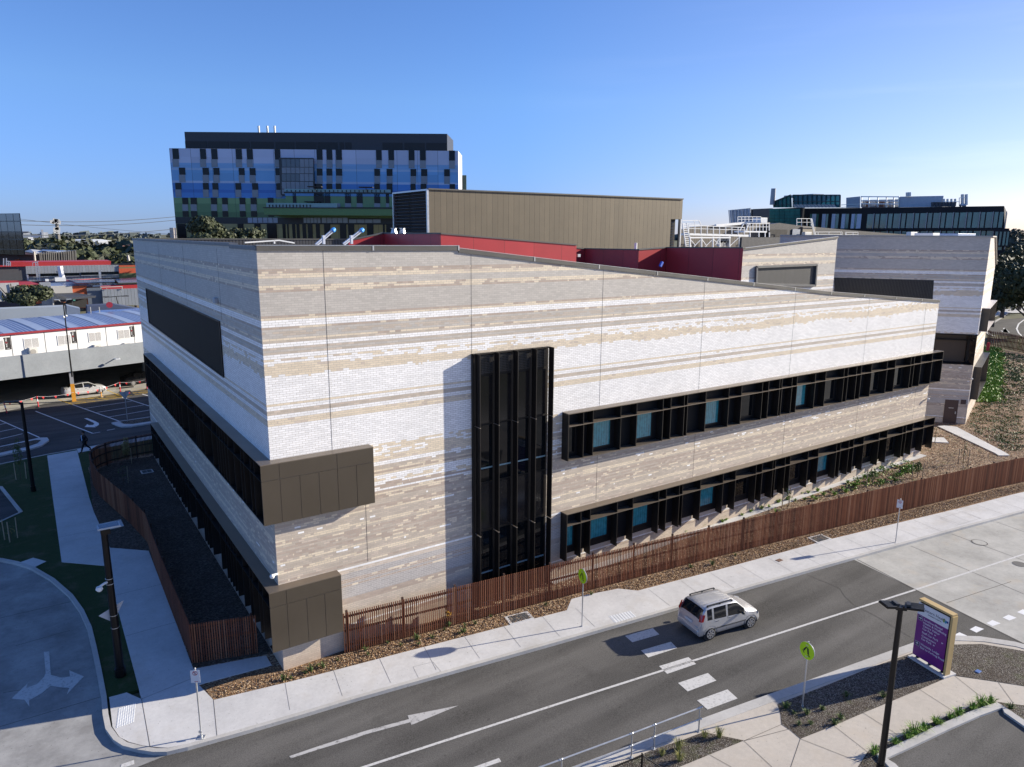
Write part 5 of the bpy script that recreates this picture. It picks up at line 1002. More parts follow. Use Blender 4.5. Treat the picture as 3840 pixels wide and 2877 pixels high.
# ------------------------------------------------------------------ trees and plants
def crown_mesh(name, blobs, n, size, material, seed=1, solid=0):
    """crown of many small leaf clumps spread through blobs (x,y,z,rx,ry,rz)"""
    r = random.Random(seed); b = MB(); tot = sum(q[3] * q[4] * q[5] for q in blobs)
    for q in blobs:
        k = max(6, int(n * q[3] * q[4] * q[5] / tot))
        for _ in range(k):
            while True:
                v = Vector((r.uniform(-1, 1), r.uniform(-1, 1), r.uniform(-1, 1)))
                if .25 < v.length < 1: break
            v = v.normalized() * (v.length ** .45) * r.uniform(.88, 1.06)
            c = Vector((q[0] + v.x * q[3], q[1] + v.y * q[4], q[2] + v.z * q[5])); s = size * r.uniform(.6, 1.4)
            nrm = (v + Vector((r.uniform(-.8, .8), r.uniform(-.8, .8), r.uniform(-.5, .9)))).normalized(); x = nrm.orthogonal().normalized(); y = nrm.cross(x)
            a = r.uniform(0, 6.28); x, y = x * math.cos(a) + y * math.sin(a), y * math.cos(a) - x * math.sin(a)
            b.face([c - x * s, c + y * s * .55, c + x * s, c - y * s * .55])
    me = b.build(name, material); return me
def make_tree(name, lbl, loc, h, rad, leaf, seed, n=1400, size=.35, trunk=.25, group=None, squash=.75, low=.35):
    r = random.Random(seed); t = thing(name, lbl, 'tree', loc, 0, group); b = MB()
    b.cyl((0, 0, -.3), (0, 0, h * low), trunk, trunk * .7, 8)
    blobs = []
    for i in range(9):
        a = i * 2.4 + r.uniform(-.4, .4); d = rad * r.uniform(.25, .68) * (0 if i == 0 else 1); z = h * (low + (1 - low) * r.uniform(.35, .82)); rr_ = rad * r.uniform(.32, .55)
        blobs.append((d * math.cos(a), d * math.sin(a), z, rr_, rr_, rr_ * squash)); b.cyl((0, 0, h * low * .9), (d * math.cos(a) * .9, d * math.sin(a) * .9, z), trunk * .45, trunk * .12, 5)
    b.build('trunk', BARK, t); c = crown_mesh('crown', blobs, n, size, leaf, seed + 9); c.parent = t; return t
def tuft_mesh(n, h, spread, seed, wd=.012, material=LEAFB, name='leaves'):
    r = random.Random(seed); b = MB()
    for i in range(n):
        a = r.uniform(0, 6.28); d = r.uniform(0, spread * .3); L = h * r.uniform(.6, 1.1); o = r.uniform(.2, 1) * spread; p0 = Vector((d * math.cos(a), d * math.sin(a), 0)); dr = Vector((math.cos(a), math.sin(a), 0)); sd2 = Vector((-dr.y, dr.x, 0)) * wd
        p1 = p0 + dr * o * .45 + Vector((0, 0, L * .75)); p2 = p0 + dr * o + Vector((0, 0, L * r.uniform(.45, 1)))
        b.face([p0 - sd2, p0 + sd2, p1 + sd2, p1 - sd2]); b.face([p1 - sd2, p1 + sd2, p2])
    return b.build(name, material)
# ------------------------------------------------------------------ undercroft car park with the site sheds on its deck
DA, DB = Vector((-9.91, 57.5)), Vector((3.27, 61.53)); dd = (DB - DA).normalized(); FD = Fac(DA - dd * 45, DB + dd * 40); LD = (FD.B - FD.A).length
DK_ = thing('parking_deck', 'grey concrete car park deck with a dark undercroft and an orange and grey column', 'parking deck', (FD.A.x, FD.A.y, 0))
b = MB(); FD.box(b, 0, 45 + 6.24, 3.26, 5.48, -.25, 0); b.build('fascia_panel', CONCF, DK_, True); b = MB(); FD.box(b, 45 + 6.29, LD, 3.26, 5.47, -.25, 0); b.build('fascia_panel', CONCF, DK_, True)
b = MB(); FD.box(b, 0, LD, 3.3, 3.7, -32, -.25); b.build('deck_slab', CONCF, DK_, True)
b = MB(); FD.box(b, 0, LD, -.2, 3.3, -32, -31.5); b.build('back_wall', mat('undercroft_shade', (.05, .05, .05), .9), DK_, True)  # wall put in, and coloured dark, to keep the undercroft dark
b = MB(); FD.box(b, 0, .4, -.2, 3.3, -31.5, -.3); FD.box(b, LD - .4, LD, -.2, 3.3, -31.5, -.3); b.build('end_wall', mat('undercroft_shade', (.05, .05, .05), .9), DK_, True)
for a_ in (8, 18, 28, 36.5, 62, 72, 82): b = MB(); FD.box(b, a_, a_ + .4, -.15, 3.3, -8.4, -8); b.build('column', CONCF, DK_, True)
b = MB(); FD.box(b, 41.6, 42.0, -.15, 3.3, -5, -4.6); b.build('column', CONCF, DK_, True)
cp = G(*zp('zL', 992, 372), RD); b = MB(); FD_a = (Vector((cp.x, cp.y)) - FD.A).dot(FD.d); b.box(cp.x - .17, cp.x + .17, cp.y - .17, cp.y + .17, 1.9, 3.3); b.build('column', mat('column_grey', (.38, .38, .39), .7), DK_, True)
b = MB(); b.box(cp.x - .18, cp.x + .18, cp.y - .18, cp.y + .18, RD, 1.9); b.build('column_band', mat('safety_orange', (.75, .33, .03), .6), DK_, True)
P = FD.P(*FD.zsz('l2', 1690, 775)); b = MB(); b.cyl(P, P + Vector((FD.n.x, FD.n.y, 0)) * .7 + Vector((.25, 0, .12)), .06, .05, 8); b.box(P.x + .05, P.x + .5, P.y - 1.0, P.y - .75, P.z + .02, P.z + .14); lt = b.build('deck_light', WHITEP); tag(lt, 'white light fitting sticking out from the grey deck fascia', 'light fitting')
# site sheds
WO = -2.2
SH = thing('site_shed_block', 'row of joined white site sheds with ribbed blue grey roof and red gutter', 'site sheds', (FD.A.x, FD.A.y, 4))
def wsz(x, y): 
    u, v = zp('l2', x, y); A2 = FD.P(0, 0, WO); F_ = Fac((A2.x, A2.y), (A2.x + FD.d.x * 10, A2.y + FD.d.y * 10)); return F_.sz(u, v)
zg = wsz(1060, 340)[1]; WHW = mat('shed_white', (.74, .74, .73), .5, 0, .04, 1)
xd = [wsz(x, 560)[0] for x in (-330, 170, 672, 1145, 1585, 1998, 2400, 2800)]
for i in range(len(xd) - 1):
    b = MB(); FD.box(b, xd[i] + .04, xd[i + 1] - .04, 3.7, zg, WO - 6, WO); b.build('wall_module', WHW, SH, True)
b = MB()
for x in xd: FD.box(b, x - .04, x + .04, 3.7, zg, WO - .3, WO - .03)
b.build('wall_joint', mat('joint_grey', (.25, .25, .26)), SH, True)
b = MB(); FD.box(b, xd[0], xd[-1], zg, zg + .2, WO, WO + .16); b.build('gutter', mat('dark_red_gutter', (.26, .02, .03), .5), SH, True)
t = NT('shed_roof'); u_ = t.sep(t.uv()); fr_ = t.math('FRACT', t.math('DIVIDE', u_[0], .38)); ln = t.math('LESS_THAN', fr_, .28)
t.col(t.mix(ln, (.10, .15, .30, 1), (.42, .47, .58, 1))); ROOFS = t.set(.35, .3)  # sky reflection is painted in as blue, pale lines mark the ribs
b = MB(); NS = 6
for j in range(NS):
    o0, o1 = WO + .1 - j * 1.5, WO + .1 - (j + 1) * 1.5; zz = lambda o: zg + .12 + .55 * math.sin(min(1, (WO + .1 - o) / 9.) * math.pi / 2)
    b.face([FD.P(xd[0], zz(o0), o0), FD.P(xd[-1], zz(o0), o0), FD.P(xd[-1], zz(o1), o1), FD.P(xd[0], zz(o1), o1)], 0, [(xd[0], 0), (xd[-1], 0), (xd[-1], 1), (xd[0], 1)])
b.build('roof', ROOFS, SH, True)
for i in range(1, len(xd) - 1):
    b = MB()
    for j in range(NS):
        o0, o1 = WO + .1 - j * 1.5, WO + .1 - (j + 1) * 1.5
        b.face([FD.P(xd[i] - .5, zz(o0) + .03, o0), FD.P(xd[i] + .5, zz(o0) + .03, o0), FD.P(xd[i] + .5, zz(o1) + .03, o1), FD.P(xd[i] - .5, zz(o1) + .03, o1)])
    b.build('roof_flashing', mat('pale_blue_flashing', (.36, .43, .56), .4, .3), SH, True)
t = NT('lattice_screen'); p_ = t.sep(t.uv()); q1 = t.math('FRACT', t.math('MULTIPLY', t.math('ADD', p_[0], p_[1]), 8.)); q2 = t.math('FRACT', t.math('MULTIPLY', t.math('SUBTRACT', p_[0], p_[1]), 8.))
t.col(t.mix(t.math('MAXIMUM', t.math('LESS_THAN', q1, .35), t.math('LESS_THAN', q2, .35)), (.16, .15, .15, 1), (.62, .61, .6, 1))); LATT = t.set(.5)
for x0, y0, x1, y1 in ((-110, 505, 50, 640), (365, 470, 570, 605), (860, 428, 1045, 555), (1318, 385, 1492, 508), (1750, 345, 1912, 465), (2160, 310, 2300, 430)):
    a0 = wsz(x0, (y0 + y1) / 2)[0]; a1 = wsz(x1, (y0 + y1) / 2)[0]; z1 = wsz((x0 + x1) / 2, y0)[1]; z0 = wsz((x0 + x1) / 2, y1)[1]
    f = MB(); FD.box(f, a0 - .08, a1 + .08, z0 - .08, z1 + .08, WO, WO + .05); fr = f.build('window', WHITEP, SH, True)
    for m0, m1 in ((a0, (a0 + a1) / 2 - .03), ((a0 + a1) / 2 + .03, a1)): g = MB(); g.face([FD.P(m0, z0, WO + .06), FD.P(m1, z0, WO + .06), FD.P(m1, z1, WO + .06), FD.P(m0, z1, WO + .06)], 0, [(m0, z0), (m1, z0), (m1, z1), (m0, z1)]); g.build('pane', LATT, fr, False)
for k, (x0, y0, x1, y1) in enumerate(((65, 455, 158, 635), (1055, 368, 1135, 540), (1925, 290, 1990, 448))):
    a0 = wsz(x0, (y0 + y1) / 2)[0]; a1 = wsz(x1, (y0 + y1) / 2)[0]; z1 = wsz((x0 + x1) / 2, y0)[1]; z0 = wsz((x0 + x1) / 2, y1)[1]
    r_ = thing('hire_sign', ['black and white upright hire sign at the left end of the white sheds', 'black and white upright hire sign by the black pole on the white sheds', 'black and white upright hire sign at the right end of the white sheds'][k], 'sign', FD.P(a0, z0, WO), 0, 'upright signs on the white sheds')
    b = MB(); FD.box(b, a0, a1, z0, z1, WO + .005, WO + .04); b.build('board', mat('sign_black', (.03, .025, .025), .5), r_, True); h_ = (z1 - z0); w_ = a1 - a0
    for i, ch in enumerate('GROVE'):
        M = frame_mat(FD.P(a0 + w_ * .30, z1 - h_ * (.17 + .155 * i), WO + .05), (FD.d.x, FD.d.y, 0)); text_mesh(ch, h_ * .19, M, mat('sign_white', (.7, .7, .7)) if ch != 'O' else mat('sign_red', (.45, .03, .04)), 'letter', r_, .004, 'CENTER', 1, .004)
    M = frame_mat(FD.P(a0 + w_ * .5, z0 + h_ * .04, WO + .05), (FD.d.x, FD.d.y, 0)); text_mesh('HIRE', h_ * .10, M, mat('sign_white', (.7, .7, .7)), 'letter', r_, .004, 'CENTER')
for k, (x0, y0, x1, y1) in enumerate(((415, 600, 545, 705), (1375, 555, 1480, 640), (1820, 530, 1910, 610))):
    a0 = wsz(x0, (y0 + y1) / 2)[0]; a1 = wsz(x1, (y0 + y1) / 2)[0]; z1 = wsz((x0 + x1) / 2, y0)[1]; z0 = z1 - .75
    r_ = thing('air_conditioner', ['left', 'middle', 'right'][k] + ' one of three pale air conditioners mounted outside the white sheds', 'air conditioner', FD.P(a0, z0, WO + .3), 0, 'air conditioners on the white sheds')
    b = MB(); FD.box(b, a0, a1, z0, z1, WO + .05, WO + .42); b.build('casing', mat('ac_white', (.62, .61, .57), .5), r_, True, bevel=.02); c_ = FD.P(a0 + (a1 - a0) * .4, (z0 + z1) / 2 - .05, WO + .42)
    b = MB(); b.cyl(c_, c_ + Vector((FD.n.x, FD.n.y, 0)) * .02, .27, .27, 14); b.build('fan_grille', mat('ac_grille', (.33, .31, .28), .6), r_, True)
# ------------------------------------------------------------------ low buildings behind the deck
def lr(b, x0, y0, x1, y1, yy, th=.4, zm='l', mi=0):
    p = ony(*zp(zm, x0, (y0 + y1) / 2), yy); q = ony(*zp(zm, x1, (y0 + y1) / 2), yy); zt = ony(*zp(zm, (x0 + x1) / 2, y0), yy).z; zb = ony(*zp(zm, (x0 + x1) / 2, y1), yy).z
    return b.box(p.x, q.x, yy, yy + th, zb, zt, mi)
def lrp(name, rects, m_, root, yy, th=.4, zm='l'):
    b = MB()
    for r_ in rects: lr(b, *r_, yy, th, zm)
    return b.build(name, m_, root, True)
def lq(name, pts, m_, root, yy, zm='l', uvp=True):
    P = [ony(*zp(zm, x, y), yy) for x, y in pts]; b = MB()
    if name in ('roof', 'solar_panel'):           # flat roofs and panels lie level, at the height of their near edge
        z0 = min(p.z for p in P); Q = []
        for x, y in pts:
            u, v = zp(zm, x, y); q = onz(u, v, z0); Q.append(q if yy - 1 < q.y < yy + 24 else ony(u, v, yy + 24))
        P = Q; P2 = [p - Vector((0, 0, .12)) for p in P]
    else: P2 = [p + Vector((0, 2.2 if 'wall' in name or name in ('cladding', 'facade') else .25, 0)) for p in P]
    b.face(P, 0, [(p.x, p.z) for p in P]); n = len(P)
    for i in range(n): b.face([P[i], P2[i], P2[(i + 1) % n], P[(i + 1) % n]], 0, [(P[i].x, P[i].z), (P2[i].x, P2[i].z), (P2[(i + 1) % n].x, P2[(i + 1) % n].z), (P[(i + 1) % n].x, P[(i + 1) % n].z)])
    b.face(P2[::-1]); return b.build(name, m_, root, True)
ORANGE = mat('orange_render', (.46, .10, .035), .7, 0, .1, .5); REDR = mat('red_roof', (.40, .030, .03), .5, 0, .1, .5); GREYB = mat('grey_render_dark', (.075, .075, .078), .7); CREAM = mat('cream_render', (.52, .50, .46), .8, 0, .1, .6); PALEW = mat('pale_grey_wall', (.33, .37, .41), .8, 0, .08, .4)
LC = thing('grey_clad_building', 'long low building with grey board cladding, strip windows and orange and green striped end', 'building', (0, 105, 0))
lq('cladding', [(380, 948), (1758, 925), (1770, 1108), (395, 1172)], CORRG, LC, 105); lrp('roof', [(150, 880, 380, 945), (380, 872, 1640, 936)], REDR, LC, 107, 6)
lq('roof', [(370, 1200), (560, 878), (1640, 868), (1640, 1100)], REDR, LC, 106.5)
for x0, x1, y in ((405, 535, 1053), (600, 865, 1048), (925, 1178, 1040), (1196, 1465, 1030), (1500, 1755, 1022)): lrp('window', [(x0, y, x1, y + 48)], GLASSD, LC, 104.9, .1)
for x0, x1, y in ((405, 870, 1043), (925, 1178, 1033), (1196, 1755, 1018)): lrp('sill', [(x0, y + 52, x1, y + 60)], CAPL, LC, 104.7, .3)
for x0, y0, x1, y1, c_ in ((1760, 925, 2400, 948, (.46, .08, .03)), (1760, 948, 2400, 970, (.22, .15, .06)), (1760, 970, 2400, 1040, (.50, .085, .03)), (1765, 1040, 2400, 1108, (.11, .13, .05))): lrp('striped_end_wall', [(x0, y0, x1, y1)], mat('stripe%d' % y0, c_, .7), LC, 104.8)
lrp('dark_end_wall', [(-400, 948, 385, 1160)], GREYB, LC, 104.9); lrp('parapet', [(-400, 930, 385, 950)], REDR, LC, 104.6, .5)
lrp('roof_edge', [(1640, 900, 2400, 918)], CORRD, LC, 106)
LT = thing('cat_ladder', 'pale steel access ladder against the grey clad wall', 'ladder', ony(*zp('l', 560, 1165), 104.4)); b = MB()
for x0, x1 in ((530, 560), (562, 597)): b.bar(ony(*zp('l', x0 - 8, 870), 104.4), ony(*zp('l', x1 - 3, 1160), 104.4), .1)
for i in range(12): b.bar(ony(*zp('l', 527 + i * 2.6, 890 + i * 24), 104.4), ony(*zp('l', 562 + i * 2.6, 888 + i * 24), 104.4), .08)
b.bar(ony(*zp('l', 485, 935), 104.4), ony(*zp('l', 485, 890), 104.4), .08); b.bar(ony(*zp('l', 485, 890), 104.4), ony(*zp('l', 570, 870), 104.4), .08); b.build('rails', GALV, LT, True)
b = MB(); p = ony(*zp('l', 885, 940), 99); q = ony(*zp('l', 922, 1115), 99); b.cyl(q, p, .38, .38, 10); o = b.build('white_flue', WHITEP); tag(o, 'tall white flue pipe in front of the grey clad strip windows', 'flue')
b = MB(); lr(b, 400, 1070, 425, 1168, 103, .5); tag(b.build('downpipe', GALV), 'pale steel box pipe at the left end of the grey cladding', 'pipe'); b = MB(); lr(b, 1462, 1010, 1495, 1122, 103, .5); lr(b, 1480, 1005, 1515, 1016, 103, .5); tag(b.build('downpipe', GALV), 'pale steel box pipe between the right hand strip windows', 'pipe')
b = MB(); lr(b, 830, 1020, 880, 1034, 103, .6); tag(b.build('roof_cowl', mat('cowl', (.12, .12, .12))), 'small dark cowl left of the white flue', 'cowl')
b = MB()
for x0, y0, x1, y1 in ((45, 825, 62, 940), (90, 822, 100, 940), (60, 868, 150, 874), (120, 880, 128, 940), (150, 880, 156, 940), (60, 905, 150, 910)): b.bar(ony(*zp('l', (x0 + x1) / 2, y0), 104), ony(*zp('l', (x0 + x1) / 2 if y1 - y0 > 20 else x1, y1), 104), .14)
tag(b.build('roof_frame', GALV), 'small galvanised roof access frame above the dark end wall', 'frame')
# middle group
LM_ = thing('orange_and_cream_building', 'cluster of cream and orange rendered walls under red roofs with blue solar panels', 'building', (0, 90, 0))
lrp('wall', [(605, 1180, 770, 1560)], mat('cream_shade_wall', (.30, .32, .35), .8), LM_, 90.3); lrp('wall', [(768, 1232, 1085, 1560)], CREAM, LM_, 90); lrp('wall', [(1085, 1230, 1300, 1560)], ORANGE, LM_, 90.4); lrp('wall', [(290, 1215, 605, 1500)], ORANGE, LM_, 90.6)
lq('roof', [(590, 1195), (760, 1238), (1170, 1220), (1050, 1175)], mat('pale_blue_roof', (.22, .30, .45), .3, .3), LM_, 90.1)
lq('roof', [(-100, 1160), (400, 1150), (610, 1215), (320, 1222), (-100, 1195)], REDR, LM_, 91); lq('roof', [(480, 1150), (1180, 1140), (1560, 1250), (1100, 1235), (620, 1200)], mat('dark_red_roof', (.14, .02, .025), .5), LM_, 92)
for q in (((1010, 1145), (1690, 1128), (1700, 1160), (1130, 1178)), ((1280, 1200), (1680, 1182), (1740, 1215), (1370, 1230)), ((1690, 1190), (2300, 1180), (2300, 1205), (1760, 1215))): lq('solar_panel', q, mat('solar_blue', (.10, .15, .27), .12, .2), LM_, 89.6)
lq('solar_panel', [(1695, 1128), (2030, 1105), (2300, 1110), (2300, 1165), (1750, 1182)], mat('solar_grey', (.16, .17, .19), .25, .2), LM_, 89.5)
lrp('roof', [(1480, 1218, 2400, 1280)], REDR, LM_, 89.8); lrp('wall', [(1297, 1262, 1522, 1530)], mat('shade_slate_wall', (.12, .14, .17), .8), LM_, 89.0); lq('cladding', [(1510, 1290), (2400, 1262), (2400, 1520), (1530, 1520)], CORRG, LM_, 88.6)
b = MB(); lr(b, 1485, 1243, 1815, 1252, 88.4, .2); lr(b, 1485, 1243, 1495, 1272, 88.4, .2); lr(b, 1805, 1248, 1815, 1280, 88.4, .2); lr(b, 1575, 1272, 1585, 1285, 88.4, .2); b.build('roof_pipe', CREAM, LM_, True)
b = MB(); lr(b, 815, 1110, 975, 1165, 88, .8); tag(b.build('duct', WHITEP), 'white rooftop duct beside the foot of the tall flue', 'duct'); b = MB(); lr(b, 670, 1135, 722, 1165, 88, .8); tag(b.build('roof_cowl', WHITEP), 'small white cowl on the roof left of the white duct', 'cowl')
TE = thing('fabric_wall', 'pale stretched fabric screen wall with crossing cables at the left edge', 'screen', (0, 88, 0)); lq('fabric', [(-300, 1200), (120, 1190), (275, 1183), (290, 1345), (60, 1460), (-300, 1480)], mat('fabric_cream', (.50, .48, .45), .8), TE, 87); b = MB()
for a_, c_ in (((0, 1255), (130, 1405)), ((155, 1200), (195, 1400)), ((40, 1330), (30, 1400)), ((30, 1360), (100, 1440))): b.bar(ony(*zp('l', *a_), 86.9), ony(*zp('l', *c_), 86.9), .08)
b.build('cables', BLACK, TE, True)
CN = thing('black_canopy', 'black flat roofed entrance canopy in front of the cream wall', 'canopy', (0, 80, 0)); lq('roof', [(788, 1340), (1060, 1322), (1418, 1382), (1010, 1415)], mat('canopy_top', (.05, .05, .052), .6), CN, 80.4)
lq('fascia', [(785, 1338), (1005, 1405), (1418, 1378), (1418, 1408), (985, 1440), (785, 1365)], mat('canopy_fascia', (.10, .10, .10), .5), CN, 80); lrp('opening', [(800, 1435, 1290, 1560)], GAP, CN, 82, .2); lrp('post', [(1070, 1440, 1082, 1560)], GREYB, CN, 80.2, .2)  # opening is a dark panel painted as the shade under the canopy
lrp('green_sign', [(1082, 1434, 1115, 1455)], mat('exit_green', (.10, .30, .22), .4), CN, 79.9, .05)
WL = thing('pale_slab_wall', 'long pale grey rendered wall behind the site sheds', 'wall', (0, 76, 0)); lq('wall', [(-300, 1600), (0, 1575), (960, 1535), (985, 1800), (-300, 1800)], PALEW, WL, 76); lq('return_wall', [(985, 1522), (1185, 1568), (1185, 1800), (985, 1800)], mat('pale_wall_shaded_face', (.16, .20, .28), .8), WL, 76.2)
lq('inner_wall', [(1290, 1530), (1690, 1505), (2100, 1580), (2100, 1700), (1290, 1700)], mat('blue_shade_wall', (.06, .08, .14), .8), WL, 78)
BA = thing('blue_awning', 'long pale blue flat awning roof on posts behind the site sheds', 'awning', (0, 73, 0)); lq('roof', [(1290, 1620), (1500, 1590), (2200, 1555), (2200, 1590), (1420, 1632)], mat('awning_blue', (.16, .26, .52), .3, .2), BA, 73); lrp('fascia', [(1320, 1622, 2200, 1634)], mat('awning_brown', (.10, .07, .05)), BA, 72.8, .2)
for x in (1345, 1475): lrp('post', [(x - 5, 1545, x + 7, 1700)], CREAM, BA, 72.6, .15)
b = MB(); c_ = ony(*zp('l', 1618, 1512), 74); b.cyl(c_, c_ - Vector((0, .15, 0)), .36, .36, 18); o = b.build('red_round_sign', mat('round_red', (.30, .02, .04))); tag(o, 'round dark red sign standing behind the blue awning', 'sign')
# black glazed/slatted building further back
SB = thing('slatted_building', 'low dark building with vertical slatted facade and pale flat roof behind the red roofs', 'building', (0, 150, 0)); lq('facade', [(520, 755), (830, 745), (1130, 705), (1130, 900), (540, 900)], metal_board('dark_slats', (.09, .085, .08), .9, gapw=.4, dark=.5), SB, 150); lq('side_wall', [(355, 720), (520, 755), (540, 900), (215, 900), (230, 780)], mat('dark_navy', (.03, .035, .05)), SB, 151)
lq('roof', [(355, 720), (455, 690), (830, 722), (1120, 700), (830, 750), (520, 757)], mat('roof_pale', (.50, .50, .50), .5), SB, 149.8); lq('roof', [(600, 708), (630, 695), (975, 710), (830, 722)], mat('roof_blue', (.16, .22, .38), .4), SB, 149.7); b = MB()
for x in (590, 615, 650, 685, 715, 742, 770, 800, 832, 870, 910, 945, 975, 1008, 1040, 1075, 1120): b.bar(ony(*zp('l', x, 735 - (x - 590) * .05), 149.5), ony(*zp('l', x + 8, 880), 149.5), .16)
b.build('slat_posts', mat('slat_pale', (.25, .24, .22)), SB, True)
GB = thing('orange_gable_house', 'small orange brick gable behind the red roof at the left', 'house', (0, 125, 0)); lq('wall', [(215, 900), (215, 850), (300, 825), (380, 835), (500, 900)], ORANGE, GB, 125); lq('roof', [(205, 830), (215, 815), (330, 818), (490, 880), (480, 892), (325, 832)], mat('gable_roof', (.4, .4, .4)), GB, 124.8); lrp('pale_wall', [(218, 862, 300, 890)], CREAM, GB, 124.7)
# ------------------------------------------------------------------ mast, poles, wires, far suburb
MS = thing('telecom_mast', 'telecom mast with two rings of white panel antennas above the trees', 'mast', ony(*zp('l', 870, 620), 320)); b = MB(); b.cyl(ony(*zp('l', 872, 640), 320), ony(*zp('l', 838, 300), 320), .9, .6, 8); b.build('mast_pole', mat('mast_grey', (.16, .15, .14)), MS, True)
for k, (x, y, hh) in enumerate(((768, 285, 48), (808, 262, 50), (830, 275, 60), (852, 270, 50), (870, 295, 55), (795, 300, 30), (815, 400, 60), (862, 400, 68), (840, 385, 40), (858, 450, 30), (822, 440, 30))):
    b = MB(); p = ony(*zp('l', x, y - hh / 2), 319); q = ony(*zp('l', x, y + hh / 2), 319); b.bar(p, q, 1.3); b.build('antenna', mat('antenna_white', (.62, .62, .60)), MS, True)
b = MB(); b.bar(ony(*zp('l', 765, 310), 320), ony(*zp('l', 880, 315), 320), .5); b.bar(ony(*zp('l', 800, 430), 320), ony(*zp('l', 878, 432), 320), .5); b.build('headframe', mat('mast_grey', (.16, .15, .14)), MS, True)
for k, (a_, c_, yy) in enumerate((((-400, 240), (2700, 200), 420), ((-400, 302), (2700, 250), 420), ((-400, 460), (2700, 378), 420), ((600, 672), (1960, 600), 260), ((700, 655), (1960, 612), 260), ((1500, 850), (1910, 795), 200), ((-200, 180), (2700, 480), 500))):
    P, Q = ony(*zp('l', *a_), yy), ony(*zp('l', *c_), yy + (80 if k < 3 else 0)); b = MB(); pts = [P.lerp(Q, i / 10) - Vector((0, 0, 2.5 * math.sin(math.pi * i / 10) * (1 if k < 3 else .4))) for i in range(11)]; b.tube(pts, .16 if k < 3 else .09, 4)
    o = b.build('power_line', mat('wire', (.08, .09, .10))); tag(o, ['topmost long power line crossing the sky at the left', 'second long power line crossing the sky at the left', 'third long power line just above the horizon at the left', 'upper of the two pale wires strung in front of the trees', 'lower of the two pale wires strung in front of the trees', 'short wire running to the grey pole beside the brick corner', 'faint slanting power line crossing the sky at the left'][k], 'power line')
for k, (x, y0, y1, w_) in enumerate(((1465, 612, 815, .3), (1518, 618, 845, .3), (1425, 575, 660, .25), (512, 725, 870, .25), (1900, 780, 860, .3))):
    b = MB(); yy = 240 if k < 3 else 140; b.cyl(ony(*zp('l', x + 5, y1), yy), ony(*zp('l', x - 8, y0), yy), w_, w_ * .8, 6); b.bar(ony(*zp('l', x - 25, y0 + 12), yy), ony(*zp('l', x + 14, y0 + 10), yy), w_)
    o = b.build('utility_pole', mat('pole_pale', (.45, .42, .38))); tag(o, ['left one of a close pair of pale poles among the trees', 'right one of a close pair of pale poles among the trees', 'short pale pole behind the pair in the trees', 'slim pole in front of the slatted building', 'pale headed pole beside the dark trees near the brick corner'][k], 'pole')
tproto = {}
def far_tree(x, y, h, k, lf, lbl, grp):
    if k not in tproto:
        t_ = make_tree('tree', lbl, (x, y, 0), 10, 6.2, lf, 40 + k, 900, .75, .35, grp, .7, .2); tproto[k] = t_; s_ = h / 10; t_.scale = (s_, s_, s_); return t_
    return dup(tproto[k], (x, y, 0), random.Random(int(x * 7 + y)).uniform(0, 6), lbl, (h / 10,) * 3)
rt_ = random.Random(5)
# individually visible trees at mid distance on the left
mid = [(1290, 760, 170, 12), (1420, 800, 175, 10), (1180, 800, 165, 9), (1700, 700, 190, 12), (1840, 690, 200, 12), (1960, 720, 180, 13), (1640, 830, 170, 9), (1800, 840, 165, 10), (1950, 850, 160, 11), (1540, 760, 220, 12), (760, 600, 330, 14), (620, 600, 340, 11), (980, 590, 330, 12), (1120, 620, 300, 10), (540, 610, 320, 9), (860, 640, 300, 9), (1380, 680, 260, 12), (1240, 690, 250, 11), (1060, 690, 250, 10), (700, 680, 280, 9)]
mid_order = sorted(range(len(mid)), key=lambda i: mid[i][0])
OR2 = ['first', 'second', 'third', 'fourth', 'fifth', 'sixth', 'seventh', 'eighth', 'ninth', 'tenth', 'eleventh', 'twelfth', 'thirteenth', 'fourteenth', 'fifteenth', 'sixteenth', 'seventeenth', 'eighteenth', 'nineteenth', 'twentieth']
for i, (x, y, yy, h) in enumerate(mid):
    P = ony(*zp('l', x, y), yy); zt = ony(*zp('l', x, y - 70), yy).z
    far_tree(P.x, yy, max(6, zt + .5), i % 3, (LEAFD, LEAFF, LEAFD)[i % 3], OR2[mid_order.index(i)] + ' olive tree from the left in the belt beyond the red roofs', 'trees beyond the red roofs')
# very far treeline and suburb as one mass each
def treeline(name, lbl, n, d0, d1, a0, a1, h0, h1, seed, size=2.2, lf=LEAFF):
    r = random.Random(seed); b = MB()
    for _ in range(n):
        an = R(r.uniform(a0, a1)); d = math.sqrt(r.uniform(d0 * d0, d1 * d1)); cx, cy = CAM.x + d * math.cos(an), CAM.y + d * math.sin(an); h = r.uniform(h0, h1) * (1 + .25 * math.sin(an * 60)); w_ = h * r.uniform(.5, .95)
        for k in range(26):
            v = Vector((r.gauss(0, .5), r.gauss(0, .5), abs(r.gauss(.35, .33)))); c = Vector((cx + v.x * w_, cy + v.y * w_, min(v.z, 1.05) * h)); s_ = size * r.uniform(.5, 1.3) * (1 + d / 1500)
            nr = Vector((r.uniform(-1, 1), r.uniform(-1, 1), r.uniform(-.2, 1))).normalized(); x = nr.orthogonal().normalized() * s_; y = nr.cross(x); b.face([c - x, c + y * .7, c + x, c - y * .7])
    o = b.build(name, lf); tag(o, lbl, 'trees', None, 'stuff'); return o
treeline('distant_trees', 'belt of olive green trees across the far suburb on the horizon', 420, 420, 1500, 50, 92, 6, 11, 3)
treeline('distant_trees', 'low bluish band of far trees along the horizon line', 420, 1500, 4500, 10, 95, 8, 15, 4, 4.5, mat('far_haze_leaf', (.10, .12, .12), .9))  # distance haze is put into the bluish leaf colour
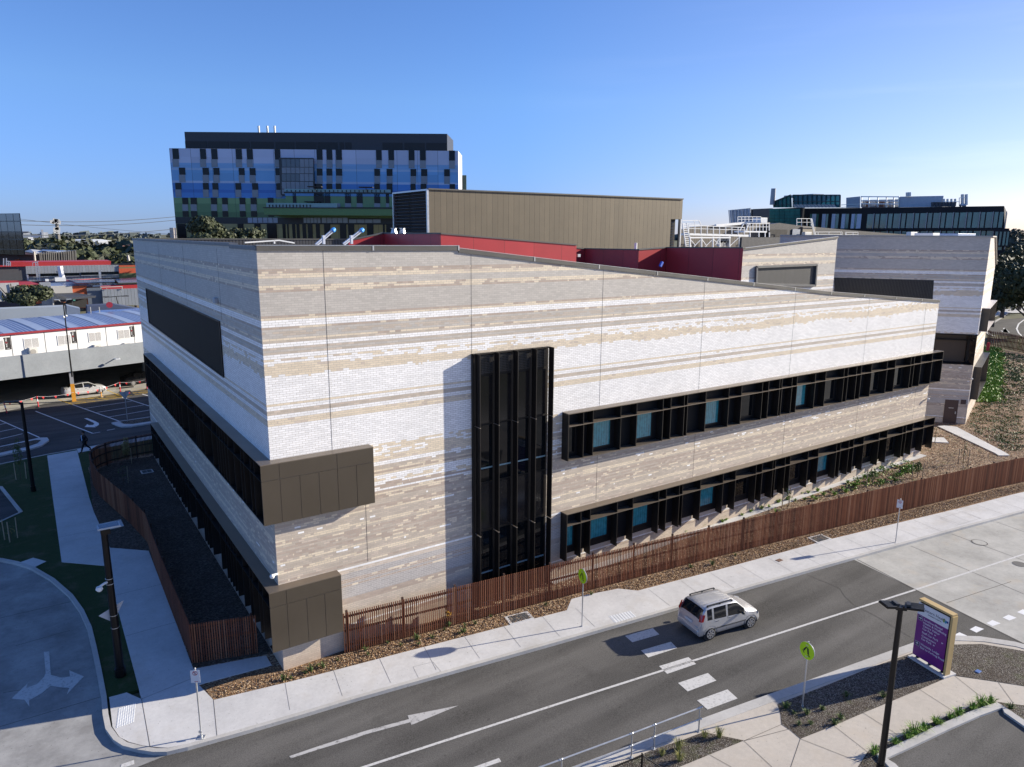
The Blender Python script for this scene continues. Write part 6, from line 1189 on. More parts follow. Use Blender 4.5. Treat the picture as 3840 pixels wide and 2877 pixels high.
def house(x, y, rz, w_, d_, h_, c_, lbl, grp, rc=(.5, .5, .5)):
    t_ = thing('distant_house', lbl, 'house', (x, y, 0), rz, grp); b = MB(); b.box(-w_ / 2, w_ / 2, -d_ / 2, d_ / 2, 0, h_); b.build('wall', mat('hw%d' % int(c_ * 100), (c_, c_, c_ * .96), .8), t_); b = MB(); b.poly([(-w_ / 2 - .4, -d_ / 2 - .4, h_), (w_ / 2 + .4, -d_ / 2 - .4, h_), (w_ / 2 + .4, d_ / 2 + .4, h_), (-w_ / 2 - .4, d_ / 2 + .4, h_), (-w_ / 2, 0, h_ + 1.6), (w_ / 2, 0, h_ + 1.6)], [(0, 1, 5, 4), (2, 3, 4, 5), (0, 4, 3), (1, 2, 5), (0, 3, 2, 1)]); b.build('roof', mat('hr%d' % int(rc[0] * 100), rc, .6), t_); return t_
for i in range(46):
    an = R(rt_.uniform(58, 90)); d = rt_.uniform(430, 1300); c_ = rt_.choice([.7, .6, .45, .75]); rc = rt_.choice([(.6, .6, .6), (.2, .2, .22), (.32, .16, .11), (.75, .75, .74)])
    house(CAM.x + d * math.cos(an), CAM.y + d * math.sin(an), rt_.uniform(0, 3), rt_.uniform(10, 24), rt_.uniform(8, 12), rt_.uniform(4, 7), c_, 'far pale suburban house or shed among the distant trees', 'far suburban houses', rc)
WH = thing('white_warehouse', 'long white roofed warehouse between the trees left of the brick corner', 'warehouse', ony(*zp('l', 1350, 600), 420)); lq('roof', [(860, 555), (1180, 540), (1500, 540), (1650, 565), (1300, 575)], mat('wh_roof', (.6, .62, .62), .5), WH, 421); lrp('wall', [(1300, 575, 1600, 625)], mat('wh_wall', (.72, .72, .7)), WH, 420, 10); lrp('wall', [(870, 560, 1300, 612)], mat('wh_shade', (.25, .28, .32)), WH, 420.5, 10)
for k, (x, y, yy, h, lbl) in enumerate(((340, 380, 900, 0, ''),)): pass
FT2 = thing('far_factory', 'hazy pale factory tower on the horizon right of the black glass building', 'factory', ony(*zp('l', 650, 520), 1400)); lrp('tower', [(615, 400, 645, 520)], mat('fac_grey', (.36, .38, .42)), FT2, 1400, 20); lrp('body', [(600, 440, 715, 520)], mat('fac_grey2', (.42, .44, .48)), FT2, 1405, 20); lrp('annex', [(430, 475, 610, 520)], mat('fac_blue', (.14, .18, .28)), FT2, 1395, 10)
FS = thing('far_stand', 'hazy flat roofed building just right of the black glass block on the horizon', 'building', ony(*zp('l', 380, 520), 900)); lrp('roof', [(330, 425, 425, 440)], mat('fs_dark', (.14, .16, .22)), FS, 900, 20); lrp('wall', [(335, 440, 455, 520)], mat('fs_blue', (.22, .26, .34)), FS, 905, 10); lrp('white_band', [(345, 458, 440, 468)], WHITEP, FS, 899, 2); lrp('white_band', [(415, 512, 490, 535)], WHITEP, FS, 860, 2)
SI = thing('grey_silo_tower', 'pale grey silo tower on the horizon at the left side of the blue hospital', 'silo', ony(*zp('d', 376, 520), 900)); b = MB()
P = ony(*zp('b', 96, 815), 900); 
for i in range(2): q = ony(*zp('b', 88 + i * 16, 745), 900); b = MB(); b.cyl((q.x, q.y, 0), (q.x, q.y, q.z), 3.6, 3.6, 10); b.build('silo', mat('silo_grey', (.42, .38, .36), .8), SI, True)
# ------------------------------------------------------------------ fences
t = NT('timber_batten_stain'); p_ = t.sep(t.pos()); kx = t.math('FLOOR', t.math('MULTIPLY', p_[0], 11.)); ky = t.math('FLOOR', t.math('MULTIPLY', p_[1], 11.)); wv = t.white(t.comb(kx, 0., 0.)); wv2 = t.white(t.comb(ky, 4., 0.))
c_ = t.ramp(t.math('ADD', t.math('MULTIPLY', wv, .7), t.math('MULTIPLY', wv2, .3)), [(0, (.075, .025, .014, 1)), (.3, (.13, .042, .022, 1)), (.55, (.205, .07, .034, 1)), (.8, (.27, .11, .055, 1)), (1, (.34, .18, .11, 1))])[0]
n_ = t.noise(t.comb(t.math('MULTIPLY', p_[0], 12.), t.math('MULTIPLY', p_[1], 12.), t.math('MULTIPLY', p_[2], 1.5)), 1., 4, .6); c_ = t.mix(t.rng(n_, .4, .7, 0, .35), c_, c4((.22, .11, .07))); t.col(c_); BATTEN = t.set(.75, 0, .25)
RAILM = mat('fence_rail_dark', (.05, .022, .015), .7, 0, .2, 3)
def along(path, step, start=0.):
    out = []; d0 = start
    for a, b in zip(path, path[1:]):
        a = Vector(a); b = Vector(b); L = (b - a).length; d = (b - a) / L
        while d0 < L: out.append((a + d * d0, d)); d0 += step
        d0 -= L
    return out
def fence(name, lbl, path, h=1.8, inner=1, group=None, material=BATTEN, bw=.043, bd=.040, step=.0925, posts=2.4, rails=(.32, .98, 1.62), zoff=.03):
    root = thing(name, lbl, 'fence', (path[0][0], path[0][1], gz(path[0][0])), 0, group); b = MB(); rr_ = random.Random(3)
    for q, d in along(path, step):
        n = Vector((-d.y, d.x)); z = gz(q.x) + zoff + rr_.uniform(-.006, .006); M = Matrix.Identity(4); M[0][0], M[1][0], M[0][1], M[1][1] = d.x, d.y, n.x, n.y; M[0][3], M[1][3] = q.x, q.y
        b.box(-bw / 2, bw / 2, -bd / 2, bd / 2, z, z + h, 0, M)
    b.build('battens', material, root, True)
    for rz_ in rails:
        r_ = MB()
        for a, c in zip(path, path[1:]):
            m_ = max(1, int((Vector(c) - Vector(a)).length / 6))
            for i in range(m_):
                u = Vector(a).lerp(Vector(c), i / m_); v = Vector(a).lerp(Vector(c), (i + 1) / m_); d = (v - u).normalized(); n = Vector((-d.y, d.x)) * (.055 * inner); r_.bar((u.x + n.x, u.y + n.y, gz(u.x) + rz_), (v.x + n.x, v.y + n.y, gz(v.x) + rz_), .05, .085)
        r_.build('rail', RAILM, root, True)
    for q, d in along(path, posts, .15):
        n = Vector((-d.y, d.x)) * (.11 * inner); b = MB(); z = gz(q.x); b.box(q.x + n.x - .04, q.x + n.x + .04, q.y + n.y - .04, q.y + n.y + .04, z - .1, z + h + .09); b.build('post', RAILM, root, True)
    return root
fence('batten_fence', 'long red brown vertical batten fence running along the sunny street', [(2.47, -.26), (11.4, -1.52), (22.2, -3.02), (31, -4.4), (41.9, -6.1), (50, -7.4), (62, -9.3)], 1.78)
fence('batten_fence', 'shaded brown batten fence curving beside the left path', [(-.55, 1.8), (-2.93, 2.5), (-2.92, 6.6), (-2.9, 10), (-2.84, 13.4), (-2.74, 16.4), (-3.2, 19.9), (-3.75, 23), (-4.3, 26.1), (-4.48, 29), (-4.44, 31), (-4.2, 32.1), (-3.78, 32.9), (-2.89, 33.65), (-1.3, 34.18), (.1, 34.4), (6, 35)], 1.72, -1)
bp = gl('k', [(860, 325), (905, 335), (985, 345), (1095, 365), (1326, 415), (1600, 470)]); fence('batten_fence', 'far red brown fence across the back of the mulched garden at the right', bp, 2.4, 1, None, BATTEN, .11, .06, .26, 6, (.4, 1.3, 2.2))
# ------------------------------------------------------------------ signs on poles
LIME = mat('fluoro_yellow_green', (.42, .68, .005), .45, 0, .03, 2); SBLK = mat('sign_symbol_black', (.012, .012, .012), .5); SWHT = mat('sign_face_white', (.70, .71, .73), .4, 0, .04, 3); SRED = mat('sign_red_ink', (.45, .02, .03), .5)
def disc(b, c, nrm, r, th, n=32, mi=0): c = Vector(c); b.cyl(c - Vector(nrm) * th / 2, c + Vector(nrm) * th / 2, r, r, n, mi)
def legs_sign(base, htop, ang, lbl, rad=.31, lean=0.):
    r_ = thing('pedestrian_crossing_sign', lbl, 'road sign', base, ang, 'round yellow green crossing signs')
    b = MB(); b.cyl((0, 0, -.1), (0, 0, htop + .05), .028, .028, 10); b.cyl((0, 0, 0), (0, 0, .035), .05, .045, 10); b.build('pole', GALV, r_, smooth=False)
    zc = htop - rad; b = MB(); disc(b, (-.045, 0, zc), (1, 0, 0), rad, .012); b.build('rim', mat('sign_border_black', (.02, .02, .02)), r_)
    b = MB(); disc(b, (-.053, 0, zc), (1, 0, 0), rad * .955, .008); f = b.build('sign_face', LIME, r_); b = MB(); disc(b, (-.051, 0, zc), (1, 0, 0), rad * 1.03, .006); b.build('sign_edge', LIME, r_)
    b = MB(); disc(b, (-.0, 0, zc), (1, 0, 0), rad * 1.0, .03); b.build('backing', mat('sign_back_grey', (.42, .44, .46), .4, .3), r_)
    # walking legs: two trouser shapes and shoes, seen from the -x side (left of the picture = +y)
    S = rad / .4; b = MB(); F = lambda y, z: (-.060, -y * S, zc + z * S)
    b.face([F(-.075, .17), F(.02, .20), F(-.125, -.06), F(-.21, -.015)]); b.face([F(.0, .19), F(.10, .155), F(.155, -.13), F(.055, -.145)])
    b.face([F(-.215, -.035), F(-.245, -.06), F(-.15, -.175), F(-.115, -.165), F(-.165, -.075)]); b.face([F(.06, -.165), F(.16, -.155), F(.225, -.205), F(.20, -.225), F(.07, -.205)])
    b.build('walking_legs_symbol', SBLK, r_); b = MB()
    for z in (.28, -.28): b.box(-.06, .06, -.06, .06, zc + z * S - .02, zc + z * S + .02)
    b.build('clamp', GALV, r_); return r_
p1 = G(2182, 2349); legs_sign((p1.x, p1.y, gz(p1.x)), 2.72, -.15, 'round yellow green walking legs sign on the pavement in front of the batten fence')
p2 = G(3009, 2649); legs_sign((p2.x, p2.y, gz(p2.x)), 2.58, -.15, 'round yellow green walking legs sign in dark soil beyond the near kerb')
def parking_sign(base, htop, ang, lbl, foot=False, wd=.31, hh=.47):
    r_ = thing('parking_sign', lbl, 'parking sign', base, ang, 'small white no stopping signs on grey poles')
    b = MB(); b.cyl((0, 0, -.1), (0, 0, htop + .04), .028, .028, 10); b.ell((0, 0, htop + .05), (.035, .035, .03), 8, 6); b.build('pole', GALV, r_)
    b = MB(); b.box(-.04, -.034, -wd / 2, wd / 2, htop - hh, htop); f = b.build('plate', SWHT, r_, bevel=.002)
    zc = htop - .11; b = MB(); n = 24
    for i in range(n):
        a0, a1 = 6.2832 * i / n, 6.2832 * (i + 1) / n; b.face([(-.0415, .085 * math.cos(a0), zc + .085 * math.sin(a0)), (-.0415, .068 * math.cos(a0), zc + .068 * math.sin(a0)), (-.0415, .068 * math.cos(a1), zc + .068 * math.sin(a1)), (-.0415, .085 * math.cos(a1), zc + .085 * math.sin(a1))])
    b.bar((-.043, .055, zc + .055), (-.043, -.055, zc - .055), .004, .018); b.build('red_ring', SRED, r_)
    M = frame_mat((-.0425, 0, zc - .045), (0, -1, 0)); text_mesh('S', .125, M, SBLK, 'letter', r_, .002, 'CENTER', 1, .002, False)
    b = MB(); b.bar((-.042, .04, htop - hh + .045), (-.042, -.06, htop - hh + .045), .004, .014); b.face([(-.0425, -.05, htop - hh + .065), (-.0425, -.085, htop - hh + .045), (-.0425, -.05, htop - hh + .025)]); b.build('arrow', SRED, r_)
    if foot: b = MB(); b.box(-.14, .10, -.12, .12, 0, .012); b.cyl((0, 0, 0), (0, 0, .12), .04, .04, 10); b.box(-.07, -.03, -.05, .05, .2, .28); b.build('foot_plate', GALV, r_)
    return r_
p3 = G(755, 2764); parking_sign((p3.x, p3.y, gz(p3.x)), 2.6, 1.05, 'white no stopping sign on a galvanised pole at the street corner', True)
p4 = G(3358, 2034); parking_sign((p4.x, p4.y, gz(p4.x)), 2.5, .12, 'white no stopping sign on a slim pole far up the footpath', False)
# backs of triangular signs
def give_way(base, zs, ang, lbl, s_=.45, pole=True):
    r_ = thing('give_way_sign', lbl, 'road sign', base, ang, 'triangular signs seen from behind'); z = zs
    if pole: b = MB(); b.cyl((0, 0, -.1), (0, 0, z + .1), .028, .028, 8); b.build('pole', GALV, r_)
    b = MB(); tri = [(-s_, .40 * s_ * 1.4), (s_, .40 * s_ * 1.4), (0, -s_ * 1.15)]; v = [(x, .05, z + y) for x, y in tri] + [(x, .062, z + y) for x, y in tri]; b.poly(v, [(0, 1, 2), (5, 4, 3), (0, 3, 4, 1), (1, 4, 5, 2), (2, 5, 3, 0)]); b.build('sign_plate', mat('sign_back_aluminium', (.50, .51, .53), .4, .4), r_)
    b = MB(); b.box(-.05, .05, .02, .05, z - .3, z + .2) ; b.build('bracket', GALV, r_); return r_
# black CCTV pole near the left path, with camera, triangle sign and light head
def pole_light(base, h, lbl, heads, r0=.105, group='black light poles'):
    r_ = thing('light_pole', lbl, 'light pole', base, 0, group); b = MB(); b.cyl((0, 0, -.05), (0, 0, h), r0, r0 * .72, 14); b.cyl((0, 0, 0), (0, 0, .35), r0 * 1.25, r0 * 1.25, 14); b.build('pole', BLACK, r_, smooth=False)
    for k, (dx, dy, L, W_) in enumerate(heads):
        d = Vector((dx, dy, 0)).normalized(); n = Vector((-d.y, d.x, 0)); hd = MB(); M = Matrix.Identity(4)
        for i, ax_ in enumerate((d, n, Vector((0, 0, 1)))):
            for j in range(3): M[j][i] = ax_[j]
        M[2][3] = h - .02; tilt = M @ Matrix.Rotation(R(-6), 4, 'Y')
        hd.box(.05, .16, -.06, .06, -.12, .02, 0, tilt); hd.box(.10, L, -W_ / 2, W_ / 2, 0, .05, 0, tilt); hh = hd.build('lamp_head', BLACK, r_); f = MB()
        for i in range(6): f.box(L * .45, L * .96, -W_ / 2 + W_ * (i + .25) / 6, -W_ / 2 + W_ * (i + .75) / 6, .05, .075, 0, tilt)
        f.box(.15, L * .42, -W_ * .28, W_ * .28, .05, .13, 0, tilt); f.build('cooling_fins', mat('black_fins', (.035, .035, .036), .5), hh)
    return r_
p5 = G(3300, 2900); pole_light((p5.x, p5.y, gz(14.3)), 5.9, 'tall black double headed light pole in front of the purple sign at the lower right', [(-.72, .35, .62, .42), (.45, -.85, .62, .42)])
q5 = G(453, 2533); r5 = pole_light((q5.x, q5.y, gz(q5.x)), 6.05, 'thick black pole with camera, triangle sign and pale topped lamp beside the left path', [], .16)
b = MB(); b.box(-.22, .55, -.32, .20, 6.25, 6.31); b.build('solar_tray', mat('pale_frame', (.42, .46, .50), .4), r5); b = MB(); b.box(-.16, .49, -.26, .14, 6.31, 6.32); b.build('solar_panel', mat('tray_dark', (.10, .13, .19), .2), r5)
b = MB(); b.box(-.12, .2, -.2, .1, 6.0, 6.24); b.build('lamp_head', BLACK, r5)
zc_ = zat(1920 + 475 / 1.7313, q5.x, q5.y); b = MB(); b.tube([(0, 0, zc_), (-.18, -.12, zc_ + .02), (-.34, -.22, zc_ - .02)], .045); b.cyl((-.38, -.25, zc_ - .02), (-.38, -.25, zc_ - .12), .10, .13, 14); b.ell((-.38, -.25, zc_ - .12), (.11, .11, .10), 12, 6); b.build('camera', WHITEP, r5); b = MB(); b.cyl((0, 0, zc_ - .1), (0, 0, zc_ - .08), .15, .15, 14); b.cyl((0, 0, zc_ + .12), (0, 0, zc_ + .14), .15, .15, 14); b.build('strap', GALV, r5)
zt2 = zat(1920 + 690 / 1.7313, q5.x, q5.y); b = MB(); c3 = [Vector((-.47, .2, zt2 + .08)), Vector((.42, -.1, zt2 + .36)), Vector((-.02, .02, zt2 - .45))]; dv = Vector((.09, .30, 0)); c3 = [Vector((-.50, .14, zt2 + .02)), Vector((.40, .14, zt2 + .42)), Vector((-.02, .16, zt2 - .42))]; b.poly(c3 + [p + Vector((0, .012, 0)) for p in c3], [(0, 1, 2), (5, 4, 3), (0, 3, 4, 1), (1, 4, 5, 2), (2, 5, 3, 0)]); b.build('triangle_sign', mat('sign_back_aluminium', (.5, .51, .53)), r5); b = MB(); b.cyl((0, 0, zt2 - .02), (0, 0, zt2), .15, .15, 14); b.cyl((0, 0, zt2 - .55), (0, 0, zt2 - .53), .15, .15, 14); b.build('strap', GALV, r5)
q6 = G(126, 1841); r6 = pole_light((q6.x, q6.y, gz(q6.x)), 6.15, 'black light pole with a flat arm over the lawn at the left', [(-1, .1, .95, .34)], .13)
q7 = G(0 + 700 / 3.945, 1150 + 1500 / 3.945); x7, y7 = -6.2, 52.5
P7 = ony(*zp('l', 935, 1480), 56.9); z7 = P7.z; r7 = thing('light_pole', 'very tall thin black pole with twin floodlights standing in front of the white sheds', 'light pole', (P7.x, 56.9, 5.4), 0, 'black light poles'); r7.location = (P7.x, 56.9, 5.3)
Pb = ony(*zp('l2', 1058, 965), 56.9); b = MB(); b.cyl((Pb.x - P7.x, 0, -2.2), (0, 0, z7 - 5.3), .075, .05, 8); b.build('pole', BLACK, r7)
b = MB(); b.box(-.2, .2, -.1, .1, z7 - 5.3, z7 - 5.2); b.build('bracket', mat('rust_orange', (.42, .14, .05), .7), r7)
for s_ in (-1, 1): b = MB(); b.bar((s_ * .2, 0, z7 - 5.2), (s_ * .38, -.2, z7 - 5.0), .05); b.box(s_ * .3 - .22 + (.2 if s_ > 0 else -.2), s_ * .3 + .22 + (.2 if s_ > 0 else -.2), -.5, -.05, z7 - 5.0, z7 - 4.94); b.build('floodlight', mat('flood_grey', (.35, .36, .36), .4), r7)
b = MB(); b.ell((-.12, -.1, z7 - 6.7), (.12, .12, .12), 8, 6); b.ell((.12, -.1, z7 - 6.6), (.1, .1, .1), 8, 6); b.build('camera', WHITEP, r7)
P8 = ony(*zp('l', 1768, 1515), 82); z8 = ony(*zp('l', 1755, 1385), 82).z; r8 = thing('light_pole', 'small black twin arm lamp post in front of the grey board cladding', 'light pole', (P8.x, 82, P8.z - 1), 0, 'black light poles'); b = MB(); b.cyl((0, 0, 0), (-.3, 0, z8 - P8.z + 1), .09, .06, 6); b.bar((-1.6, 0, z8 - P8.z + .9), (1.0, 0, z8 - P8.z + 1.05), .08); b.build('pole', BLACK, r8)
for s_ in (-1.5, .8): b = MB(); b.box(s_ - .4, s_ + .4, -.2, .2, z8 - P8.z + .92, z8 - P8.z + 1.05); b.build('lamp_head', GREYB, r8)
# slim grey triangle sign by the traffic island
q9 = G(*zp('zL', 1705, 645), 0); gw = give_way((q9.x, q9.y, .16), zat(1400 + 285 / 3.563, q9.x, q9.y) - .16, .05, 'grey back of a triangular sign on a slim pole by the gravel island')
# ------------------------------------------------------------------ purple wayfinding sign
SGn = thing('wayfinding_sign', 'purple upright hospital directional sign with white header in a pale timber frame', 'sign', (21.35, -14.45, gz(21.4)))
Aw, Bw = Vector((21.50, -13.74)), Vector((21.22, -15.10)); Fs = Fac(Aw, Bw); Ws = (Bw - Aw).length; zg_ = gz(21.4); zt_s = 3.03
PUR = mat('sign_purple', (.17, .022, .19), .4, 0, .05, 2); WOOD = mat('pale_timber_frame', (.52, .37, .16), .5, 0, .06, 2)
b = MB(); Fs.box(b, -.10, Ws + .12, zg_ - .1, zg_ + .07, -.52, .16); b.build('concrete_base', CONC, SGn, True)
b = MB(); Fs.box(b, .02, Ws - .02, zg_ + .16, zt_s - .06, -.22, -.02); b.build('cabinet', BLACK, SGn, True)
b = MB(); Fs.box(b, .1, .2, zg_ + .05, zg_ + .2, -.3, -.05); Fs.box(b, Ws / 2 - .05, Ws / 2 + .05, zg_ + .05, zg_ + .2, -.3, -.05); Fs.box(b, Ws - .2, Ws - .1, zg_ + .05, zg_ + .2, -.3, -.05); b.build('feet', BLACK, SGn, True)
b = MB(); Fs.box(b, -.01, Ws + .03, zt_s, zt_s + .08, -.25, .03); b.build('frame_top', WOOD, SGn, True); b = MB(); Fs.box(b, Ws - .03, Ws + .06, zg_ + .07, zt_s - .001, -.25, .03); b.build('frame_side', WOOD, SGn, True)
zh = zt_s - .58; fw_ = Ws - .09; b = MB(); Fs.box(b, -.02, fw_, zg_ + .18, zh, -.015, .012); b.build('purple_panel', PUR, SGn, True); b = MB(); Fs.box(b, -.02, fw_, zh, zt_s - .08, -.015, .014); b.build('white_header', SWHT, SGn, True)
def stext(s, a, z, size, m_, off=.016, nm='lettering', bold=.002, sp=1.): return text_mesh(s, size, frame_mat(Fs.P(a, z, off), (Fs.d.x, Fs.d.y, 0)), m_, nm, SGn, .002, 'LEFT', sp, bold)
SG_G = mat('sign_letter_grey', (.12, .12, .14), .5); stext('Western Health', .10, zt_s - .34, .165, SG_G); stext('SUNSHINE HOSPITAL', .42, zt_s - .44, .062, SG_G)
SWL = mat('sign_letter_white', (.62, .58, .66), .5)
for i, (s_, z) in enumerate((('Sunshine Mental', .74), ('Health & Wellbeing', .87), ('Centre Visitor', 1.0), ('Car Park  \u25b8', 1.13), ('Staff Car Park  \u25b8', 1.29), ('Contractors', 1.44), ('Car Park  \u25b8', 1.57), ('Westside Lodge', 1.81), ('Exit to Furlong Road', 1.95))): stext(s_.replace('  \u25b8', ''), .27, zt_s - z, .125, SWL)
for z, a_ in ((1.13, .78), (1.29, 1.10), (1.57, .78)): b = MB(); b.face([Fs.P(a_ + .02, zt_s - z, .018), Fs.P(a_ + .10, zt_s - z + .035, .018), Fs.P(a_ + .02, zt_s - z + .07, .018)]); b.build('small_arrow', SWL, SGn, True)
for z, up_ in ((.74, False), (1.86, True)):
    zc2 = zt_s - z + .03; b = MB(); Fs.box(b, .035, .225, zc2 - .095, zc2 + .095, .012, .016); b.build('arrow_tile_border', SWL, SGn, True); b = MB(); Fs.box(b, .045, .215, zc2 - .085, zc2 + .085, .016, .019); tl = b.build('arrow_tile', mat('tile_navy', (.015, .012, .07), .4), SGn, True)
    a0 = .13; b = MB(); PT = (lambda a, z_: Fs.P(a0 + a, zc2 + z_, .021)) if not up_ else (lambda a, z_: Fs.P(a0 + z_, zc2 + a, .021)); b.face([PT(-.06, -.014), PT(.03, -.014), PT(.03, .014), PT(-.06, .014)]); b.face([PT(.07, 0), PT(.015, .055), PT(-.005, .04), PT(.035, 0), PT(-.005, -.04), PT(.015, -.055)]); b.build('arrow', SWL, SGn, True)
for dx_, dz_, r_, c_ in ((-.075, .0, .07, (.22, .40, .03)), (-.0, -.035, .065, (.03, .30, .45)), (.075, -.01, .055, (.02, .015, .18)), (.02, .01, .04, (.05, .2, .4))):
    b = MB(); cz = zt_s - .31; b.face([Fs.P(1.17 + dx_ + r_ * math.cos(k * .5236) * .7, cz + dz_ + r_ * math.sin(k * .5236) * (1.2 if dx_ < 0 else .9), .016 + .001 * (dx_ + .1)) for k in range(12)]); b.build('leaf_emblem', mat('emb%d' % int(c_[1] * 100 + c_[2] * 10), c_, .5, 0, 0), SGn, True)
# white timber post tops behind the sign
b = MB(); p = G(3280 + 1010 / 4.873, 2230 + 320 / 4.873, RD); b.box(p.x - .06, p.x + .06, p.y - .06, p.y + .06, gz(p.x) + RD, gz(p.x) + .75) if False else None
# ------------------------------------------------------------------ galvanised hand rail on the near kerb
HR = thing('pipe_railing', 'galvanised two rail pipe barrier along the near kerb', 'railing', (9, -11.5, gz(9)))
Pp = [Vector((4.6, -10.92, 0)), Vector((6.35, -11.17, 0)), Vector((8.10, -11.43, 0)), Vector((9.02, -11.53, 0)), Vector((10.94, -11.81, 0))]
Pp = [Vector((2.8, -10.66, 0)), Vector((5.45, -11.05, 0)), Vector((8.10, -11.43, 0)), Vector((9.02, -11.55, 0)), Vector((10.94, -11.81, 0))]
for p in Pp: p.z = gz(p.x)
for hgt in (.92, .46):
    b = MB(); b.tube([p + Vector((0, 0, hgt)) for p in Pp], .026, 8); b.build('rail', GALV, HR, True)
for p in Pp:
    b = MB(); b.cyl(p, p + Vector((0, 0, .95)), .026, .026, 10); b.build('post', GALV, HR, True); b = MB(); b.box(p.x - .07, p.x + .07, p.y - .07, p.y + .07, p.z, p.z + .012); b.cyl(p, p + Vector((0, 0, .06)), .04, .04, 8); b.build('foot', GALV, HR, True)
    for hgt in (.92, .46): b = MB(); b.ell(p + Vector((0, 0, hgt)), (.045, .045, .045), 8, 6); b.cyl(p + Vector((-.09, .012, hgt)), p + Vector((-.05, .006, hgt)), .038, .038, 8); b.cyl(p + Vector((.05, -.006, hgt)), p + Vector((.09, -.012, hgt)), .038, .038, 8); b.build('clamp', GALV, HR, True)
# black chain wire fence end at the bottom edge
pb = G(*zp('r', 582, 1120)); BF = thing('black_wire_fence', 'end of a black chain wire fence with top rail at the bottom edge', 'fence', (pb.x, pb.y, pb.z)); zt3 = zat(2600 + 855 / 3.749, pb.x, pb.y); hb = zt3 - pb.z
b = MB(); b.cyl((0, 0, 0), (0, 0, hb), .035, .035, 10); b.ell((0, 0, hb + .01), (.04, .04, .03), 8, 6); b.bar((0, 0, hb - .05), (.8, -.75, -.0), .03); b.build('post', BLACK, BF)
b = MB(); b.bar((0, 0, hb - .06), (-7, .9, hb - .06), .035); b.build('top_rail', BLACK, BF); b = MB()
for i in range(90): x_ = -7 * i / 90; b.bar((x_, -.13 * x_, hb + .02), (x_ - .5, -.13 * (x_ - .5), hb - .55), .004); b.bar((x_, -.13 * x_, hb - .55), (x_ - .5, -.13 * (x_ - .5), hb + .02), .004)
b.build('wire_mesh', BLACK, BF)
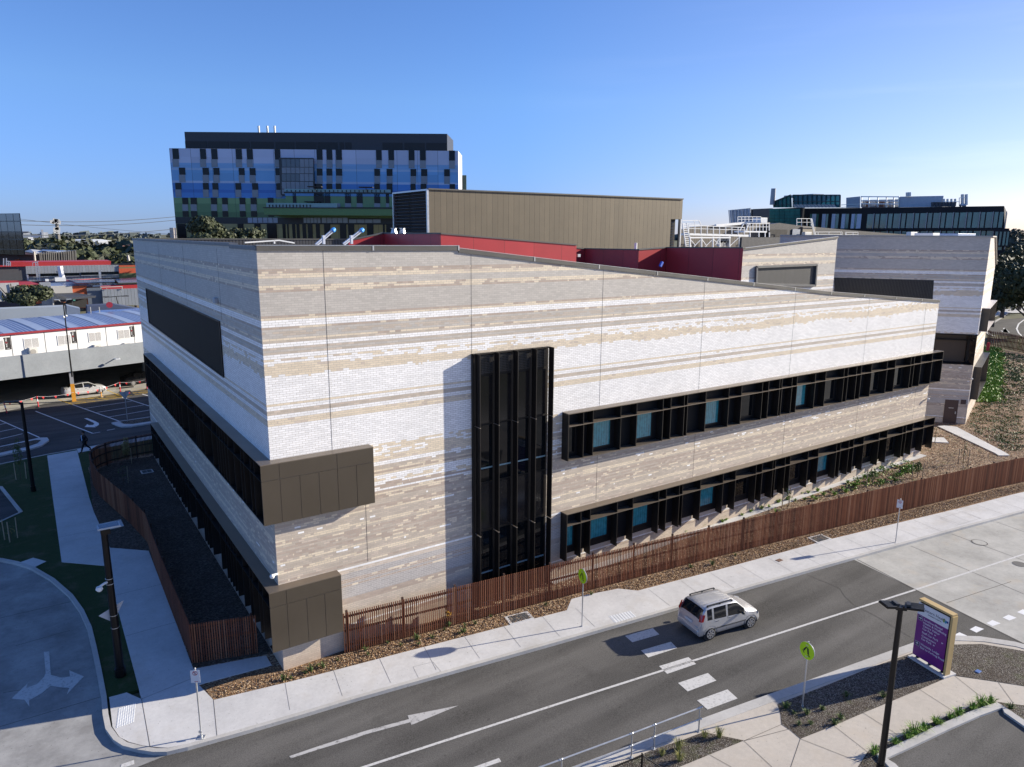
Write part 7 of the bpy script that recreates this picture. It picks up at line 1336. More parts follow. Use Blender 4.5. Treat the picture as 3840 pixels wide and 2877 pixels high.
# ------------------------------------------------------------------ vehicles
SILV = mat('silver_car_paint', (.52, .52, .53), .32, .5, .01, .3, 4, .6, .5); SILW = mat('pale_silver_car_paint', (.64, .64, .65), .28, .35, .01, .3, 4, .6, .5); CGL = glass_mat('car_glass', (.012, .013, .015), .04, 1.); TYRE = mat('tyre_rubber', (.018, .018, .018), .85); RIM = mat('alloy_rim', (.55, .55, .56), .3, .7); TRIM = mat('black_trim', (.02, .02, .021), .6); TAIL = mat('tail_light_red', (.35, .01, .015), .2, 0, .05, spec=.8); CHR = mat('chrome_trim', (.6, .6, .6), .15, .9); HEADL = mat('head_light', (.62, .64, .66), .12, .3)
def car(name, lbl, loc, rz, st, wheels, paint, wr=.31, extras=None, glass_iv=(), shield=(), rearg=(), group=None):
    """st: stations (x, zb, zbelt, ztop, wlow, wbelt, wtop) rear to front; intervals name the glazed stretches"""
    c = thing(name, lbl, 'car', loc, rz, group); b = MB(); g = MB(); rings = []
    for x, zb, zl, zt, wl_, wb, wt in st:
        h = [(wl_ * .90, zb), (wl_, zb + .12), (wl_ * 1.01, (zb + zl) / 2 + .02), (wb, zl), (wt + .02, zt - .075 if zt - zl > .2 else zl + (zt - zl) * .55), (wt - .07, zt - .015), (wt * .5, zt + .012), (0, zt + .018)]
        rings.append([Vector((x, y, z)) for y, z in h] + [Vector((x, -y, z)) for y, z in h[-2::-1]])
    n = len(rings[0])
    for i in range(len(rings) - 1):
        for j in range(n - 1):
            q = [rings[i][j], rings[i + 1][j], rings[i + 1][j + 1], rings[i][j + 1]]; side = j in (3, n - 5); top = 5 <= j <= n - 7; rail_ = j in (4, n - 6)
            isg = (side and i in glass_iv) or ((top) and (i in shield or i in rearg))
            if isg: g.face(q); 
            b.face([p + (Vector((0, 0, 0))) for p in q]) if not isg else None
    b.face(rings[0][::-1]); b.face(rings[-1]); b.face([r[0] for r in rings] + [r[-1] for r in rings][::-1]) if False else None
    for i in range(len(rings) - 1): b.face([rings[i][0], rings[i][-1], rings[i + 1][-1], rings[i + 1][0]])
    bo = b.build('body', paint, c, smooth=True, recalc=True); md = bo.modifiers.new('edge', 'EDGE_SPLIT'); md.split_angle = R(38)
    gg = g.build('windows', CGL, c, smooth=True, recalc=True); md = gg.modifiers.new('edge', 'EDGE_SPLIT'); md.split_angle = R(30)
    for x, y in wheels:
        s_ = 1 if y > 0 else -1; w_ = MB(); w_.cyl((x, y - s_ * .17, wr), (x, y + s_ * .015, wr), wr, wr * .985, 28); w_.cyl((x, y + s_ * .015, wr), (x, y + s_ * .03, wr), wr * .93, wr * .70, 28); wo = w_.build('wheel', TYRE, c)
        r_ = MB(); r_.cyl((x, y + s_ * .02, wr), (x, y + s_ * .034, wr), wr * .66, wr * .64, 24); ro = r_.build('rim', mat('rim_shadow', (.05, .05, .05), .5, .3), wo, False); r_ = MB(); r_.cyl((x, y + s_ * .03, wr), (x, y + s_ * .05, wr), wr * .17, wr * .15, 12)
        for k in range(7): a = 6.2832 * k / 7; r_.bar((x, y + s_ * .042, wr), (x + wr * .64 * math.cos(a), y + s_ * .042, wr + wr * .64 * math.sin(a)), .055, .018, 0, (0, 1, 0))
        for k in range(24): a = 6.2832 * k / 24; a2 = 6.2832 * (k + 1) / 24; r_.bar((x + wr * .64 * math.cos(a), y + s_ * .04, wr + wr * .64 * math.sin(a)), (x + wr * .64 * math.cos(a2), y + s_ * .04, wr + wr * .64 * math.sin(a2)), .03, .02, 0, (0, 1, 0))
        r_.build('spokes', RIM, wo, False)
        a_ = MB(); yy = y + s_ * .022; m_ = 20
        for k in range(m_):
            a0, a1 = math.pi * (k / m_) - .08, math.pi * ((k + 1) / m_) + .08; a_.poly([(x + (wr + .015) * math.cos(a0), yy - s_ * .10, wr + (wr + .015) * math.sin(a0)), (x + (wr + .015) * math.cos(a1), yy - s_ * .10, wr + (wr + .015) * math.sin(a1)), (x + (wr + .075) * math.cos(a1), yy, wr + (wr + .075) * math.sin(a1)), (x + (wr + .075) * math.cos(a0), yy, wr + (wr + .075) * math.sin(a0))], [(0, 1, 2, 3)])
        a_.build('wheel_arch', TRIM, c, smooth=True); a_ = MB(); a_.cyl((x, y - s_ * .20, wr + .01), (x, y - s_ * .005, wr + .01), wr + .05, wr + .05, 24); a_.build('arch_liner', TRIM, c)
    if extras: extras(c)
    return c
stI = [(-1.80, .42, .60, .62, .62, .64, .58), (-1.78, .30, .62, .64, .75, .75, .70), (-1.72, .25, .84, .88, .80, .79, .74), (-1.67, .24, .97, 1.02, .81, .795, .74), (-1.50, .23, .99, 1.40, .81, .795, .70), (-1.46, .23, .99, 1.46, .81, .795, .69), (-1.42, .23, .98, 1.50, .81, .795, .68), (-1.36, .22, .98, 1.52, .81, .795, .675), (-1.08, .22, .97, 1.545, .81, .795, .67), (-.98, .22, .97, 1.55, .81, .795, .67), (-.28, .22, .94, 1.555, .81, .795, .67), (-.18, .22, .94, 1.555, .81, .795, .67), (.30, .22, .92, 1.53, .81, .795, .67), (.40, .22, .91, 1.49, .81, .795, .67), (.80, .22, .89, 1.15, .81, .79, .71), (.93, .22, .88, 1.02, .81, .79, .72), (1.0, .22, .88, .98, .81, .79, .72), (1.35, .22, .84, .94, .81, .78, .70), (1.58, .22, .76, .86, .80, .76, .66), (1.74, .24, .66, .73, .76, .72, .62), (1.81, .30, .54, .58, .64, .62, .54)]
def exI(c):
    for s_ in (-1, 1):
        b = MB(); b.bar((-1.25, s_ * .60, 1.585), (.15, s_ * .60, 1.595), .05, .035)
        for x in (-1.25, -.55, .15): b.bar((x, s_ * .60, 1.52), (x, s_ * .60, 1.59), .06)
        b.build('roof_rail', TRIM, c)
    b = MB()
    for y in (-.38, -.19, 0, .19, .38): b.bar((-1.30, y, 1.556), (.2, y, 1.566), .025, .014)
    b.build('roof_ribs', SILV, c)
    for s_ in (-1, 1):
        b = MB(); b.poly([(-1.735, s_ * .80, .98), (-1.60, s_ * .812, .98), (-1.50, s_ * .79, 1.28), (-1.60, s_ * .77, 1.30), (-1.755, s_ * .66, .96), (-1.66, s_ * .63, 1.26)], [(0, 1, 2, 3), (0, 3, 5, 4)]); b.build('tail_light', TAIL, c)
        b = MB(); b.poly([(1.62, s_ * .79, .80), (1.78, s_ * .66, .76), (1.80, s_ * .60, .62), (1.66, s_ * .80, .66)], [(0, 1, 2, 3)]); b.build('headlight', HEADL, c)
        b = MB(); b.ell((.60, s_ * .90, .97), (.07, .10, .075), 10, 6); b.build('mirror', TRIM, c, smooth=True)
        b = MB(); b.bar((-.95, s_ * .818, .52), (.88, s_ * .818, .52), .02, .05); b.build('side_strip', mat('dark_strip', (.06, .06, .06)), c)
        for x in (-.80, -.02): b = MB(); b.bar((x - .1, s_ * .80, .86), (x + .1, s_ * .80, .86), .03, .035); b.build('door_handle', CHR, c)
        for x0, x1 in ((-1.02, -.98), (-.24, -.20), (.80, .82)): b = MB(); b.bar((x0, s_ * .812, .32), (x1, s_ * .796, .96), .006, .006); b.build('door_gap', TRIM, c)
    b = MB(); b.box(-1.79, -1.77, -.24, .24, .70, .82); b.build('number_plate', mat('plate_white', (.6, .6, .62), .5), c)
    b = MB(); b.box(-1.84, -1.74, -.72, .72, .36, .56); b.build('bumper', SILV, c, bevel=.04); b = MB(); b.bar((-1.70, .0, 1.10), (-1.62, -.32, 1.18), .02); b.build('wiper', TRIM, c); b = MB(); b.box(-1.775, -1.755, -.62, -.40, .60, .68); b.build('badge', mat('blue_badge', (.04, .22, .38), .4), c)
    # driver's seat shapes seen through the glass are left to the dark glass
ca = Vector(gp('s', 350, 480, RD)); cb = Vector(gp('s', 592, 405, RD)); an_ = math.atan2(cb.y - ca.y, cb.x - ca.x); mid_ = (ca + cb) / 2; nn = Vector((-math.sin(an_), math.cos(an_))); cc_ = mid_ + nn * .80 - Vector((math.cos(an_), math.sin(an_))) * (-.0)
car('silver_hatchback', 'silver five door hatchback with black roof rails driving up the street', (cc_.x, cc_.y, gz(cc_.x) + RD), an_, stI, [(-1.17, .80), (-1.17, -.80), (1.19, .80), (1.19, -.80)], SILV, .31, exI, (7, 9, 11, 12, 13), (13, 14), (3, 4)).scale = (.955, .955, .955)
stS = [(-2.10, .45, .70, .72, .60, .62, .56), (-2.07, .32, .80, .84, .76, .76, .68), (-1.98, .26, .95, 1.02, .82, .80, .70), (-1.75, .24, .96, 1.06, .84, .81, .70), (-1.62, .24, .96, 1.08, .84, .81, .68), (-1.02, .23, .95, 1.36, .84, .81, .58), (-.95, .23, .95, 1.39, .84, .81, .57), (-.25, .22, .92, 1.44, .84, .80, .56), (-.17, .22, .92, 1.44, .84, .80, .56), (.30, .22, .90, 1.42, .84, .80, .56), (.42, .22, .89, 1.38, .84, .80, .58), (1.02, .22, .88, 1.03, .84, .80, .68), (1.10, .22, .88, .98, .84, .80, .70), (1.55, .22, .82, .90, .83, .78, .68), (1.85, .24, .70, .78, .79, .74, .60), (2.0, .30, .58, .64, .68, .66, .52), (2.05, .36, .50, .54, .58, .56, .45)]
def exS(c):
    for s_ in (-1, 1):
        b = MB(); b.poly([(-2.08, s_ * .70, .84), (-1.80, s_ * .835, .88), (-1.80, s_ * .83, .98), (-2.02, s_ * .72, .97)], [(0, 1, 2, 3)]); b.build('tail_light', TAIL, c); b = MB(); b.poly([(1.55, s_ * .81, .80), (1.92, s_ * .68, .72), (1.92, s_ * .70, .62), (1.6, s_ * .835, .70)], [(0, 1, 2, 3)]); b.build('headlight', HEADL, c)
        b = MB(); b.ell((.62, s_ * .92, .96), (.08, .09, .07), 10, 6); b.build('mirror', SILW, c, smooth=True)
        for x in (-.78, .0): b = MB(); b.bar((x - .09, s_ * .83, .80), (x + .09, s_ * .83, .80), .02, .03); b.build('door_handle', CHR, c)
ca = Vector(gp('z2', 645, 668, RD)); cb = Vector(gp('z2', 855, 640, RD)); an2 = math.atan2(cb.y - ca.y, cb.x - ca.x); mid_ = (ca + cb) / 2; nn = Vector((-math.sin(an2), math.cos(an2))); cc_ = mid_ + nn * .84
car('silver_sedan', 'pale silver sedan half out of the shaded undercroft behind the orange column', (cc_.x, cc_.y, RD + G0 + .01), an2, stS, [(-1.25, .82), (-1.25, -.82), (1.25, .82), (1.25, -.82)], SILW, .31, exS, (5, 6, 8, 9, 10), (10, ), (4, ))
DKC = mat('dark_car_paint', (.02, .02, .022), .3, .3)
for k, (x, y) in enumerate(((3.2, 66.2), (9.5, 68.5))):
    car('dark_parked_car', ['dark parked car deep in the shaded undercroft near the brick corner', 'second dark parked car hidden further along the undercroft'][k], (x, y, RD + G0 + .01), an2 + .1, stS, [(-1.25, .82), (-1.25, -.82), (1.25, .82), (1.25, -.82)], DKC, .31, None, (5, 6, 8, 9, 10), (10, ), (4, )) if k == 0 else None
# ------------------------------------------------------------------ bollards and bunting in the car park
BRED = mat('bollard_red', (.62, .03, .05), .5); BWH = mat('bollard_white', (.72, .70, .70), .5); BOR = mat('bollard_orange', (.75, .33, .05), .5)
bol = [((95, 540), .12), ((515, 455), .03), ((1610, 255), 0), ((1965, 215), 0)]; tops = []
lb_b = ['leaning red and white bollard at the far left of the bunting line', 'red and white bollard left of the orange column', 'red and white bollard right of the silver sedan', 'red and white bollard next to the shaded brick corner']
for k, ((x, y), ln_) in enumerate(bol):
    p = G(*zp('zL', x, y), RD); r_ = thing('bollard', lb_b[k], 'bollard', (p.x, p.y, p.z + .01), 0, 'red and white bollards'); r_.rotation_euler = (0, -ln_, 0); b = MB(); b.cyl((0, 0, 0), (0, 0, .06), .20, .17, 14); b.build('base', TRIM, r_)
    for i in range(4): b = MB(); b.cyl((0, 0, .06 + i * .27), (0, 0, .06 + (i + 1) * .27), .055, .052, 12); b.build('band', BRED if i in (0, 1, 3) else BWH, r_)
    tops.append(Vector((p.x - math.sin(ln_) * 1.1, p.y, p.z + 1.12)))
p = G(*zp('zL', 1355, 320), RD); r_ = thing('bollard', 'orange and white bollard on the yellow hatching', 'bollard', (p.x, p.y, p.z + .01)); b = MB(); b.cyl((0, 0, 0), (0, 0, .06), .20, .17, 14); b.build('base', mat('base_beige', (.4, .3, .15)), r_)
for i in range(4): b = MB(); b.cyl((0, 0, .06 + i * .27), (0, 0, .06 + (i + 1) * .27), .055, .052, 12); b.build('band', BOR if i in (0, 1) else BWH, r_)
FLAG = mat('bunting_red', (.70, .03, .03), .6)
col_ = Vector((cp.x, cp.y - .2, 1.0)); spans = [(Vector((-14, 55.6, 1.0)), tops[0]), (tops[0], tops[1]), (tops[1], col_), (col_, tops[2]), (tops[2], tops[3])]
lbs = ['short bunting line running off the left edge', 'bunting with red flags between the two left bollards', 'bunting with red flags from the left bollard to the orange column', 'bunting with red flags across the silver sedan', 'bunting with red flags between the two right bollards']
for k, (a, c) in enumerate(spans):
    r_ = thing('bunting', lbs[k], 'bunting', (a + c) / 2, 0, 'red flag bunting'); L = (c - a).length; f = lambda s: a.lerp(c, s) - Vector((0, 0, .28 * 4 * s * (1 - s) * min(1, L / 6))); b = MB(); b.tube([f(i / 10) for i in range(11)], .012, 4); b.build('cord', BWH, r_, True); d = (c - a).normalized(); n = max(2, int(L / .95))
    for i in range(n): q = f((i + .5) / n); b = MB(); b.face([q - d * .13, q + d * .13, q + d * .02 - Vector((0, 0, .26))]); b.build('flag', FLAG, r_, True)
# folded temporary sign and wheel stop
p = G(*zp('zL', 1700, 300), RD); r_ = thing('folded_road_sign', 'black fallen triangular road work sign with red symbol on the asphalt', 'sign', p); b = MB(); b.poly([(-.5, -.3, .02), (.7, -.25, .02), (.35, .4, .5), (-.1, .4, .5)], [(0, 1, 2, 3)]); b.build('plate', TRIM, r_); b = MB(); b.poly([(-.05, -.02, .24), (.3, -.02, .24), (.25, .14, .36), (.02, .14, .36)], [(0, 1, 2, 3)]); b.build('symbol', FLAG, r_)
p = G(*zp('zL', 1690, 198), RD); b = MB(); b.box(p.x - .75, p.x + .75, p.y - .1, p.y + .1, p.z, p.z + .14); tag(b.build('wheel_stop', TRIM, bevel=.03), 'black rubber wheel stop lying by the yellow hatching', 'wheel stop')
# ------------------------------------------------------------------ walking person
def person(loc, rz):
    r_ = thing('person', 'person in a dark suit and pale blue shirt walking across the shaded driveway', 'person', loc, rz)
    # x forward, y left. joints
    J = dict(pelvis=(0, 0, .93), belly=(0.01, 0, 1.08), chest=(.03, 0, 1.30), neck=(.04, 0, 1.47), head0=(.06, 0, 1.56), head1=(.07, 0, 1.66), shL=(.02, .17, 1.40), shR=(.02, -.17, 1.40), elL=(-.14, .22, 1.14), elR=(.12, -.22, 1.14), wrL=(-.10, .21, .90), wrR=(.28, -.20, .96), haL=(-.08, .20, .82), haR=(.33, -.19, .90), hpL=(0, .09, .90), hpR=(0, -.09, .90), knL=(.22, .10, .52), knR=(-.12, -.10, .52), anL=(.34, .10, .12), anR=(-.42, -.10, .20), toL=(.50, .11, .05), toR=(-.32, -.10, .07))
    def skin(name, edges, rad, material, root):
        names = []; 
        for a, c in edges:
            for q in (a, c):
                if q not in names: names.append(q)
        me = bpy.data.meshes.new(name); me.from_pydata([J[q] for q in names], [(names.index(a), names.index(c)) for a, c in edges], []); me.materials.append(material); o = bpy.data.objects.new(name, me); COL.objects.link(o); o.parent = r_
        sk = o.modifiers.new('skin', 'SKIN'); 
        for i, q in enumerate(names): me.skin_vertices[0].data[i].radius = rad[q]; me.skin_vertices[0].data[i].use_root = (q == root)
        ss = o.modifiers.new('sub', 'SUBSURF'); ss.levels = 1; ss.render_levels = 2; sk.use_smooth_shade = True; return o
    E = [('pelvis', 'belly'), ('belly', 'chest'), ('chest', 'neck'), ('neck', 'head0'), ('head0', 'head1'), ('chest', 'shL'), ('chest', 'shR'), ('shL', 'elL'), ('elL', 'wrL'), ('wrL', 'haL'), ('shR', 'elR'), ('elR', 'wrR'), ('wrR', 'haR'), ('pelvis', 'hpL'), ('hpL', 'knL'), ('knL', 'anL'), ('anL', 'toL'), ('pelvis', 'hpR'), ('hpR', 'knR'), ('knR', 'anR'), ('anR', 'toR')]
    ra = dict(pelvis=(.12, .12), belly=(.12, .10), chest=(.14, .11), neck=(.055, .055), head0=(.075, .08), head1=(.085, .09), shL=(.065, .065), shR=(.065, .065), elL=(.045, .045), elR=(.045, .045), wrL=(.032, .032), wrR=(.032, .032), haL=(.03, .022), haR=(.03, .022), hpL=(.09, .09), hpR=(.09, .09), knL=(.062, .062), knR=(.062, .062), anL=(.042, .042), anR=(.042, .042), toL=(.035, .03), toR=(.035, .03))
    skin('body', E, ra, mat('skin', (.30, .17, .11), .6), 'pelvis')
    rb = {k: (v[0] * 1.18 + .008, v[1] * 1.18 + .008) for k, v in ra.items()}; SUIT = mat('dark_suit', (.008, .008, .010), .85)
    skin('jacket', [('pelvis', 'belly'), ('belly', 'chest'), ('chest', 'shL'), ('chest', 'shR'), ('shL', 'elL'), ('elL', 'wrL'), ('shR', 'elR'), ('elR', 'wrR')], rb, SUIT, 'pelvis')
    skin('trousers', [('pelvis', 'hpL'), ('hpL', 'knL'), ('knL', 'anL'), ('pelvis', 'hpR'), ('hpR', 'knR'), ('knR', 'anR')], rb, SUIT, 'pelvis')
    skin('shoes', [('anL', 'toL')], rb, SUIT, 'anL'); skin('shoes', [('anR', 'toR')], rb, SUIT, 'anR')
    b = MB(); b.poly([(.185, -.075, 1.0), (.185, .075, 1.0), (.20, .08, 1.38), (.20, -.08, 1.38), (.14, .0, 1.46)], [(0, 1, 2, 3), (3, 2, 4)]); b.build('shirt', mat('shirt_blue', (.42, .52, .72), .7), r_)
    b = MB(); b.ell((.04, 0, 1.70), (.105, .092, .085), 12, 8); b.ell((-.02, 0, 1.64), (.06, .09, .10), 12, 8); b.build('hair', mat('dark_hair', (.01, .008, .007), .7), r_, smooth=True)
    b = MB(); b.ell((.155, 0, 1.62), (.018, .014, .022), 8, 6); b.build('nose', mat('skin', (.3, .17, .11)), r_); 
    for s_ in (-1, 1):
        for f in range(4): b = MB(); hx = .33 if s_ < 0 else -.08; hz = .89 if s_ < 0 else .81; b.cyl((hx + f * .012 - .02, s_ * .195, hz), (hx + f * .014, s_ * .19, hz - .07 + f * .004), .009, .007, 6); b.build('finger', mat('skin', (.3, .17, .11)), r_)
    return r_
pp = G(322, 1696); person((pp.x, pp.y, gz(pp.x) + .0), R(196))
# ------------------------------------------------------------------ planting
rp = random.Random(11)
ORD = ['first', 'second', 'third', 'fourth', 'fifth', 'sixth', 'seventh', 'eighth', 'ninth', 'tenth', 'eleventh', 'twelfth', 'thirteenth', 'fourteenth', 'fifteenth', 'sixteenth', 'seventeenth', 'eighteenth', 'nineteenth', 'twentieth', 'twenty first', 'twenty second', 'twenty third', 'twenty fourth', 'twenty fifth', 'twenty sixth', 'twenty seventh', 'twenty eighth', 'twenty ninth', 'thirtieth', 'thirty first', 'thirty second']
def by_left(pts, what):
    order = sorted(range(len(pts)), key=lambda i: proj((pts[i][0], pts[i][1], gz(pts[i][0])))[0]); rank = {j: k for k, j in enumerate(order)}
    return lambda i, x, y: ORD[rank[i]] + ' ' + what
def place_tufts(proto_name, lbl, grp, pts, mesh_args, cat='plant', smin=.7, smax=1.25, kinds=3, label_fn=None):
    protos = [tuft_mesh(*mesh_args[0], seed=20 + k + len(pts), **mesh_args[1]) for k in range(kinds)]; 
    for i, (x, y) in enumerate(pts):
        if i < kinds: o = protos[i]; o.name = proto_name
        else: o = protos[i % kinds].copy(); COL.objects.link(o); o.name = proto_name
        s_ = rp.uniform(smin, smax); o.location = (x, y, gz(x) - .02); o.rotation_euler = (0, 0, rp.uniform(0, 6)); o.scale = (s_, s_, s_); tag(o, label_fn(i, x, y) if label_fn else lbl, cat, grp)
    for k in range(len(pts), kinds): bpy.data.objects.remove(protos[k])
pl = [gp('c', x, y) for x, y in ((1785, 225), (1850, 195), (1932, 178), (1605, 300), (1668, 275), (1478, 340), (1502, 352), (1378, 405), (1300, 425), (1245, 462), (1145, 515), (965, 592))]
nm_ = ['largest green strappy plant at the top of the row by the car park kerb', 'second strappy plant from the top end of the kerb row', 'small plant at the very top end of the kerb row by the pointed corner', 'left one of the pair in the middle of the kerb row', 'right one of the pair in the middle of the kerb row', 'tall strappy plant just above the centre of the kerb row', 'clump pressed against the tall plant near the centre of the kerb row', 'small lone plant below the centre of the kerb row', 'bushy plant near the lower half of the kerb row', 'plant just left of the bushy one in the lower half of the kerb row', 'strappy plant right beside the black light pole', 'little tuft in the gravel left of the black light pole']
place_tufts('strappy_plant', '', 'strappy plants along the car park kerb', pl, ((70, .52, .42), dict(wd=.014, material=LEAFB)), smin=.55, smax=.85, label_fn=lambda i, x, y: nm_[i])
gr = [gp('r', x, y) for x, y in ((1470, 620), (870, 880), (1120, 950), (1100, 790), (1675, 620))]; n2_ = ['large fine grass tuft at the tip of the gravel bed below the railing end', 'fine grass tuft in the middle of the gravel bed by the railing', 'yellowing tuft low in the gravel bed by the railing', 'small yellow sprig behind the middle tuft by the railing', 'tiny weed at the right tip of the gravel bed']
place_tufts('grass_tuft', '', 'grass tufts in the gravel beds', gr, ((90, .5, .30), dict(wd=.006, material=leaf_mat('grass_tuft_leaf', (.12, .15, .03), (.30, .28, .09)))), smin=.6, smax=1.2, label_fn=lambda i, x, y: n2_[i])
w2 = [gp('c', x, y) for x, y in ((540, 225), (235, 210), (410, 262), (440, 345), (345, 352), (690, 300), (735, 110), (1040, 120), (305, 258), (640, 345), (2100, 212))]
place_tufts('weed', '', 'weeds in the dark soil bed', w2, ((40, .24, .20), dict(wd=.012, material=LEAFM)), smin=.6, smax=1.1, label_fn=by_left(w2, 'small weed from the left in the dark soil bed by the sign'))
# young plants in the bark bed in front of the fence
w3 = [gp('f', x, y) for x, y in ((665, 575), (500, 650), (430, 640), (365, 690), (310, 715), (150, 770), (60, 790), (960, 465), (990, 520), (1210, 390), (1350, 410), (1540, 400), (1520, 345), (1690, 330), (1820, 245), (1885, 190), (2045, 200), (1990, 285), (2030, 270), (2160, 180))] + [gp('m', x, y) for x, y in ((945, 390), (1250, 325), (1500, 265))] + [gp('w', x, y) for x, y in ((885, 1240), (770, 1255), (1010, 1190))]
place_tufts('seedling', '', 'seedlings in the bark bed', w3, ((34, .26, .20), dict(wd=.010, material=LEAFM)), smin=.6, smax=1.3, label_fn=by_left(w3, 'green seedling from the left in the sunny bark bed'))
fl_ = [gp('f', 1880, 215), gp('f', 930, 440), gp('f', 2040, 150), gp('m', 715, 440)]
for i, (x, y) in enumerate(fl_):
    t_ = thing('flowering_plant', ['kangaroo paw like plant with yellow orange flower heads against the fence', 'reddish flower stalk rising in the bark bed near the bronze corner box', 'red stemmed flowering plant by the fence right of the yellow one', 'dry orange flower stalks left of the drain grate'][i], 'plant', (x, y + .12, gz(x))); o = tuft_mesh(30, .35, .2, 70 + i, .012, LEAFM); o.parent = t_; b = MB(); fcol = [(.55, .30, .03), (.40, .10, .03), (.35, .07, .04), (.50, .24, .04)][i]
    for k in range(6 if i in (0, 3) else 3): a = rp.uniform(0, 6); d = rp.uniform(.02, .12); hh = rp.uniform(.55, .85); p_ = Vector((d * math.cos(a), d * math.sin(a), hh)); b.cyl((0, 0, 0), p_, .006, .004, 5); [b.ell(p_ + Vector((rp.uniform(-.05, .05), rp.uniform(-.05, .05), rp.uniform(-.06, .06))), (.022, .022, .03), 6, 4) for _ in range(5)]
    b.build('flower_stalks', mat('flower%d' % i, fcol, .7), t_)
# green clumps between fence and wall
w4 = []
for x, y in ((1000, 890), (940, 1010), (960, 1000), (1045, 975), (1090, 955), (1150, 940), (1190, 930), (1240, 905), (1290, 890), (1330, 895), (1360, 860), (1400, 855), (1420, 880), (1450, 845), (1480, 865), (1520, 840), (1540, 865), (1580, 830), (1610, 800), (1650, 815), (1700, 770), (1720, 790), (1760, 755), (1600, 850), (1380, 890), (1440, 890)): w4.append(gp('w', x, y))
for x, y in ((470, 1135), (730, 1070), (830, 1035), (1230, 960)): w4.append(gp('w', x, y))
place_tufts('green_clump', '', 'green clumps behind the batten fence', w4, ((50, .28, .28), dict(wd=.014, material=LEAFB)), smin=.6, smax=1.15, label_fn=by_left(w4, 'green clump from the left between fence and long wall'))
def gcover(name, lbl, poly, n, h, material, seed, sz=.10, clump=None):
    r = random.Random(seed); b = MB(); xs_ = [p[0] for p in poly]; ys_ = [p[1] for p in poly]
    def inside(x, y):
        c = False; j = len(poly) - 1
        for i in range(len(poly)):
            if (poly[i][1] > y) != (poly[j][1] > y) and x < (poly[j][0] - poly[i][0]) * (y - poly[i][1]) / (poly[j][1] - poly[i][1]) + poly[i][0]: c = not c
            j = i
        return c
    k = 0; seeds = []
    while len(seeds) < (clump or n):
        x, y = r.uniform(min(xs_), max(xs_)), r.uniform(min(ys_), max(ys_))
        if inside(x, y): seeds.append((x, y))
    for i in range(n):
        if clump: cx_, cy_ = seeds[i % len(seeds)]; x, y = cx_ + r.gauss(0, sz * 2.2), cy_ + r.gauss(0, sz * 2.2)
        else: x, y = seeds[i]
        z = gz(x) + r.uniform(0, h); nr = Vector((r.uniform(-1, 1), r.uniform(-1, 1), r.uniform(.1, 1.2))).normalized(); u = nr.orthogonal().normalized() * sz * r.uniform(.5, 1.3); v = nr.cross(u) * r.uniform(.35, .8); c = Vector((x, y, z)); b.face([c - u, c + v, c + u, c - v])
    o = b.build(name, material); tag(o, lbl, 'ground cover', None, 'stuff'); return o
gcover('groundcover', 'bright green groundcover strip in the mulch right of the brick wing', gl('k', [(870, 350), (1010, 360), (1035, 600), (990, 1000), (860, 1040), (740, 1010), (790, 760), (840, 560)]), 9000, .25, LEAFB, 5, .16, 500)
gcover('groundcover', 'green groundcover patches beside the far end of the long wall', gl('e', [(330, 1470), (500, 1410), (640, 1440), (660, 1500), (500, 1540), (330, 1600), (100, 1640), (60, 1600)]), 1300, .16, LEAFB, 6, .08, 45)
gcover('weeds', 'sparse weeds over the mulched garden at the right', gl('k', [(700, 1060), (1000, 1010), (1326, 900), (1326, 1600), (1150, 1650), (620, 1330)]), 4200, .08, LEAFM, 7, .07, 380)
gcover('weeds', 'sparse weeds over the far part of the mulched garden', gl('k', [(1030, 400), (1326, 450), (1326, 900), (1000, 1000)]), 2600, .1, LEAFM, 8, .12, 200)
# loose bark chips in the sunny strip
def chips(name, lbl, poly, n, cols, seed, sz=.03):
    r = random.Random(seed); b = MB(); xs_ = [p[0] for p in poly]; ys_ = [p[1] for p in poly]; k = 0
    def inside(x, y):
        c = False; j = len(poly) - 1
        for i in range(len(poly)):
            if (poly[i][1] > y) != (poly[j][1] > y) and x < (poly[j][0] - poly[i][0]) * (y - poly[i][1]) / (poly[j][1] - poly[i][1]) + poly[i][0]: c = not c
            j = i
        return c
    while k < n:
        x, y = r.uniform(min(xs_), max(xs_)), r.uniform(min(ys_), max(ys_))
        if not inside(x, y): continue
        k += 1; z = gz(x) + r.uniform(-.005, .03); a = r.uniform(0, 6.28); u = Vector((math.cos(a), math.sin(a), r.uniform(-.5, .5))) * sz * r.uniform(.6, 1.6); v = Vector((-math.sin(a), math.cos(a), r.uniform(-.8, .8))) * sz * r.uniform(.25, .6); c = Vector((x, y, z)); b.face([c - u - v, c + u - v, c + u + v, c - u + v], r.randrange(len(cols)))
    o = b.build(name, [mat(name + str(i), q, .85, 0, .1) for i, q in enumerate(cols)]); tag(o, lbl, 'mulch', None, 'stuff'); return o
chips('bark_chips', 'loose orange brown bark chips in the sunny bed by the fence', [(-2.6, -.35), (1.12, -1.0), (4.44, -1.5), (9.43, -2.3), (12.2, -2.7), (13.02, -2.1), (15.54, -2.5), (16.18, -3.2), (21.15, -4.0), (29.45, -5.1), (40, -6.95), (50, -8.5), (50, -7.6), (31, -4.5), (22.2, -3.1), (11.4, -1.6), (2.4, -.3), (0.1, -.05), (-2.6, .3)], 34000, [(.36, .21, .10), (.50, .34, .19), (.20, .10, .05), (.60, .45, .30), (.10, .06, .035)], 3, .023)
chips('garden_chips', 'loose bark chips in the garden strip between fence and wall', [(3, -.1), (13.5, -.85), (49.5, -.9), (53, 3), (62, 0), (60, -8.9), (41.9, -5.9), (31, -4.2), (22.2, -2.9), (11.4, -1.4)], 16000, [(.32, .20, .11), (.44, .32, .20), (.18, .10, .06), (.54, .43, .31)], 4, .036)
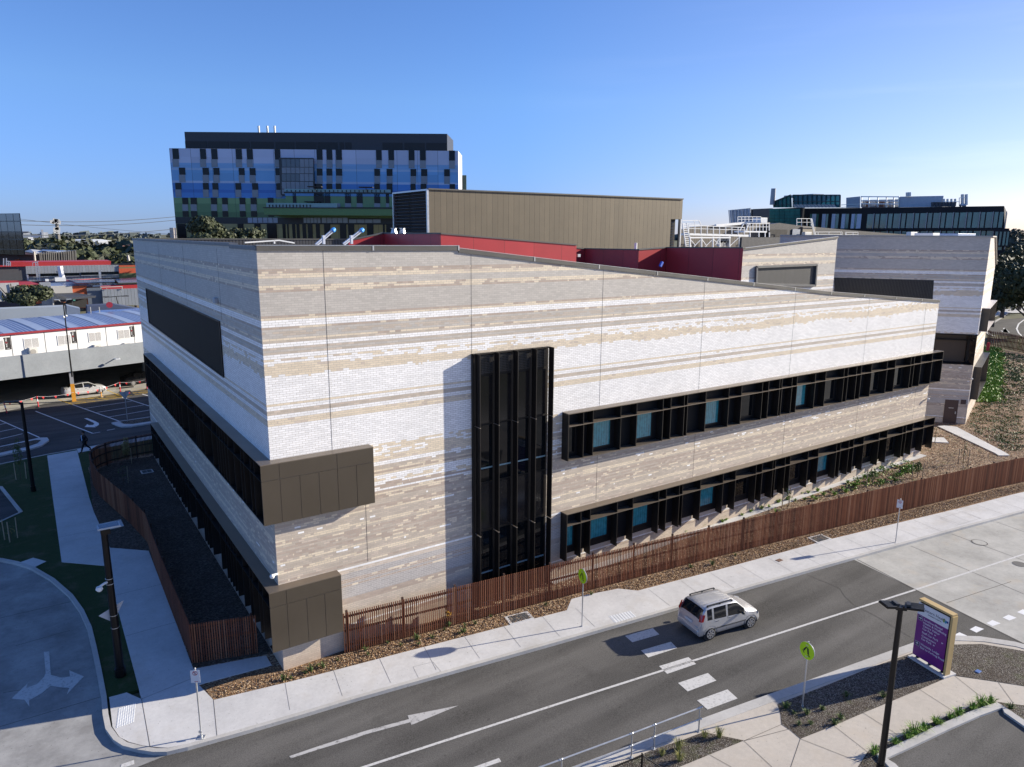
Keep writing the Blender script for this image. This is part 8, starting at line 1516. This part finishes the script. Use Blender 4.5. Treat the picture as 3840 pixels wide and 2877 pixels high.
chips('garden_chips', 'loose bark chips in the wide mulched garden at the right', [(53, 3), (66, 4), (112, 14), (95, -14), (60, -9)], 14000, [(.32, .20, .13), (.46, .34, .24), (.16, .10, .07), (.56, .46, .36), (.36, .16, .09)], 6, .058)
# staked saplings
def sapling(x, y, lbl, h=1.6, n=120, stakes=3, leaf=LEAFM, seed=0, hst=1.2):
    z = gz(x); t_ = thing('staked_sapling', lbl, 'tree', (x, y, z), 0, 'young staked saplings'); r = random.Random(seed)
    for k in range(stakes): a = 2.1 * k + .4; b = MB(); b.cyl((.35 * math.cos(a), .35 * math.sin(a), -.1), (.37 * math.cos(a), .37 * math.sin(a), hst), .03, .028, 8); b.build('stake', STAKE, t_)
    b = MB(); b.cyl((0, 0, -.1), (.03, .02, h * .8), .018, .008, 6); b.build('trunk', BARK, t_); c = crown_mesh('crown', [(0, 0, h * .62, .28, .28, h * .28), (.08, .05, h * .85, .2, .2, h * .18)], n, .055, leaf, seed + 3); c.parent = t_; return t_
for i, (z_, x, y, lb_, h, n, st_, lf) in enumerate((('zL', 1700, 1220, 'bushy sapling inside the shaded black fence corner', 2.1, 500, 1, LEAFY), ('zL', 1650, 1480, 'bare thin stake with a sapling in the shaded bed', 1.4, 40, 1, LEAFM), ('zL', 280, 1420, 'spindly sapling on the lawn beside the black light pole', 3.0, 420, 2, LEAFM), ('z3', 70, 180, 'three pale stakes around a dead sapling on the shaded lawn', .8, 16, 3, LEAFY), ('e', 975, 1430, 'three stakes around a thin sapling in the sunny mulch near the right fence', 1.7, 60, 3, LEAFM), ('e', 620, 1540, 'low bushy sapling between three stakes near the wall end', 1.2, 200, 3, LEAFM), ('e', 755, 1270, 'single stake sapling at the end of the lower window box', 1.3, 30, 1, LEAFM), ('w', 1740, 820, 'staked bushy sapling behind the long fence', 1.3, 160, 2, LEAFM), ('w', 1290, 930, 'two stakes with a small sapling behind the middle of the fence', 1.2, 60, 2, LEAFM), ('w', 490, 1130, 'leafy sapling in front of the first lower window', 1.3, 220, 1, LEAFB), ('k', 1240, 500, 'thin young tree in the mulch in front of the far fence', 3.4, 300, 1, LEAFY), ('e', 730, 1075, 'autumn coloured young tree in the nook before the door', 2.6, 520, 1, LEAFY))):
    x_, y_ = gp(z_, x, y); sapling(x_, y_, lb_, h, n, st_, lf, i)
b = MB(); x_, y_ = gp('k', 870, 400); b.cyl((x_, y_, gz(x_)), (x_, y_, gz(x_) + 1.4), .22, .18, 10); tag(b.build('traffic_bollard', BRED), 'small red and white post by the bright green groundcover', 'bollard')
x_, y_ = gp('k', 840, 870); b = MB(); b.bar((x_ - 1.0, y_ - .4, gz(x_) + .08), (x_ + 1.0, y_ + .5, gz(x_) + .12), .28, .06); tag(b.build('white_board', WHITEP), 'white board lying on the mulch by the groundcover', 'board')
# shrubs by the sheds, tree at the hospital tower, big trees on the right
P = ony(*zp('b', 360, 815), 95); make_tree('broad_gum_tree', 'rounded olive tree in front of the blue hospital tower', (P.x, 95, 8), ony(*zp('b', 290, 690), 95).z - 8 + .6, 4.3, LEAFD, 21, 5200, .28, .3, None, .62, .45)
P = ony(*zp('b', 600, 815), 97); make_tree('broad_gum_tree', 'smaller low tree top right of the rounded olive tree', (P.x, 97, 9), ony(*zp('b', 590, 772), 97).z - 9 + .6, 3.2, LEAFD, 22, 1800, .28, .3, None, .55, .6)
P = ony(*zp('l', 440, 1560), 84); make_tree('dark_shrub_tree', 'dark shaded tree in front of the orange wall behind the sheds', (P.x, 84, P.z - .6), 3.6, 3.0, LEAFD, 23, 2600, .22, .2, None, .7, .1)
TG = 'large gum trees on the right edge'
for i, (u, vt, dep, rad, lb_) in enumerate(((3790, 960, 150, 9.5, 'big dark gum tree filling the right edge beside the brick wing'), (3860, 900, 165, 11, 'tallest gum tree cut by the right edge'), (3745, 1040, 135, 5.5, 'smaller gum tree tucked behind the grey brick wing'), (3900, 1010, 120, 8, 'near gum tree branch mass at the far right edge'))):
    Pt = CAM + ray(u, vt) * dep; make_tree('gum_tree', lb_, (Pt.x, Pt.y, .8), Pt.z - .8, rad, LEAFD, 60 + i, 6500, .36, .45, TG, .7, .25)
for i, (u, v, dep, rad) in enumerate(((3830, 905, 420, 26), (3760, 900, 520, 20), (3800, 870, 600, 26))):
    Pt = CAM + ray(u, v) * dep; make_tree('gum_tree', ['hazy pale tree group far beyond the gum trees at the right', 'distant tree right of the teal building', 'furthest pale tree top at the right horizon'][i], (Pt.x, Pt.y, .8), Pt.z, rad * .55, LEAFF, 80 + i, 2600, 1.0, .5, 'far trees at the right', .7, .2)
# street beyond the garden at the right
ground_sheet('road', gl('k', [(880, 165), (1326, 230), (2200, 420), (2200, -100), (1000, 0), (880, 40)], RD), RD, ASPH2)
line_mark('lane_line', gl('k', [(1326, 225), (1260, 165), (1235, 110), (1260, 50), (1326, 0)], RD), .25, bpy.data.objects['road.001'], LINEW, RD + .02)
line_mark('kerb_line', gl('k', [(880, 60), (940, 40), (1050, -30), (1120, -80)], RD), .5, bpy.data.objects['road.001'], KERB, RD + .03)
line_mark('kerb_line', gl('k', [(865, 150), (905, 190), (965, 205)], RD), .6, bpy.data.objects['road.001'], KERB, RD + .03)
mark('lane_arrow', gl('k', [(1030, 130), (1140, 160), (1060, 105), (1090, 100), (1150, 158), (1060, 150)], RD), bpy.data.objects['road.001'], LINEW, RD + .02)
ground_sheet('footpath', gl('e', [(1370, 215), (1450, 180), (1450, 60), (1400, 60), (1350, 235)], RD), .02, CONC); ground_sheet('footpath', gl('e', [(1200, 260), (1300, 235), (1450, 215), (1450, 260), (1330, 262), (1200, 300)], RD), .03, CONC)
for i, (x, y0, y1, lb_) in enumerate(((1225, 245, 140, 'blue banner pole by the distant street'), (1250, 240, 130, 'dark slim lamp post by the distant street'), (1190, 250, 225, 'small yellow post by the distant street'))):
    x_, y_ = gp('e', x, y0, RD); z1_ = zat(1050 + y1 / 2.0714, x_, y_); b = MB(); b.cyl((x_, y_, gz(x_)), (x_, y_, z1_), .14, .12, 8)
    if i == 0: b.box(x_ - .3, x_ + .3, y_ - .05, y_ + .05, z1_ - 1, z1_)
    tag(b.build('street_post', [mat('banner_blue', (.1, .13, .35)), BLACK, mat('post_yellow', (.4, .45, .1))][i]), lb_, 'post')
b = MB(); 
for a, c in (((1265, 165), (1330, 195)), ((1280, 150), (1340, 180)), ((1330, 195), (1345, 160))): xa, ya = gp('e', *a, RD); xb, yb_ = gp('e', *c, RD); b.bar((xa, ya, gz(xa) + 1.2), (xb, yb_, gz(xb) + 1.2), .12)
xa, ya = gp('e', 1300, 230, RD); b.cyl((xa, ya, gz(xa)), (xa, ya, gz(xa) + 2), .1, .1, 6); tag(b.build('bike_rack', GALV), 'pale metal rails under the gum trees by the distant street', 'rail')
# lawn litter patch and stones
ground_sheet('concrete_pit_cover', gl('z3', [(110, 335), (215, 298), (302, 322), (205, 370)]), .01, CONC)
# thick ground of the far right beyond the garden
